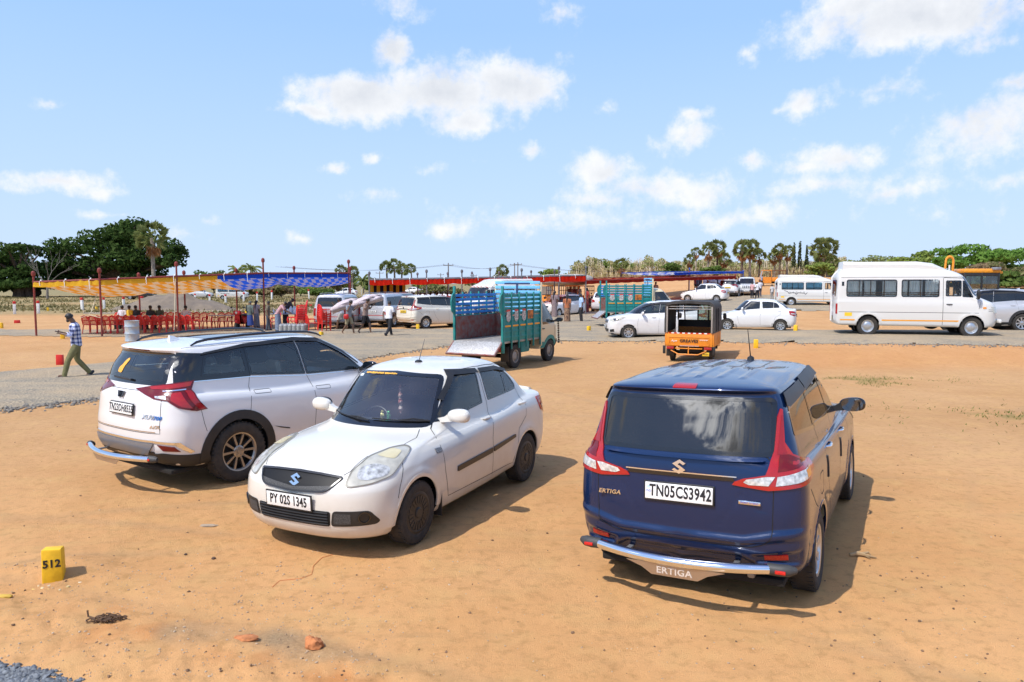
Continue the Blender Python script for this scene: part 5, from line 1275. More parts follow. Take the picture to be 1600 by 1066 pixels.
 end_window(b, root, 0, [(-.62, 1.14), (.62, 1.14), (.58, 1.72), (-.58, 1.72)], TRIM, G_TINT, .035, .06, nm='windshield')
 for s in (1, -1):
  arch_ring(b, 'arch_panel', TEAL, root, 2.1, .31, .36, .47, .012, .42, side=(90 * s,))
  b.patch('sill_panel', 90 * s, V3([(1.46, .42), (1.74, .42), (1.68, .60), (1.46, .60)], 'y', s), TEAL, root, off=.006, cell=.1)
  door_handle(root, b, 1.60, .98, s, BLK, .13); side_mirror(root, 2.42, s * .88, 1.22, BLK, sc=.9)
  b.patch('headlamp', 30 * s, [(2.70, .42 * s, .92), (2.72, .42 * s, .74), (2.64, .66 * s, .74), (2.60, .67 * s, .92)], HEAD_L, root, off=.01, cell=.08)
  seam(b, root, [(90 * s, V3([(1.52, 1.75), (1.52, .62)], 'y', s)), (90 * s, V3([(2.46, 1.10), (2.38, .72), (2.1, .66)], 'y', s))], .012)
 b.patch('bumper', 0, V3(V2([(-.70, .64), (.70, .64), (.66, .42), (-.66, .42)]), 'x', 1), BLK, root, off=.03, cell=.1)
 if ramp:
  g = MB()
  for i, z in enumerate([1.22, 1.15, 1.08, 1.01, .94, .87, .80, .73, .66, .59, .52]): g.ball((2.66 + .005 * i, -.72, z), .034, 7, 5)
  o = g.build('garland', mat('garland_dark', (.10, .02, .02), .7, col2=(.02, .05, .02), vscale=12), None); o.parent = root
 cabin(root, 1.72, (), .62, .33, dash=(2.42, 1.1, .6)); plate(root, PLATE_F(2.78, .52), '', PLY, .34, .1, .55, .075)
 b.shell('cab', CREAMT, root)
 for x in (0, 2.1):
  for y in (.64, -.64): wheel(root, x, y, .32, .17, .185, 'steel', mat('rim_dusty', (.30, .27, .23), .6, .3, var=.3))
 return root
# ---------------------------------------------------------------- three-wheeled pickup seen from behind
def build_pickup3(loc, rz, label):
 root = empty('auto_pickup', loc, rz, label, 'auto rickshaw')
 w, x0, x1 = .70, -.62, 1.0
 t = MB(); t.box(x0, x1, -w, w, .48, .53, .01); t.build('tray_floor', mat('tray_dark', (.03, .03, .03), .7), root)
 g = MB(); g.box(x0 - .02, x0 + .02, -w + .02, w - .02, .47, .86, .012); g.box(x0 - .034, x0 - .015, -w + .10, w - .10, .50, .53, .004); g.box(x0 - .034, x0 - .015, -w + .10, w - .10, .72, .745, .004)
 g.box(x0 - .034, x0 - .015, -w + .10, -w + .125, .50, .745, .004); g.box(x0 - .034, x0 - .015, w - .125, w - .10, .50, .745, .004); o = g.build('tail_gate', ORANGE, root)
 text('lettering', 'GREAVES', PLATE_B(x0 - .036, .625), INK, o, .12, 1.05, .002, .003)
 text('lettering', 'Ape', PLATE_B(x0 - .036, .63, 0, .44), WHITEM, o, .085, 1.2, .002, 0, .3);
 p = MB()
 for k in range(9): p.box(x0 - .039, x0 - .035, -.55 + k * .028, -.535 + k * .028, .655 - .012 * (k % 2), .675)
 for k in range(14): p.box(x0 - .026, x0 - .022, -.28 + k * .04, -.255 + k * .04, .48, .505 + .01 * (k % 3))
 p.build('lettering', WHITEM, o)
 for k in range(15):
  p = MB(); p.box(x0 - .026, x0 - .018, -w + .10 + k * .08, -w + .18 + k * .08, .835, .862); p.build('reflective_tape', REFL if k % 2 == 0 else WHITEM, o)
 for s in (1, -1):
  p = MB(); p.box(x0, x1, s * w - .02, s * w + .02, .47, .88, .012)
  for k in range(5): p.box(x0 + .15 + k * .30, x0 + .19 + k * .30, s * (w + .02) - .012, s * (w + .02) + .012, .49, .86, .004)
  p.build('tray_side', ORANGE, root)
  p = MB(); p.box(x0 - .05, x0 + .0, s * .55 - .11, s * .55 + .11, .385, .46, .012); p.build('tail_lamp', RED_L, root)
  p = MB(); p.box(-.36, -.34, s * .60 - .12, s * .60 + .12, .16, .46, .004); p.build('mud_flap', BLK, root)
  p = MB(); p.box(x0 - .05, x0 + .01, s * (w + .03) - .04, s * (w + .03) + .04, .25, .48, .012); p.build('corner_guard', BLK, root)
 def bow(x, hw, top): return [(x, y, z) for y, z in [(-hw, .86), (-hw, 1.2), (-hw * .985, top - .16), (-hw * .93, top - .06), (-hw * .80, top - .01), (0, top + .02), (hw * .80, top - .01), (hw * .93, top - .06), (hw * .985, top - .16), (hw, 1.2), (hw, .86)]]
 c = MB(); rows = [bow(x, w + .035, 1.76 - .02 * abs(x - .2)) for x in (x0 - .03, x0 + .3, 0, .4, .8, 1.0)]; n = len(rows[0]); vs = [p for r in rows for p in r]
 inner = [(p[0], p[1] * .93, p[2] - .07 if p[2] > 1.3 else p[2]) for r in rows for p in r]; m = len(vs); c.add(vs + inner, [(i * n + j, (i + 1) * n + j, (i + 1) * n + j + 1, i * n + j + 1) for i in range(5) for j in range(n - 1)] + [(m + i * n + j, m + i * n + j + 1, m + (i + 1) * n + j + 1, m + (i + 1) * n + j) for i in range(5) for j in range(n - 1)] + [(j, j + 1, m + j + 1, m + j) for j in range(n - 1)])
 o = c.build('canopy', CANVAS, root, smooth=50)
 for s in (1, -1):
  e = MB(); e.box(x0 - .05, x0 - .02, s * (w - .045) - .022, s * (w - .045) + .022, .86, 1.60, .006); e.build('canopy_edge', mat('canvas_edge', (.30, .27, .24), .8), o)
  e = MB(); e.tube([(x0 + .35, s * (w + .045), .9), (x0 + .35, s * (w + .045), 1.55)], .018, 6); e.tube([(x0 + .75, s * (w + .045), .9), (x0 + .75, s * (w + .045), 1.55)], .018, 6); e.build('canopy_strap', CANVAS, o)
 e = MB(); e.tube([(x0, -w, 1.53), (x0, w, 1.53)], .012, 6); e.tube([(x0, -w, 1.60), (x0, w, 1.60)], .012, 6); e.build('canopy_bow', STEEL, o)
 b = MB(); b.box(1.0, 1.05, -.62, .62, .30, 1.16, .01); b.build('cab_wall', mat('cab_black', (.012, .012, .012), .6), root)
 f = MB()
 for y in (-.62, -.33, 0.0, .62): f.box(1.0, 1.05, y - .022, y + .022, 1.16, 1.66, .006)
 f.box(1.0, 1.05, -.62, .62, 1.60, 1.68, .01); f.build('cab_frame', BLK, root)
 g = MB(); g.box(1.02, 1.026, -.60, -.02, 1.16, 1.60); g.build('cab_window', glass('glass_aqua', (.55, .72, .68), 1.0, .25), root)
 r = MB(); r.prism([(1.0, .35), (1.0, .95), (1.85, .95), (2.05, .80), (2.10, .45), (1.9, .32)], -.58, .58, frame((0, 0, 0), (1, 0, 0), (0, 0, 1))); r.build('cab', ORANGE, root)
 r = MB(); r.box(.98, 1.75, -.62, .62, 1.68, 1.74, .025); r.build('cab_roof', CANVAS, root)
 for s in (1, -1):
  p = MB(); p.tube([(1.95, s * .55, .92), (1.70, s * .55, 1.68)], .022, 6); p.build('pillar', BLK, root)
  p = MB(); p.bm(_blob(0, (.03, .06, .09), 3)); o = p.build('side_mirror', BLK, root, loc=(1.9, s * .72, 1.25))
 g = MB(); g.add([(1.95, -.55, .92), (1.95, .55, .92), (1.70, .55, 1.66), (1.70, -.55, 1.66)], [(0, 1, 2, 3)]); g.build('windshield', G_CLEAR, root)
 p = MB(); p.tube([(x0 - .10, -.52, .36), (x0 - .12, -.28, .25), (x0 - .12, .28, .25), (x0 - .10, .52, .36)], .016, 8); p.tube([(x0 - .12, 0, .25), (x0 - .08, 0, .47)], .016, 8); p.box(x0 - .07, x0 - .04, -.40, .40, .40, .43, .006); p.build('guard_bar', ORANGE, root)
 p = MB(); p.box(-.5, 1.9, -.30, .30, .30, .48, .02); p.tube([(0, -.6, .26), (0, .6, .26)], .05, 8); p.build('chassis', CAVITY, root)
 plate(root, PLATE_B(x0 - .09, .27, 0, -.50), '', PLY, .20, .10, .5, .06)
 for y in (.58, -.58): wheel(root, 0, y, .255, .13, .14, 'steel', STEEL)
 wheel(root, 1.85, 0, .255, .12, .14, 'steel', STEEL)
 return root
def build_goods_auto(loc, rz, label, group=None, scale=1.0, rack=True):
 """orange three-wheeler seen from its front corner"""
 root = empty('auto_rickshaw', loc, rz, label, 'auto rickshaw', group, scale)
 r = MB(); r.prism([(.9, .32), (.9, .98), (1.85, 1.0), (2.08, .82), (2.14, .45), (1.95, .30)], -.60, .60, frame((0, 0, 0), (1, 0, 0), (0, 0, 1))); r.build('cab', ORANGE, root, smooth=30)
 r = MB(); r.box(.85, 1.85, -.64, .64, 1.68, 1.76, .03); r.build('cab_roof', ORANGE, root)
 for s in (1, -1):
  p = MB(); p.tube([(2.0, s * .58, .95), (1.80, s * .58, 1.70)], .025, 6); p.tube([(.92, s * .60, .95), (.92, s * .60, 1.70)], .025, 6); p.build('pillar', ORANGE, root)
  p = MB(); p.box(2.02, 2.10, s * .42 - .07, s * .42 + .07, .62, .76, .03); p.build('headlamp', HEAD_L, root)
  p = MB(); p.box(-.6, .85, s * .66 - .02, s * .66 + .02, .5, .95, .01); p.build('tray_side', ORANGE, root)
  p = MB()
  for k in range(5): p.box(-.58 + k * .34, -.54 + k * .34, s * .66 - .02, s * .66 + .02, .95, 1.70)
  p.box(-.6, .85, s * .66 - .02, s * .66 + .02, 1.30, 1.36); p.box(-.6, .85, s * .66 - .02, s * .66 + .02, 1.66, 1.72); p.build('rack_side', mat('wood_brown', (.16, .07, .03), .7, var=.3), root)
 p = MB(); p.box(-.6, .85, -.66, .66, 1.70, 1.75, .01); p.build('rack_top', mat('wood_brown', (.16, .07, .03), .7, var=.3), root)
 p = MB(); p.box(-.6, .9, -.64, .64, .44, .50, .01); p.box(-.4, 1.9, -.28, .28, .28, .44, .02); p.build('chassis', CAVITY, root)
 g = MB(); g.add([(2.0, -.58, .98), (2.0, .58, .98), (1.82, .58, 1.66), (1.82, -.58, 1.66)], [(0, 1, 2, 3)]); g.build('windshield', G_TINT, root)
 p = MB(); p.box(2.08, 2.13, -.10, .10, .62, .80, .02); p.build('badge', INK, root)
 for y in (.55, -.55): wheel(root, 0, y, .255, .13, .14, 'steel', STEEL)
 wheel(root, 1.9, 0, .255, .12, .14, 'steel', STEEL)
 return root
def build_boxsuv(paint, loc, rz, label, group=None, scale=1.0, plate_s='TN10AB1180', pm=None, gl=None, q=(90, 70), bars=True, name='parked_car', spare=False, stripe=None):
 """upright boxy off-roader"""
 root = empty(name, loc, rz, label, 'car', group, scale); Z = lambda a, m_, c: [a, (a + m_) / 2, m_, (m_ + c) / 2, c]
 rows = [[3.25, .3, 3.5, -.75, .18, 4, .74, .76, .76] + Z(.32, .32, .36), [3.38, .34, 3.4, -.86, .2, 4.5, .84, .86, .86] + Z(.36, .34, .40), [3.42, .36, 3.4, -.90, .22, 4.5, .88, .90, .89] + Z(.55, .55, .58), [3.42, .36, 3.4, -.90, .22, 4.5, .89, .91, .90] + Z(.78, .80, .80),
   [3.38, .38, 3.4, -.89, .22, 4.5, .88, .90, .90] + Z(.98, 1.0, 1.0), [3.28, .42, 3.4, -.88, .22, 4.5, .85, .885, .885] + Z(1.09, 1.10, 1.12), [2.90, .4, 3.2, -.875, .22, 4.5, .83, .87, .87] + Z(1.14, 1.13, 1.15), [2.45, .42, 2.8, -.87, .22, 4.5, .82, .86, .86] + Z(1.18, 1.15, 1.18),
   [2.08, .40, 2.8, -.82, .22, 4.5, .76, .79, .79] + Z(1.48, 1.45, 1.48), [1.75, .38, 2.8, -.76, .22, 4.5, .69, .72, .72] + Z(1.74, 1.72, 1.72), [1.62, .38, 2.8, -.75, .24, 4, .63, .66, .66] + Z(1.80, 1.79, 1.78), [1.4, .4, 2.6, -.62, .3, 3, .45, .5, .5] + Z(1.84, 1.84, 1.82), [1.1, .3, 2, -.3, .3, 2, .001, .001, .001] + Z(1.87, 1.87, 1.85)]
 b = Body(rows, *q); b.arch(0, .37, .43); b.arch(2.68, .37, .43); gl = gl or G_DARK
 side_windows(b, root, [('side_window', [(-.62, 1.22), (-.60, 1.66), (.24, 1.68), (.26, 1.20)], .05), ('side_window', [(.30, 1.20), (.28, 1.69), (1.12, 1.70), (1.18, 1.19)], .03), ('side_window', [(1.22, 1.19), (1.16, 1.70), (1.58, 1.68), (2.15, 1.22)], .03)], TRIM, gl, .03)
 end_window(b, root, 180, [(-.68, 1.20), (.68, 1.20), (.64, 1.68), (-.64, 1.68)], TRIM, gl, .04, .07); end_window(b, root, 0, [(-.68, 1.20), (.68, 1.20), (.62, 1.72), (-.62, 1.72)], TRIM, G_TINT, .04, .07, nm='windshield')
 for s in (1, -1):
  b.patch('tail_lamp', 180 - 30 * s, [(-.88, .74 * s, 1.12), (-.78, .88 * s, 1.12), (-.80, .88 * s, .72), (-.89, .76 * s, .72)], RED_L, root, off=.012, cell=.08)
  b.patch('headlamp', 30 * s, [(3.30, .50 * s, 1.0), (3.36, .50 * s, .80), (3.25, .80 * s, .80), (3.18, .82 * s, 1.02)], HEAD_L, root, off=.012, cell=.08)
  arch_ring(b, 'arch_cladding', CLAD if stripe is None else GREYP, root, 0, .37, .41, .50, .014, .34, side=(90 * s,)); arch_ring(b, 'arch_cladding', CLAD if stripe is None else GREYP, root, 2.68, .37, .41, .50, .014, .34, side=(90 * s,))
  side_mirror(root, 1.98, s * .98, 1.26, BLK, sc=1.05)
  for hx, hz in ((.40, 1.03), (1.30, 1.02)): door_handle(root, b, hx, hz, s, CHROME)
  seam(b, root, [(90 * s, V3([(.27, 1.70), (.28, .40)], 'y', s)), (90 * s, V3([(1.20, 1.70), (1.22, .40)], 'y', s)), (90 * s, V3([(2.16, 1.2), (2.14, .40)], 'y', s))], .010)
  if bars: r = MB(); r.tube([(-.55, s * .62, 1.84), (-.4, s * .62, 1.89), (1.2, s * .62, 1.90), (1.4, s * .62, 1.86)], .018, 6); r.build('roof_rail', STEEL, root)
  if stripe: b.patch('side_stripe', 90 * s, V3([(-.40, .66), (2.2, .66), (2.2, .69), (-.40, .69)], 'y', s), REDM, root, off=.004, cell=.2, skirt=0)
 if stripe: b.patch('side_stripe', 180, V3([(-.70, .66), (.70, .66), (.70, .69), (-.70, .69)], 'x', -1), REDM, root, off=.004, cell=.2, skirt=0)
 p = MB(); p.box(-1.0, -.86, -.82, .82, .38, .54, .04); p.build('rear_bumper', GREYP if stripe else paint, root)
 p = MB(); p.box(3.38, 3.52, -.80, .80, .42, .60, .04); p.build('front_bumper', GREYP, root)
 g = b.patch('grille', 0, V3(V2([(-.46, 1.02), (.46, 1.02), (.44, .76), (-.44, .76)]), 'x', 1), TRIM, root, off=.008, cell=.1)
 for k in range(6): q_ = MB(); q_.box(3.415, 3.44, -.40 + k * .16 - .045, -.40 + k * .16 + .045, .78, 1.0, .01); q_.build('grille_bar', paint, g)
 plate(root, PLATE_B(-.905, .88), plate_s, pm or PLW); plate(root, PLATE_F(3.53, .52), plate_s, pm or PLW)
 cabin(root, 1.25, (.35,), .62, dash=(2.1, 1.14, .66)); underbody(root, -.7, 3.2, .74, .30, .36, (0, 2.68), .37)
 for x in (0, 2.68):
  for y in (.80, -.80): wheel(root, x, y, .37, .23, .22, 'alloy', SILV)
 b.shell('body', paint, root)
 return root
def build_backhoe(loc, rz, label):
 root = empty('backhoe_loader', loc, rz, label, 'backhoe'); Y = mat('paint_digger', (.80, .30, .015), .4, coat=.3, var=.1)
 r = MB(); r.box(-.95, 1.05, -.85, .85, 2.72, 2.92, .07); r.box(.7, 1.15, -.80, .80, 2.70, 2.80, .03); r.build('cab_roof', Y, root)
 p = MB()
 for x in (-.85, .05, .95):
  for y in (-.78, .78): p.box(x - .045, x + .045, y - .045, y + .045, 1.25, 2.74, .01)
 for y in (-.78, .78): p.box(-.85, .95, y - .03, y + .03, 2.58, 2.72, .01)
 p.box(-.88, -.82, -.78, .78, 2.58, 2.72, .01); p.box(.92, .98, -.78, .78, 2.58, 2.72, .01); p.build('cab_frame', BLK, root)
 g = MB()
 for y in (-.775, .775): g.box(-.82, .92, y - .004, y + .004, 1.4, 2.58)
 g.box(-.855, -.847, -.76, .76, 1.4, 2.58); g.box(.945, .953, -.76, .76, 1.4, 2.58); g.build('cab_window', G_CLEAR, root)
 l = MB(); l.box(.55, 1.0, -.95, -.70, 2.86, 2.98, .02); l.build('work_lamp', STEEL, root)
 k = MB(); k.box(-.9, 1.0, -.8, .8, .9, 1.4, .06); k.build('cab_base', BLK, root)
 h = MB(); prof = [(1.0, .9), (1.0, 1.50), (1.5, 1.58), (2.3, 1.50), (2.75, 1.35), (2.85, .95)]; h.prism(prof, -.48, .48, frame((0, 0, 0), (1, 0, 0), (0, 0, 1))); h.build('engine_hood', Y, root, smooth=60)
 d = MB()
 for s in (1, -1): d.lathe([(.0, 0), (.55, 0), (.60, .06), (.60, .30), (.55, .36), (0, .36)], 24, frame((-.1, s * .95 - .18, 1.15), (1, 0, 0), (0, 0, 1)))
 d.build('fender', Y, root)
 w = MB(); w.box(1.15, 1.55, -.50, .50, 1.575, 1.61, .01); w.build('hood_stripe', WHITEM, root)
 s_ = seat_mesh(); link('seat', s_['s'], SEATM, root, (-.1, 0, 1.4))
 bm_ = MB(); bm_.tube([(-1.75, 0, 1.1), (-1.72, 0, 2.4), (-1.66, 0, 3.25)] + [(-1.45 - .21 * math.cos(t), 0, 3.28 + .2 * math.sin(t)) for t in [math.pi * k / 8 for k in range(1, 8)]] + [(-1.24, 0, 3.25), (-1.28, 0, 2.3)], .065, 8); bm_.build('boom', Y, root)
 a = MB(); a.tube([(-1.45, 0, 3.1), (-1.45, 0, 1.6)], .05, 8); a.build('boom_ram', WHITEM, root)
 b = MB(); b.prism([(-2.15, 1.35), (-1.75, 1.4), (-1.70, .95), (-2.0, .75), (-2.3, .9)], -.3, .3, frame((0, -.1, 0), (1, 0, 0), (0, 0, 1))); b.build('bucket', STEEL, root)
 b = MB(); b.prism([(3.1, .35), (3.9, .30), (3.75, .55), (3.35, 1.0), (3.1, .9)], -1.1, 1.1, frame((0, 0, 0), (1, 0, 0), (0, 0, 1))); b.build('loader_bucket', Y, root)
 c = MB()
 for s in (1, -1): c.tube([(.9, s * .65, 1.3), (2.2, s * .65, 1.1), (3.2, s * .65, .6)], .08, 8)
 c.build('loader_arm', Y, root)
 for y in (.85, -.85): wheel(root, -.1, y, .68, .42, .36, 'steel', Y); wheel(root, 2.2, y * .95, .45, .30, .24, 'steel', Y)
 m = MB(); m.tube([(1.0, -.85, 1.8), (1.3, -1.15, 1.75)], .02, 6); m.build('mirror_arm', BLK, root); m = MB(); m.bm(_blob(0, (.04, .08, .13), 3)); m.build('side_mirror', BLK, root, loc=(1.32, -1.2, 1.72))
 return root
def build_scooter(loc, rz, label, col=REDM, cat='scooter', group=None, name='scooter'):
 root = empty(name, loc, rz, label, cat, group)
 b = MB(); b.prism(rounded(V2([(.62, .35), (.72, .95), (.60, 1.0), (.48, .45), (.1, .30), (-.15, .45), (-.62, .62), (-.70, .72), (-.15, .74), (.0, .52), (.2, .36), (.5, .36)]), .05), -.13, .13, frame((0, 0, 0), (1, 0, 0), (0, 0, 1))); b.build('body_panel', col, root)
 h = MB(); h.bm(_blob(0, (.13, .19, .12), 3)); o = h.build('front_cowl', col, root, loc=(.66, 0, .92)); l = MB(); l.ball((.11, 0, .0), .075, 10, 7, (.5, 1, 1)); l.build('headlamp', HEAD_L, o)
 s = MB(); s.box(-.72, -.02, -.13, .13, .73, .83, .04); s.build('seat', BLK, root)
 k = MB(); k.tube([(.58, -.34, 1.02), (.60, 0, .98), (.58, .34, 1.02)], .016, 8)
 for y in (-.28, .28): k.tube([(.60, y, 1.02), (.60, y * 1.15, 1.18)], .006, 5); k.ball((.60, y * 1.2, 1.20), .05, 8, 6, (.3, 1.3, 1))
 k.build('handlebar', BLK, root)
 f = MB(); f.bm(_blob(0, (.20, .075, .10), 3)); f.build('front_fender', col, root, loc=(.70, 0, .46))
 for x in (.72, -.55): wheel(root, x, 0, .24, .10, .13, 'steel', STEEL)
 return root
# ---------------------------------------------------------------- lie of the land
def ss(a, b, v):
 t = np.clip((np.asarray(v, float) - a) / (b - a), 0, 1); return t * t * (3 - 2 * t)
def terrain(x, y):
 x = np.asarray(x, float); y = np.asarray(y, float)
 z = 3.6 * ss(25, 150, y) * ss(-5, 30, x) + 1.6 * ss(150, 300, y) * ss(-20, 40, x)
 z = z + .45 * ss(4, 14, x) * ss(20.5, 23.5, y) * (1 - ss(29, 36, y))
 z = z - .075 * np.exp(-((x - .75) ** 2 + (y - 6.75) ** 2) / .9)
 z = z + .05 * np.exp(-((x + 3.9) ** 2 + (y - 5.9) ** 2) / .5)
 return z
def s1(a, b, v):
 t = (v - a) / (b - a); t = 0 if t < 0 else 1 if t > 1 else t
 return t * t * (3 - 2 * t)
def tz(x, y):
 """the same land, one point at a time"""
 z = 3.6 * s1(25, 150, y) * s1(-5, 30, x) + 1.6 * s1(150, 300, y) * s1(-20, 40, x) + .45 * s1(4, 14, x) * s1(20.5, 23.5, y) * (1 - s1(29, 36, y))
 if y < 12: z += .05 * math.exp(-((x + 3.9) ** 2 + (y - 5.9) ** 2) / .5) - .075 * math.exp(-((x - .75) ** 2 + (y - 6.75) ** 2) / .9)
 return z
def on(px, py):
 """where the sight line through a photo pixel meets the land"""
 u = (533 - py) / CF; r = (px - 800) / CF
 dy = math.cos(PITCH) + u * math.sin(PITCH); dz = -math.sin(PITCH) + u * math.cos(PITCH)
 t = 3.0; pt = t
 while t < 900:
  if CAMH + dz * t < tz(r * t, dy * t): break
  pt = t; t *= 1.01
 for _ in range(30):
  m = (t + pt) / 2
  if CAMH + dz * m < tz(r * m, dy * m): t = m
  else: pt = m
 return Vector((r * t, dy * t, tz(r * t, dy * t)))
def put(root, px, py, rz, local=(0, 0), d=None, scale=1.0):
 """stand a thing so that its local ground point is seen at the pixel"""
 p = on(px, py) if d is None else Vector(((px - 800) / CF * d, d, 0))
 c, s = math.cos(rz), math.sin(rz); lx, ly = local[0] * scale, local[1] * scale
 x, y = p.x - (lx * c - ly * s), p.y - (lx * s + ly * c)
 root.location = (x, y, tz(p.x, p.y)); root.rotation_euler[2] = rz
 if scale != 1.0: root.scale = (scale,) * 3
 return root
def heading_from(px, deg): return R(deg)
# ---------------------------------------------------------------- the parked vehicles
def vehicles():
 e = build_ertiga(BLUE, (1.685, 6.09, -.03), R(60.4), 'dark blue people carrier seen from behind with a chrome guard bar', scale=1.03)
 e.rotation_euler[0] = R(-2)
 build_dzire(CREAM, (-.573, 9.245, 0), R(-115.67), 'creamy white saloon facing the camera with black wheel covers and a garland behind its windscreen')
 build_xuv(WHITE, (-4.098, 9.384, 0), R(54.96), 'white SUV with black roof rails and an orange sticker on its rear window')
 w = build_ertiga(WHITE, (0, 0, 0), 0, 'white people carrier parked side on behind the orange three-wheeled pickup', scale=1.0, hero=False, plate_s='', q=(90, 80))
 put(w, 982, 531, R(181), (2.74, .86))
 s1 = build_dzire(WHITE, (0, 0, 0), 0, 'white saloon parked side on between the orange pickup and the big minibus', hero=False, plate_s='', q=(90, 80), pm=PLY, rim='alloy', rimm=SILV, tint=G_DARK)
 put(s1, 1219, 519, R(163), (0, .84), scale=1.03)
 v = build_van((0, 0, 0), 0, 'large white minibus with pale curtains and orange side stripe parked on the raised gravel road')
 put(v, 1355, 525.5, R(-17), (0, -.97), scale=1.0); v.scale = (1.02, 1.0, 1.11)
 v2 = build_van((0, 0, 0), 0, 'farther white minibus with blue curtains and dark scrawled graphic on its flank', cur=(.25, .62, .80), gap=False, scrawl=True)
 put(v2, 1236, 478.5, R(-14), (0, -.97), scale=1.0)
 v3 = build_van((0, 0, 0), 0, 'white minibus with red garland over its windscreen standing behind the teal stake truck', garland=True, gap=False)
 put(v3, 727, 503, R(226), (4.2, 0), scale=1.08)
 t = build_truck((0, 0, 0), 0, 'teal and cream stake truck with open ramp tailboard and blue inner slats')
 put(t, 806, 575, R(61), (0, -.72), scale=1.06)
 t2 = copy_tree(t); t2['label'] = 'second teal stake truck half hidden behind the white people carrier'
 put(t2, 972, 512, R(4), (0, -.72), scale=1.14)
 p = build_pickup3((0, 0, 0), 0, 'orange three-wheeled pickup with black canvas hood seen from behind')
 put(p, 1052, 563, R(67), (0, .58)); p.scale = (1, 1.02, 1.07)
 b = build_backhoe((0, 0, 0), 0, 'orange backhoe loader with dark glass cab behind the big minibus'); put(b, 1521, 514, R(-12), (0, 0), d=33); b.scale = (.74, .80, .98)
 SILVER = mat('paint_silver', (.56, .56, .57), .32, .35, coat=.8, dust=.25)
 sv = build_xuv(SILVER, (0, 0, 0), 0, 'silver SUV at the right edge of the picture behind the nose of the big minibus', hero=False, plate_s='', q=(80, 70), rim='alloy', rimm=SILV, gl=G_DARK)
 put(sv, 1597, 519, R(174), (0, .95), scale=1.0)
 a = build_boxsuv(SILVER, (0, 0, 0), 0, 'silver off-roader nearest the stack of red chairs, people walking behind it', plate_s='', stripe=True); put(a, 516, 515, R(84), (-.8, 0))
 a2 = copy_tree(a); a2['label'] = 'silver off-roader behind the two men carrying rolled cloth'; put(a2, 583, 512, R(72), (-.8, 0))
 a3 = build_boxsuv(mat('paint_black', (.012, .012, .014), .25, coat=1, dust=.2), (0, 0, 0), 0, 'black off-roader with pale roof bars behind the man in the white shirt', plate_s=''); put(a3, 606, 508, R(75), (-.8, 0))
 m = build_ertiga(mat('paint_ivory', (.74, .69, .58), .3, coat=.9, dust=.5), (0, 0, 0), 0, 'ivory people carrier with yellow number plate beside the blue side of the stake truck', hero=False, plate_s='', q=(90, 80)); put(m, 666, 514, R(42), (0, -.86), scale=1.06)
 for o in m.children_recursive:
  if o.name.startswith('plate_face'): o.material_slots[0].link = 'OBJECT'; o.material_slots[0].material = PLY
 c = copy_tree(s1); c['label'] = 'white saloon with yellow number plate seen from behind near the saree woman'; put(c, 941, 488.5, R(82), (-.4, 0), scale=1.0)
 h = copy_tree(w); h['label'] = 'white hatchback facing the women beside the cab of the stake truck'; put(h, 858, 495, R(228), (3.2, .2), scale=.92)
 c2 = copy_tree(s1); c2['label'] = 'white saloon partly hidden by the cab of the second teal truck'; put(c2, 1098, 472, R(150), (1.2, .6), scale=1.1)
 n = copy_tree(sv, swap={'paint_silver': WHITE}); n['label'] = 'white SUV with yellow number plate on the far track, rear towards the camera'; put(n, 1136, 465.5, R(64), (-.9, 0), scale=1.05)
 for o in n.children_recursive:
  if o.name.startswith('plate_face'): o.material_slots[0].link = 'OBJECT'; o.material_slots[0].material = PLY
 b2 = copy_tree(a3, swap={'paint_black': WHITE}); b2['label'] = 'white off-roader facing the camera on the far track behind three standing people'; put(b2, 1166, 463, R(252), (3.4, 0), scale=1.05)
 g = build_goods_auto((0, 0, 0), 0, 'orange goods auto with wooden rack under a huge grey tarpaulin bundle', scale=1.15); put(g, 893, 481, R(235), (1.9, 0), scale=1.15)
 g2 = copy_tree(g); g2['label'] = 'orange goods auto farther left, half hidden by the white hatchback'; put(g2, 862, 478, R(235), (1.0, 0), scale=1.15)
 t = MB(); t.bm(_blob(0, (2.7, 1.0, .55), 3)); o = t.build('tarpaulin_bundle', mat('tarp_grey', (.36, .34, .31), .8, var=.25, vscale=2, bump=.5, bscale=5), None, smooth=180)
 q = g.location; o.location = (q.x - 1.6, q.y + 1.9, q.z + 2.55); o.rotation_euler = (0, 0, R(-8)); tag(o, 'large grey tarpaulin bundle lashed on the racks of the orange goods autos', 'bundle')
 g3 = copy_tree(g); g3['label'] = 'tiny orange auto crossing the sand beside the farther minibus'; put(g3, 1217, 447, R(170), (0, 0), scale=1.0)
 sc = build_scooter((0, 0, 0), 0, 'red scooter parked in front of the tables under the awning'); put(sc, 371, 517, R(-95), (.7, 0), scale=1.0)
 bk = copy_tree(sc, swap={'paint_red': BLK}); bk['label'] = 'black scooter parked beside the orange goods auto'; put(bk, 922, 482, R(-60), (0, 0), scale=1.1)
 f1 = copy_tree(a3); f1['label'] = 'distant dark jeep with white bonnet under the big trees'; put(f1, 206, 468, R(10), (0, 0), scale=.95)
 f2 = copy_tree(v2); f2['label'] = 'distant white minibus seen between the red topped posts'; put(f2, 350, 468, R(8), (0, 0), scale=.85)
 for i, (px, py, rz, lab) in enumerate([(300, 466, 20, 'far white car left of the distant minibus beyond the posts'), (552, 464, 190, 'far white car beyond the grey posts left of the striped wall'), (652, 460, 170, 'far white car seen under the left end of the red awning')]):
  k = copy_tree(s1); k['label'] = lab; put(k, px, py, R(rz), (0, 0))
vehicles()
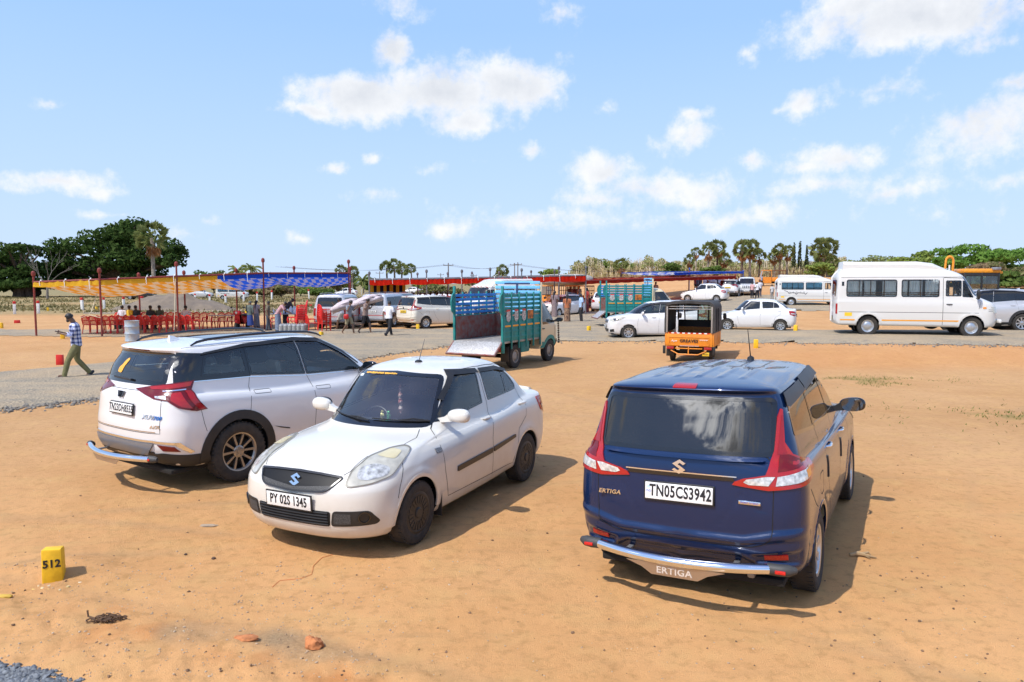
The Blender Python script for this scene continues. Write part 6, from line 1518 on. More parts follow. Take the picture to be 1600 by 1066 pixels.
# ---------------------------------------------------------------- awnings, chairs, tables, posts
def two_sided_cloth(name, c):
 if name in MATS: return MATS[name]
 m = bpy.data.materials.new(name); m.use_nodes = True; nt = m.node_tree; N = nt.nodes; N.remove(N['Principled BSDF'])
 d = N.new('ShaderNodeBsdfDiffuse'); t = N.new('ShaderNodeBsdfTranslucent'); mx = N.new('ShaderNodeMixShader'); mx.inputs[0].default_value = .45
 n = N.new('ShaderNodeTexNoise'); n.inputs['Scale'].default_value = 2.5; tc = N.new('ShaderNodeTexCoord'); nt.links.new(tc.outputs['Object'], n.inputs['Vector'])
 x = N.new('ShaderNodeMix'); x.data_type = 'RGBA'; x.inputs['A'].default_value = (*[v * .8 for v in c], 1); x.inputs['B'].default_value = (*c, 1); nt.links.new(n.outputs['Fac'], x.inputs['Factor'])
 for s in (d, t): nt.links.new(x.outputs['Result'], s.inputs['Color'])
 nt.links.new(d.outputs[0], mx.inputs[1]); nt.links.new(t.outputs[0], mx.inputs[2]); nt.links.new(mx.outputs[0], N['Material Output'].inputs['Surface'])
 MATS[name] = m
 return m
POLE = mat('pole_maroon', (.20, .030, .022), .6, var=.25, vscale=12); POLEG = mat('pole_grey', (.13, .13, .14), .6, var=.25); ROPE = mat('rope_pale', (.62, .55, .38), .9)
C_OR = two_sided_cloth('cloth_orange', (.78, .30, .03)); C_CR = two_sided_cloth('cloth_cream', (.74, .50, .28)); C_BL = two_sided_cloth('cloth_blue', (.03, .11, .62)); C_LV = two_sided_cloth('cloth_lavender', (.34, .31, .50)); C_RD = two_sided_cloth('cloth_red', (.66, .03, .015)); C_YE = two_sided_cloth('cloth_yellow', (.85, .52, .05))
def pole_thing(parent, p, top, m, r=.045, knob=True):
 b = MB(); b.tube([(p.x, p.y, p.z - .1), (p.x, p.y, top)], r, 8)
 if knob: b.lathe([(.0, 0), (r * 1.6, .02), (r * 2.1, .10), (r * 1.8, .20), (r * .9, .24), (0, .26)], 10, Matrix.Translation((p.x, p.y, top - .12)))
 return b.build('pole', m, parent)
def awning(name, label, front, depth, mats, pole_m, sag=.5, valance=.22, nx=64, ny=14, poles_back=True, ties=True, group=None, cellx=1, celly=1, back_rise=.1, vmat=None, back=None):
 """front: list of (ground point, beam height, pole top or None); cloth hung from a tube frame"""
 root = empty(name, (0, 0, 0), 0, label, 'awning', group)
 F = [Vector((p.x, p.y, z)) for p, z, t in front]; dr = (F[-1] - F[0]); dr.z = 0; dr.normalize(); L0 = (F[-1] - F[0]).length
 def bk_(f):
  if not back: return Vector((-dr.y, dr.x, 0)) * depth
  t = (f - F[0]).length / L0; return Vector((back[0] + (back[1] - back[0]) * t, .97, 0)) * depth
 bk = bk_(F[0])
 root.location = (0, 0, 0)
 for p, z, t in front:
  if t: pole_thing(root, p, t, pole_m)
  if t and poles_back: q = p + bk_(Vector((p.x, p.y, z))); q.z = tz(q.x, q.y); pole_thing(root, q, z + back_rise + .35, pole_m)
 b = MB(); b.tube([f for f in F], .05, 8); b.build('front_beam', pole_m, root)
 b = MB(); b.tube([f + bk_(f) + Vector((0, 0, back_rise)) for f in F], .045, 8)
 b.build('rear_beam', pole_m, root)
 b = MB()
 for (p, z, t), f in zip(front, F):
  if t: b.tube([f, f + bk_(f) + Vector((0, 0, back_rise))], .035, 6)
 b.build('side_beam', pole_m, root)
 L = [0]
 for a, c in zip(F, F[1:]): L.append(L[-1] + (c - a).length)
 def fp(s):
  for i in range(len(F) - 1):
   if s <= L[i + 1] + 1e-6: t = (s - L[i]) / (L[i + 1] - L[i]); return F[i].lerp(F[i + 1], t), t
  return F[-1], 1
 vs = []; fs = []; mi = []
 for i in range(nx + 1):
  s = L[-1] * i / nx; f, t = fp(s)
  for j in range(ny + 1):
   v = j / ny; z = back_rise * v - sag * (math.sin(math.pi * v) ** .8) * (.72 + .28 * math.sin(math.pi * t)) - .05 * abs(math.sin(s * 2.1)) * (1 - abs(2 * v - 1)) + .02 * math.sin(s * 5 + j)
   vs.append(tuple(f + bk_(f) * v + Vector((0, 0, z - .06))))
 cb = MB(); cb.v = vs
 for i in range(nx):
  for j in range(ny):
   cb.f.append((i * (ny + 1) + j, (i + 1) * (ny + 1) + j, (i + 1) * (ny + 1) + j + 1, i * (ny + 1) + j + 1)); s = i / nx
   pair = mats[0] if s < mats[2] else mats[1]
   cb.m.append(pair * 2 + (((i // cellx) + (j // celly)) % 2))
 cb.build('cloth_roof', mats[3], root, smooth=180)
 vb = MB(); n2 = nx * 3
 for i in range(n2 + 1):
  s = L[-1] * i / n2; f, t = fp(s); w = .03 * math.sin(i * 1.7) + .02 * math.sin(i * .6)
  o = -bk.normalized() * (.06 + w)
  vb.v += [tuple(f + o * .4 + Vector((0, 0, .03))), tuple(f + o + Vector((0, 0, -valance * (.85 + .15 * abs(math.sin(s * 2.2))))))]
 for i in range(n2): vb.f.append((2 * i, 2 * i + 2, 2 * i + 3, 2 * i + 1)); vb.m.append(0 if i / n2 < mats[2] else 1)
 vb.build('valance', vmat or [mats[3][0], mats[3][2]], root, smooth=180)
 if ties:
  k = int(L[-1] / 1.25); b = MB()
  for i in range(k + 1):
   f, t = fp(L[-1] * (i + .3) / (k + 1)); b.tube([f + Vector((0, 0, .07)), f - bk.normalized() * .10, f + Vector((.02, 0, -.18 - .12 * (i % 3))) - bk.normalized() * .09], .016, 5); b.ball(tuple(f + Vector((0, 0, .06))), .045, 6, 5)
  b.build('tie', WHITEM, root)
 return root
def px3(px, py, d): v = at(px, py, d=d); return Vector((v.x, v.y, v.z))
def fr_pt(px, d, beam_py, top_py=None):
 x = (px - 800) / CF * d; p = Vector((x, d, tz(x, d))); return (p, at(px, beam_py, d=d).z, at(px, top_py, d=d).z if top_py else None)
def camp():
 awning('event_awning', 'long awning of orange and blue checked cloth on maroon poles over the red chairs', [fr_pt(55, 33.7, 441, 428), fr_pt(158, 33.4, 437, 423), fr_pt(278, 35.4, 432, 413), fr_pt(413, 38.4, 427, 407), fr_pt(546, 43.5, 427, 409)], 6.5,
     (0, 1, .50, [C_OR, C_CR, C_BL, C_LV]), POLE, sag=.72, valance=.26, nx=56, ny=10, cellx=1, celly=1, back_rise=.05, vmat=[C_YE, C_BL], back=(.25, -.2))
 awning('event_awning', 'long red awning on grey poles over the standing crowd', [fr_pt(578, 50, 437.5, 427), fr_pt(667, 50.5, 436, 424), fr_pt(722, 51, 435, 424), fr_pt(766, 51.5, 434, 421), fr_pt(815, 52, 433.5, 422), fr_pt(873, 52.5, 431.5, 419), fr_pt(915, 53, 430.5, 418)], 9,
     (0, 0, 2, [C_RD, C_RD, C_RD, C_RD]), POLEG, sag=.25, valance=.40, nx=60, ny=8)
 awning('event_awning', 'low dark red awning stretching behind the second teal truck', [fr_pt(913, 62, 439, None), fr_pt(1000, 66, 436, None), fr_pt(1080, 70, 433.5, None), fr_pt(1148, 74, 431.5, 430)], 6, (0, 0, 2, [two_sided_cloth('cloth_maroon', (.32, .03, .02))] * 4), POLE, sag=.1, valance=.3, nx=40, ny=6, ties=False)
 awning('event_awning', 'small blue and white awning at the far end of the track', [fr_pt(1052, 76, 427, None), fr_pt(1100, 79, 425, None), fr_pt(1160, 82, 424.5, 424)], 8, (0, 0, 2, [C_BL, two_sided_cloth('cloth_white', (.7, .7, .72)), C_BL, C_BL]), mat('pole_blue', (.03, .08, .35), .6), sag=.2, valance=.22, nx=30, ny=8, ties=False)
 a, b_ = fr_pt(579, 56, 440)[0], fr_pt(634, 58, 440)[0]; w = MB(); n = 22
 for i in range(n):
  for k in range(2):
   t = (i + k) / n; p = a.lerp(b_, t); w.v += [(p.x, p.y + .06 * math.sin(i + k), p.z + .1), (p.x, p.y + .06 * math.sin(i + k), p.z + 2.75)]
  w.f.append((4 * i, 4 * i + 2, 4 * i + 3, 4 * i + 1)); w.m.append((i // 2) % 2)
 o = w.build('side_wall', [two_sided_cloth('cloth_mustard', (.42, .30, .03)), two_sided_cloth('cloth_black', (.015, .015, .03))], None, smooth=0); tag(o, 'yellow and black striped cloth wall at the left end of the red awning', 'cloth wall')
 r = MB(); p = [px3(152, 458, 34), px3(143, 487, 33.5), px3(138, 492, 33.3), px3(158, 497, 33.4)]; r.tube(p, .018, 5); r.tube([px3(138, 492, 33.3), px3(126, 497, 32.5)], .016, 5); r.tube([px3(274, 436, 35), px3(272, 516, 34.6)], .016, 5)
 tag(r.build('guy_rope', ROPE, None), 'pale guy ropes hanging from the orange awning poles', 'rope')
 RED = mat('plastic_red', (.66, .026, .018), .35, var=.08)
 seat = MB(); seat.prism(rounded(V2([(.22, -.21), (.24, .21), (-.20, .20), (-.20, -.20)]), .06), .42, .45)
 arm = MB()
 for s in (1, -1): arm.tube([(-.22, s * .23, .62), (-.05, s * .26, .64), (.18, s * .26, .63), (.22, s * .25, .45)], .022, 6)
 back = MB()
 for k in range(5):
  y = -.15 + .075 * k; back.tube([(-.20, y, .44), (-.25, y * 1.05, .66), (-.29, y * .9, .86 - .05 * (y / .15) ** 2)], .019, 5)
 back.tube([(-.20, -.22, .44), (-.25, -.23, .66), (-.29, -.19, .82), (-.305, 0, .88), (-.29, .19, .82), (-.25, .23, .66), (-.20, .22, .44)], .026, 6)
 leg = [MB().tube([(x * .92, s * .19, .43), (x * 1.12, s * .235, 0)], [.026, .020], 6).mesh('leg') for x in (.2, -.22) for s in (1, -1)]
 ms, mb, ma = seat.mesh('seat'), back.mesh('backrest'), arm.mesh('armrest')
 proto = empty('plastic_chair', (0, 0, 0)); link('seat', ms, RED, proto); link('backrest', mb, RED, proto); link('armrest', ma, RED, proto)
 for l in leg: link('leg', l, RED, proto)
 spots = []
 ROW_A = 'red plastic chair in the near row under the awning, its back to the camera'; ROW_B = 'red plastic chair in the far row behind the long table'; ROW_C = 'red plastic chair facing the camera behind the grey table right of the pole'
 for i in range(16): spots.append((141 + 10.8 * i + rng.uniform(-1, 1), 521.5 - .08 * i, 66 + rng.uniform(-8, 8), ROW_A, 'near row of red chairs'))
 for i in range(13): spots.append((180 + 10.2 * i + rng.uniform(-1, 1), 514, 255 + rng.uniform(-9, 9), ROW_B, 'far row of red chairs'))
 for i, x in enumerate((314, 327, 341, 353, 366, 377)): spots.append((x, 515, 262 + rng.uniform(-8, 8), ROW_C, 'red chairs behind the grey table'))
 spots += [(430, 516, 200, 'red chair pushed in beside the woman in the blue skirt', None), (456, 514.5, 200, 'red chair tucked behind the water cans', None), (465, 515, 150, 'red chair between the water cans and the tall red stack', None), (488, 518.5, 30, 'single red chair between the two red stacks', None)]
 for i, (px, py, a, lab, grp) in enumerate(spots):
  c = proto if i == 0 else copy_tree(proto)
  put(c, px, py, R(a)); tag(c, lab, 'chair', grp)
 for px, py, a, n, lab in ((470, 518, 200, 9, 'tall stack of red chairs by the water cans'), (507, 519.5, 40, 7, 'stack of red chairs in front of the silver off-roader')):
  for k in range(n):
   c = copy_tree(proto); put(c, px, py, R(a)); c.location.z += k * .085; c.location.x += k * .006; tag(c, 'red plastic chair in the ' + lab, 'chair', lab)
 TT = mat('table_grey', (.40, .39, .38), .5, var=.15); TL = mat('table_steel', (.14, .14, .15), .5, .4)
 def table(px, py, a, L, W, lab):
  t = empty('folding_table', (0, 0, 0), 0, lab, 'table'); put(t, px, py, R(a)); b = MB(); b.box(-L / 2, L / 2, -W / 2, W / 2, .72, .75, .008); b.build('table_top', TT, t)
  for x in (-L / 2 + .15, L / 2 - .15):
   for y in (-W / 2 + .08, W / 2 - .08): b = MB(); b.tube([(x, y, .72), (x, y, 0)], .016, 6); b.build('leg', TL, t)
  return t
 table(240, 516.5, 2, 3.6, .7, 'long grey table between the two rows of red chairs'); table(355, 514.5, 2, 1.7, .6, 'grey table in front of the chairs right of the pole'); tb = table(446, 511.5, 0, 1.9, .7, 'table with water bottles beside the women serving')
 for k in range(10):
  b = MB(); r_ = .05 if k < 7 else .10; h = .26 if k < 7 else .42
  b.lathe([(0, 0), (r_, .01), (r_, h * .66), (r_ * .4, h * .84), (r_ * .4, h), (0, h)], 10); o = b.build('water_bottle', mat('bottle_clear', (.70, .76, .80), .1, 0, .3, var=.2), None, loc=tb.location + Vector((-.6 + .13 * k, -.1 + .14 * (k % 3), .75))); tag(o, 'clear water bottle standing on the serving table' if k < 7 else 'large clear water jar standing on the serving table', 'bottle', 'water bottles' if k < 7 else 'water jars')
 for k in range(12):
  x = 440 + 3.4 * k; b = MB(); b.lathe([(0, 0), (.13, .0), (.135, .03), (.125, .06), (.135, .09), (.125, .20), (.135, .23), (.135, .34), (.10, .38), (.05, .40), (.05, .43), (0, .43)], 12)
  o = b.build('water_can', mat('can_grey', (.34, .35, .35), .35, .2, var=.2), None); put(o, x, 519.2 - (k % 2) * .8, 0); tag(o, 'grey water can in the block of cans left of the tall red stack', 'water can', 'water cans')
 dr = empty('water_drum', (0, 0, 0), 0, 'battered pale blue water drum standing by the near row of chairs', 'drum'); put(dr, 207, 533.5, 0)
 b = MB(); b.lathe([(0, 0), (.275, 0), (.285, .03), (.275, .06), (.275, .30), (.29, .33), (.275, .36), (.275, .60), (.29, .63), (.275, .66), (.275, .84), (.29, .87), (.26, .88), (.255, .30), (0, .30)], 28); b.build('drum_body', mat('drum_blue', (.28, .42, .56), .6, col2=(.42, .38, .32), vscale=4, bump=.2), dr)
 b = MB(); b.lathe([(.0, .80), (.255, .80)], 20); b.build('water', mat('drum_water', (.05, .07, .08), .05), dr)
 YEL = mat('paint_marker_yellow', (.78, .46, .012), .6, var=.10, vscale=14, bump=.15, bscale=25); REDP = mat('paint_marker_red', (.60, .02, .015), .6, var=.1)
 def stone(px, py, h, w, lab, m=YEL, a=20, grp=None):
  b = MB(); b.box(-w / 2, w / 2, -w / 2, w / 2, -.05, h, .012)
  for i, v in enumerate(b.v): k = 1 + .05 * (v[2] < h * .3); b.v[i] = (v[0] * k, v[1] * k, v[2] + .012 * math.sin(v[0] * 40 + v[1] * 31))
  o = b.build('plot_stone', m, None, smooth=30); put(o, px, py, R(a)); return tag(o, lab, 'marker stone', grp)
 s = stone(85, 908, .275, .14, 'yellow plot stone numbered 512 in the near left corner', a=22)
 text('stone_number', '512', frame((0.0, -.0725, .165), (1, 0, 0), (0, 0, 1)), INK, s, .085, .95, .0015, .003)
 w = MB()
 for i in range(60):
  a = rng.uniform(0, 6.28); r_ = rng.uniform(.10, .24); w.ball((r_ * math.cos(a), r_ * math.sin(a), .0), rng.uniform(.008, .022), 5, 4, (1, 1, .7), .3)
 w.build('mortar_crumbs', mat('mortar', (.60, .56, .46), .9, col2=(.70, .48, .10), vscale=20), s)['kind'] = 'stuff'
 for px, py, lab, h in ((98, 529.5, 'yellow plot stone behind the walking man', .30), (2, 513, 'yellow plot stone at the left edge below the awning', .30), (653, 516, 'yellow plot stone in front of the ivory people carrier', .30), (920, 519, 'yellow plot stone left of the white people carrier', .30), (1181, 544, 'yellow plot stone behind the aerial of the dark blue car', .30), (1243, 520, 'yellow plot stone behind the white side-on saloon', .32), (502, 526, 'yellow plot stone on the gravel just above the roof of the white SUV', .22), (385, 490, 'yellow plot stone beside the hooded woman', .32), (466, 482, 'yellow plot stone behind the serving table', .32), (75, 486, 'yellow plot stone between the two leftmost white posts', .3), (151, 484.5, 'yellow plot stone between the white posts near the orange awning', .3), (941, 491, 'yellow plot stone under the tail of the white saloon by the teal truck', .25)):
  stone(px, py, h, .15, lab, a=rng.uniform(-40, 40))
 stone(94, 570, .30, .17, 'bright red plot stone left of the walking man', REDP, 15); stone(27, 505, .18, .3, 'small red stone on the tan strip at far left', REDP, 30); stone(360 + 718 / 5.714, 479, .2, .25, 'small red stone beyond the serving table', REDP, 10)
 PW = mat('post_white', (.74, .72, .68), .7, var=.15)
 for i, (px, y0, y1) in enumerate([(23, 471, 491), (60, 470, 490), (129, 465, 485), (163, 465, 483), (194, 464, 482), (223, 463, 481), (305, 459, 471), (328, 460, 476), (353, 460, 474), (381, 457, 472), (402, 456, 471), (425, 454, 469), (483, 452, 468)]):
  p = on(px, y1); h = (y1 - y0) * p.y / CF; o = empty('boundary_post', p, rng.uniform(0, 1), 'white concrete boundary post with red top along the field edge', 'post', 'red topped boundary posts'); b = MB(); b.box(-.10, .10, -.10, .10, -.1, h * .8, .01); b.build('post_shaft', PW, o); b = MB(); b.box(-.105, .105, -.105, .105, h * .8, h, .02); b.build('post_cap', REDP, o); o.rotation_euler[1] = rng.uniform(-.05, .05)
 for px in (510, 524, 538, 551, 565, 640, 652, 660, 680, 693, 706, 722, 735):
  p = on(px, 462); b = MB(); b.box(-.08, .08, -.08, .08, -.1, 1.15 + rng.uniform(-.1, .2), .01); o = b.build('boundary_post', mat('post_grey', (.48, .46, .42), .8, var=.2), None, loc=p); tag(o, 'plain grey concrete post of the far fence line', 'post', 'plain grey posts')
 for px, ty, d in ((701, 411, 130), (804, 411, 150), (809, 410, 155), (594, 424, 170), (740, 428, 190), (689, 427, 200)):
  x = (px - 800) / CF * d; z = tz(x, d); top = at(px, ty, d=d).z; o = empty('power_pole', (x, d, z), 0, {701: 'tallest grey power pole above the red awning', 804: 'left pole of the close pair above the white minibus', 809: 'right pole of the close pair above the white minibus', 594: 'distant power pole above the striped wall', 740: 'tiny power pole right of the tallest one', 689: 'tiny power pole left of the tallest one'}[px], 'power pole')
  b = MB(); b.tube([(0, 0, -.2), (0, 0, top - z)], [.16, .10], 6); b.build('pole_shaft', mat('pole_concrete', (.20, .19, .18), .8), o); b = MB(); b.box(-.9, .9, -.05, .05, top - z - .5, top - z - .38)
  for xx in (-.8, 0, .8): b.tube([(xx, 0, top - z - .4), (xx, 0, top - z - .15)], .05, 5)
  b.build('cross_arm', mat('pole_concrete', (.20, .19, .18), .8), o)
 b = MB()
 P = [Vector(((px - 800) / CF * d, d, at(px, ty, d=d).z - .3)) for px, ty, d in ((440, 414, 120), (701, 411, 130), (804, 411, 150), (1000, 420, 170))]
 for a, c in zip(P, P[1:]):
  for off in (-.8, 0, .8): b.tube([a.lerp(c, t) + Vector((off, 0, -1.6 * 4 * t * (1 - t) * .5)) for t in [i / 8 for i in range(9)]], .018, 4, cap=False)
 tag(b.build('power_line', mat('wire', (.12, .12, .13), .6), None), 'thin power lines strung between the power poles', 'wires')
camp()
# ---------------------------------------------------------------- people
def folk():
 WALK = pose(.06, (.075, 0), la=((.06, .05, -.27), (.27, -.10, -.22)), ra=((.09, -.03, -.27), (.30, .09, -.19)), ll=((.20, .10, .50), (.30, .10, .10), (.435, .11, .11)), rl=((.0, -.10, .49), (-.27, -.10, .14), (-.16, -.11, .03)), hip=.92)
 H = person_meshes('walkphone', WALK, .78, fingers=True, lvl=2, cloth_len=.05)
 m = bpy.data.materials.new('cloth_check'); m.use_nodes = True; nt = m.node_tree; N = nt.nodes; L = nt.links; tc = N.new('ShaderNodeTexCoord'); sp = N.new('ShaderNodeSeparateXYZ'); L.new(tc.outputs['Object'], sp.inputs[0])
 def band(sock, f, ph):
  a = N.new('ShaderNodeMath'); a.operation = 'MULTIPLY_ADD'; L.new(sock, a.inputs[0]); a.inputs[1].default_value = f; a.inputs[2].default_value = ph
  s = N.new('ShaderNodeMath'); s.operation = 'SINE'; L.new(a.outputs[0], s.inputs[0]); g = N.new('ShaderNodeMapRange'); g.inputs['From Min'].default_value = -.15; g.inputs['From Max'].default_value = .25; L.new(s.outputs[0], g.inputs['Value']); return g.outputs['Result']
 hb = band(sp.outputs['Z'], 62, 0); ad = N.new('ShaderNodeMath'); L.new(sp.outputs['X'], ad.inputs[0]); L.new(sp.outputs['Y'], ad.inputs[1]); vb = band(ad.outputs[0], 58, 1)
 sm = N.new('ShaderNodeMath'); L.new(hb, sm.inputs[0]); L.new(vb, sm.inputs[1]); cr = N.new('ShaderNodeValToRGB'); e = cr.color_ramp.elements; e[0].color = (.66, .66, .72, 1); e[1].color = (.025, .035, .11, 1); k = cr.color_ramp.elements.new(.5); k.color = (.20, .24, .42, 1)
 hf = N.new('ShaderNodeMath'); hf.operation = 'MULTIPLY'; hf.inputs[1].default_value = .5; L.new(sm.outputs[0], hf.inputs[0]); L.new(hf.outputs[0], cr.inputs[0]); L.new(cr.outputs[0], N['Principled BSDF'].inputs['Base Color']); N['Principled BSDF'].inputs['Roughness'].default_value = .85
 p = on(122, 592); man = person('walkphone', H, (p.x, p.y, p.z), R(212), 'man in blue and white checked shirt and olive trousers walking while looking at his phone', (.5, .5, .6), (.165, .155, .065), scale=1.0, topmat=m)
 bd = MB(); Jh = Vector(WALK['hd']); bd.ball(tuple(Jh + Vector((.052, 0, -.045))), .052, 9, 7, (.7, 1, .8)); o = bd.build('beard', HAIR, man)
 ph = MB(); ph.box(-.04, .04, -.085, .085, -.005, .005, .004); o = ph.build('phone', BLK, None); wr = (Vector(WALK['wrl']) + Vector(WALK['wrr'])) / 2; c, s = math.cos(R(212)), math.sin(R(212)); w = wr + Vector((.11, 0, .045)); o.location = (p.x + w.x * c - w.y * s, p.y + w.x * s + w.y * c, p.z + w.z); o.rotation_euler = (0, R(-40), R(212)); tag(o, 'dark smartphone held by the walking man', 'phone')
 STAND = pose(.02); ST2 = pose(.03, la=((.03, .07, -.27), (.22, -.02, -.34)), ra=((-.05, -.05, -.28), (.02, -.06, -.53)), ll=((.06, .10, .49), (.10, .11, .08), (.25, .125, .03)), rl=((-.02, -.1, .49), (-.08, -.11, .08), (.08, -.12, .03)))
 STRIDE = pose(.04, la=((-.13, .05, -.25), (-.12, .06, -.50)), ra=((.10, -.05, -.26), (.24, -.04, -.46)), ll=((.18, .10, .50), (.30, .10, .10), (.43, .11, .08)), rl=((-.06, -.10, .49), (-.33, -.10, .16), (-.24, -.11, .03)), hip=.91)
 SIT = pose(-.05, ll=((.42, .12, .47), (.44, .12, .08), (.58, .13, .03)), rl=((.42, -.12, .47), (.44, -.12, .08), (.58, -.13, .03)), hip=.50, la=((.06, .04, -.26), (.28, .0, -.28)), ra=((.06, -.04, -.26), (.28, 0, -.28)))
 BEND = pose(.62, la=((.15, .02, -.24), (.36, .0, -.34)), ra=((.15, -.02, -.24), (.36, 0, -.34)))
 CARRY = pose(.14, (.05, 0), la=((.05, .10, -.22), (.22, .16, -.02)), ra=((.06, -.10, -.24), (.20, -.05, .06)), ll=((.16, .10, .50), (.22, .10, .10), (.35, .11, .05)), rl=((-.06, -.10, .48), (-.30, -.10, .15), (-.20, -.11, .04)), hip=.91)
 hs = {'stand': person_meshes('stand', STAND), 'stand2': person_meshes('stand2', ST2), 'stride': person_meshes('stride', STRIDE), 'sit': person_meshes('sit', SIT), 'carry': person_meshes('carry', CARRY, short=True),
    'lady': person_meshes('lady', STAND, skirt=.05, longhair=True), 'bendlady': person_meshes('bendlady', BEND, skirt=.05), 'hoodlady': person_meshes('hoodlady', ST2, .7, skirt=.30)}
 SAREE = mat('cloth_saree', (.36, .22, .13), .8, col2=(.05, .02, .02), vscale=11); KH = (.30, .25, .15); BK = (.018, .018, .022); WH = (.76, .75, .77)
 def P_(k, px, py, a, lab, top, bot, h=None, full=True, grp=None, **kw):
  q = on(px, py); sc = 1.0
  if h: sc = max(.85, min(1.15, h * q.y / CF / 1.68))
  return person(k, hs[k], q, R(a), lab, top, bot, grp, sc, full, **kw)
 P_('stride', 608, 527, 60, 'man in white shirt and black trousers walking away on the gravel', WH, BK, 57)
 P_('carry', 545, 523.5, -20, 'man in grey shirt and khaki shorts carrying a rolled cloth, red bag at his waist', (.20, .21, .24), KH, 55, shoes='bare'); P_('carry', 571, 522.5, -10, 'man in brown checked shirt and dark shorts carrying a rolled cloth', (.24, .17, .15), (.02, .02, .022), 57, shoes='bare')
 P_('carry', 534, 515.5, 165, 'half hidden man in pale shirt behind the first carrier', (.55, .56, .60), (.40, .38, .34), 50, shoes='bare')
 for px, py, d, L, lab in ((540, 477, None, 1.5, 'rolled mauve awning cloth on the shoulder of the man in khaki shorts'), (572, 471, None, 1.7, 'rolled mauve awning cloth on the shoulder of the man in dark shorts')):
  q = on(px, 522.5); b = MB(); pts = [(-L / 2, 0, -.16), (-L / 4, .02, -.02), (0, 0, .06), (L / 4, -.02, .12), (L / 2, 0, .12)]; b.tube([Vector(p) * .9 for p in pts for _ in (0,)] , [.10, .17, .20, .18, .11], 14)
  for i, v in enumerate(b.v): b.v[i] = (v[0] + .05 * math.sin(i * 2.3), v[1] + .045 * math.sin(i * 1.9), v[2] + .045 * math.sin(i * 2.7) - .10 * (i % 14 > 9))
  o = b.build('cloth_roll', mat('cloth_mauve', (.46, .39, .43), .9, col2=(.56, .49, .51), vscale=5, bump=.5, bscale=9), None, smooth=180); o.location = at(px, py, d=q.y + .12); o.rotation_euler = (0, R(-8), R(8)); tag(o, lab, 'cloth roll')
 bg = MB(); bg.bm(_blob(0, (.12, .09, .12), 3)); q = on(545, 523.5); o = bg.build('waist_bag', REDM, None, loc=at(541, 495, d=q.y - .25)); tag(o, 'small red bag at the waist of the man in khaki shorts', 'bag')
 P_('hoodlady', 391, 516.5, 75, 'woman in grey green hooded top and blue skirt seen from behind', (.10, .125, .115), (.03, .06, .24), 46, hair=mat('hood_grey', (.10, .125, .115), .9)); P_('lady', 401, 512, 80, 'woman in pale blouse beside the hooded woman', (.42, .36, .34), (.20, .22, .26), 42)
 P_('stand2', 419, 517, 20, 'man in olive shirt half behind the maroon pole', (.13, .11, .075), (.06, .075, .10), 46); P_('bendlady', 434, 517.5, 10, 'woman in pink blouse and grey blue skirt bending over the serving table', (.46, .27, .28), (.16, .20, .28), 50); P_('bendlady', 446, 511, 20, 'dark clothed helper bending behind the woman in pink', (.05, .045, .05), (.04, .04, .05), 48)
 P_('lady', 866, 497, 60, 'woman with long braid in a dull mauve dress beside the white hatchback', (.22, .16, .17), (.24, .18, .18), 42, full=True); o = P_('lady', 886, 504.5, 75, 'woman in an orange blouse and patterned brown saree', (.36, .12, .05), (.3, .2, .1), 44)
 for c in o.children:
  if c.name.startswith('trousers'): c.material_slots[0].link = 'OBJECT'; c.material_slots[0].material = SAREE
 P_('stand', 908, 504, 190, 'man in light blue shirt and black trousers talking to the saree woman', (.36, .50, .70), BK, 45); P_('lady', 917, 489, 200, 'woman in dark red behind the man in the light blue shirt', (.30, .035, .03), (.20, .03, .03), 42)
 for px, py, t, lab in ((897, 479, (.40, .14, .16), 'man in dusty pink shirt beside the orange goods auto'), (904, 479, (.62, .60, .60), 'man in whitish shirt beside the orange goods auto'), (891, 478, (.05, .05, .06), 'man in black shirt in front of the orange goods auto')): P_('stand', px, py, 250, lab, t, BK, 38, False)
 for px, py, k, a, t, b, lab, h in ((1024, 472, 'stand', 60, (.42, .43, .45), (.30, .27, .20), 'man in grey shirt between the far white cars', 33), (1175, 467, 'stand', 220, (.62, .36, .36), BK, 'man in pink shirt on the far track', 26), (1183, 467, 'stand2', 120, WH, BK, 'man in white shirt next to the man in pink', 26), (1187, 465, 'stand', 100, (.60, .60, .64), (.05, .05, .08), 'man in pale shirt just behind the pair on the far track', 27), (1190, 447.5, 'stride', -20, (.26, .30, .40), BK, 'man in blue grey shirt striding across the far sand', 14), (1206, 469, 'stand', 100, (.52, .52, .52), (.28, .27, .26), 'man in light grey shirt left of the farther minibus', 22)):
  P_(k, px, py, a, lab, t, b, h, False)
 cols = [WH, (.70, .70, .76), (.62, .64, .74), (.66, .26, .32), (.74, .73, .72), (.50, .56, .70), (.72, .52, .46), (.10, .10, .12), (.60, .60, .64)]
 names = {0: 'white', 1: 'off white', 2: 'pale blue', 3: 'pink', 4: 'cream', 5: 'sky blue', 6: 'peach', 7: 'black', 8: 'light grey'}
 seen = {}
 for i in range(34):
  px = 601 + 4.25 * i + rng.uniform(-1.5, 1.5); c = rng.choice((0, 0, 1, 1, 2, 2, 3, 4, 5, 6, 7, 8)); dep = rng.uniform(489, 492.5) if i % 2 else rng.uniform(484, 487)
  P_('stand' if rng.random() < .7 else 'stand2', px, dep, rng.choice((100, 80, 250, 60, 120)) + rng.uniform(-20, 20), 'person in a %s shirt standing in the crowd under the red awning' % names[c], cols[c], rng.choice((BK, (.05, .05, .07), (.2, .18, .14))), None, False, 'crowd under the red awning, %s shirts' % names[c])
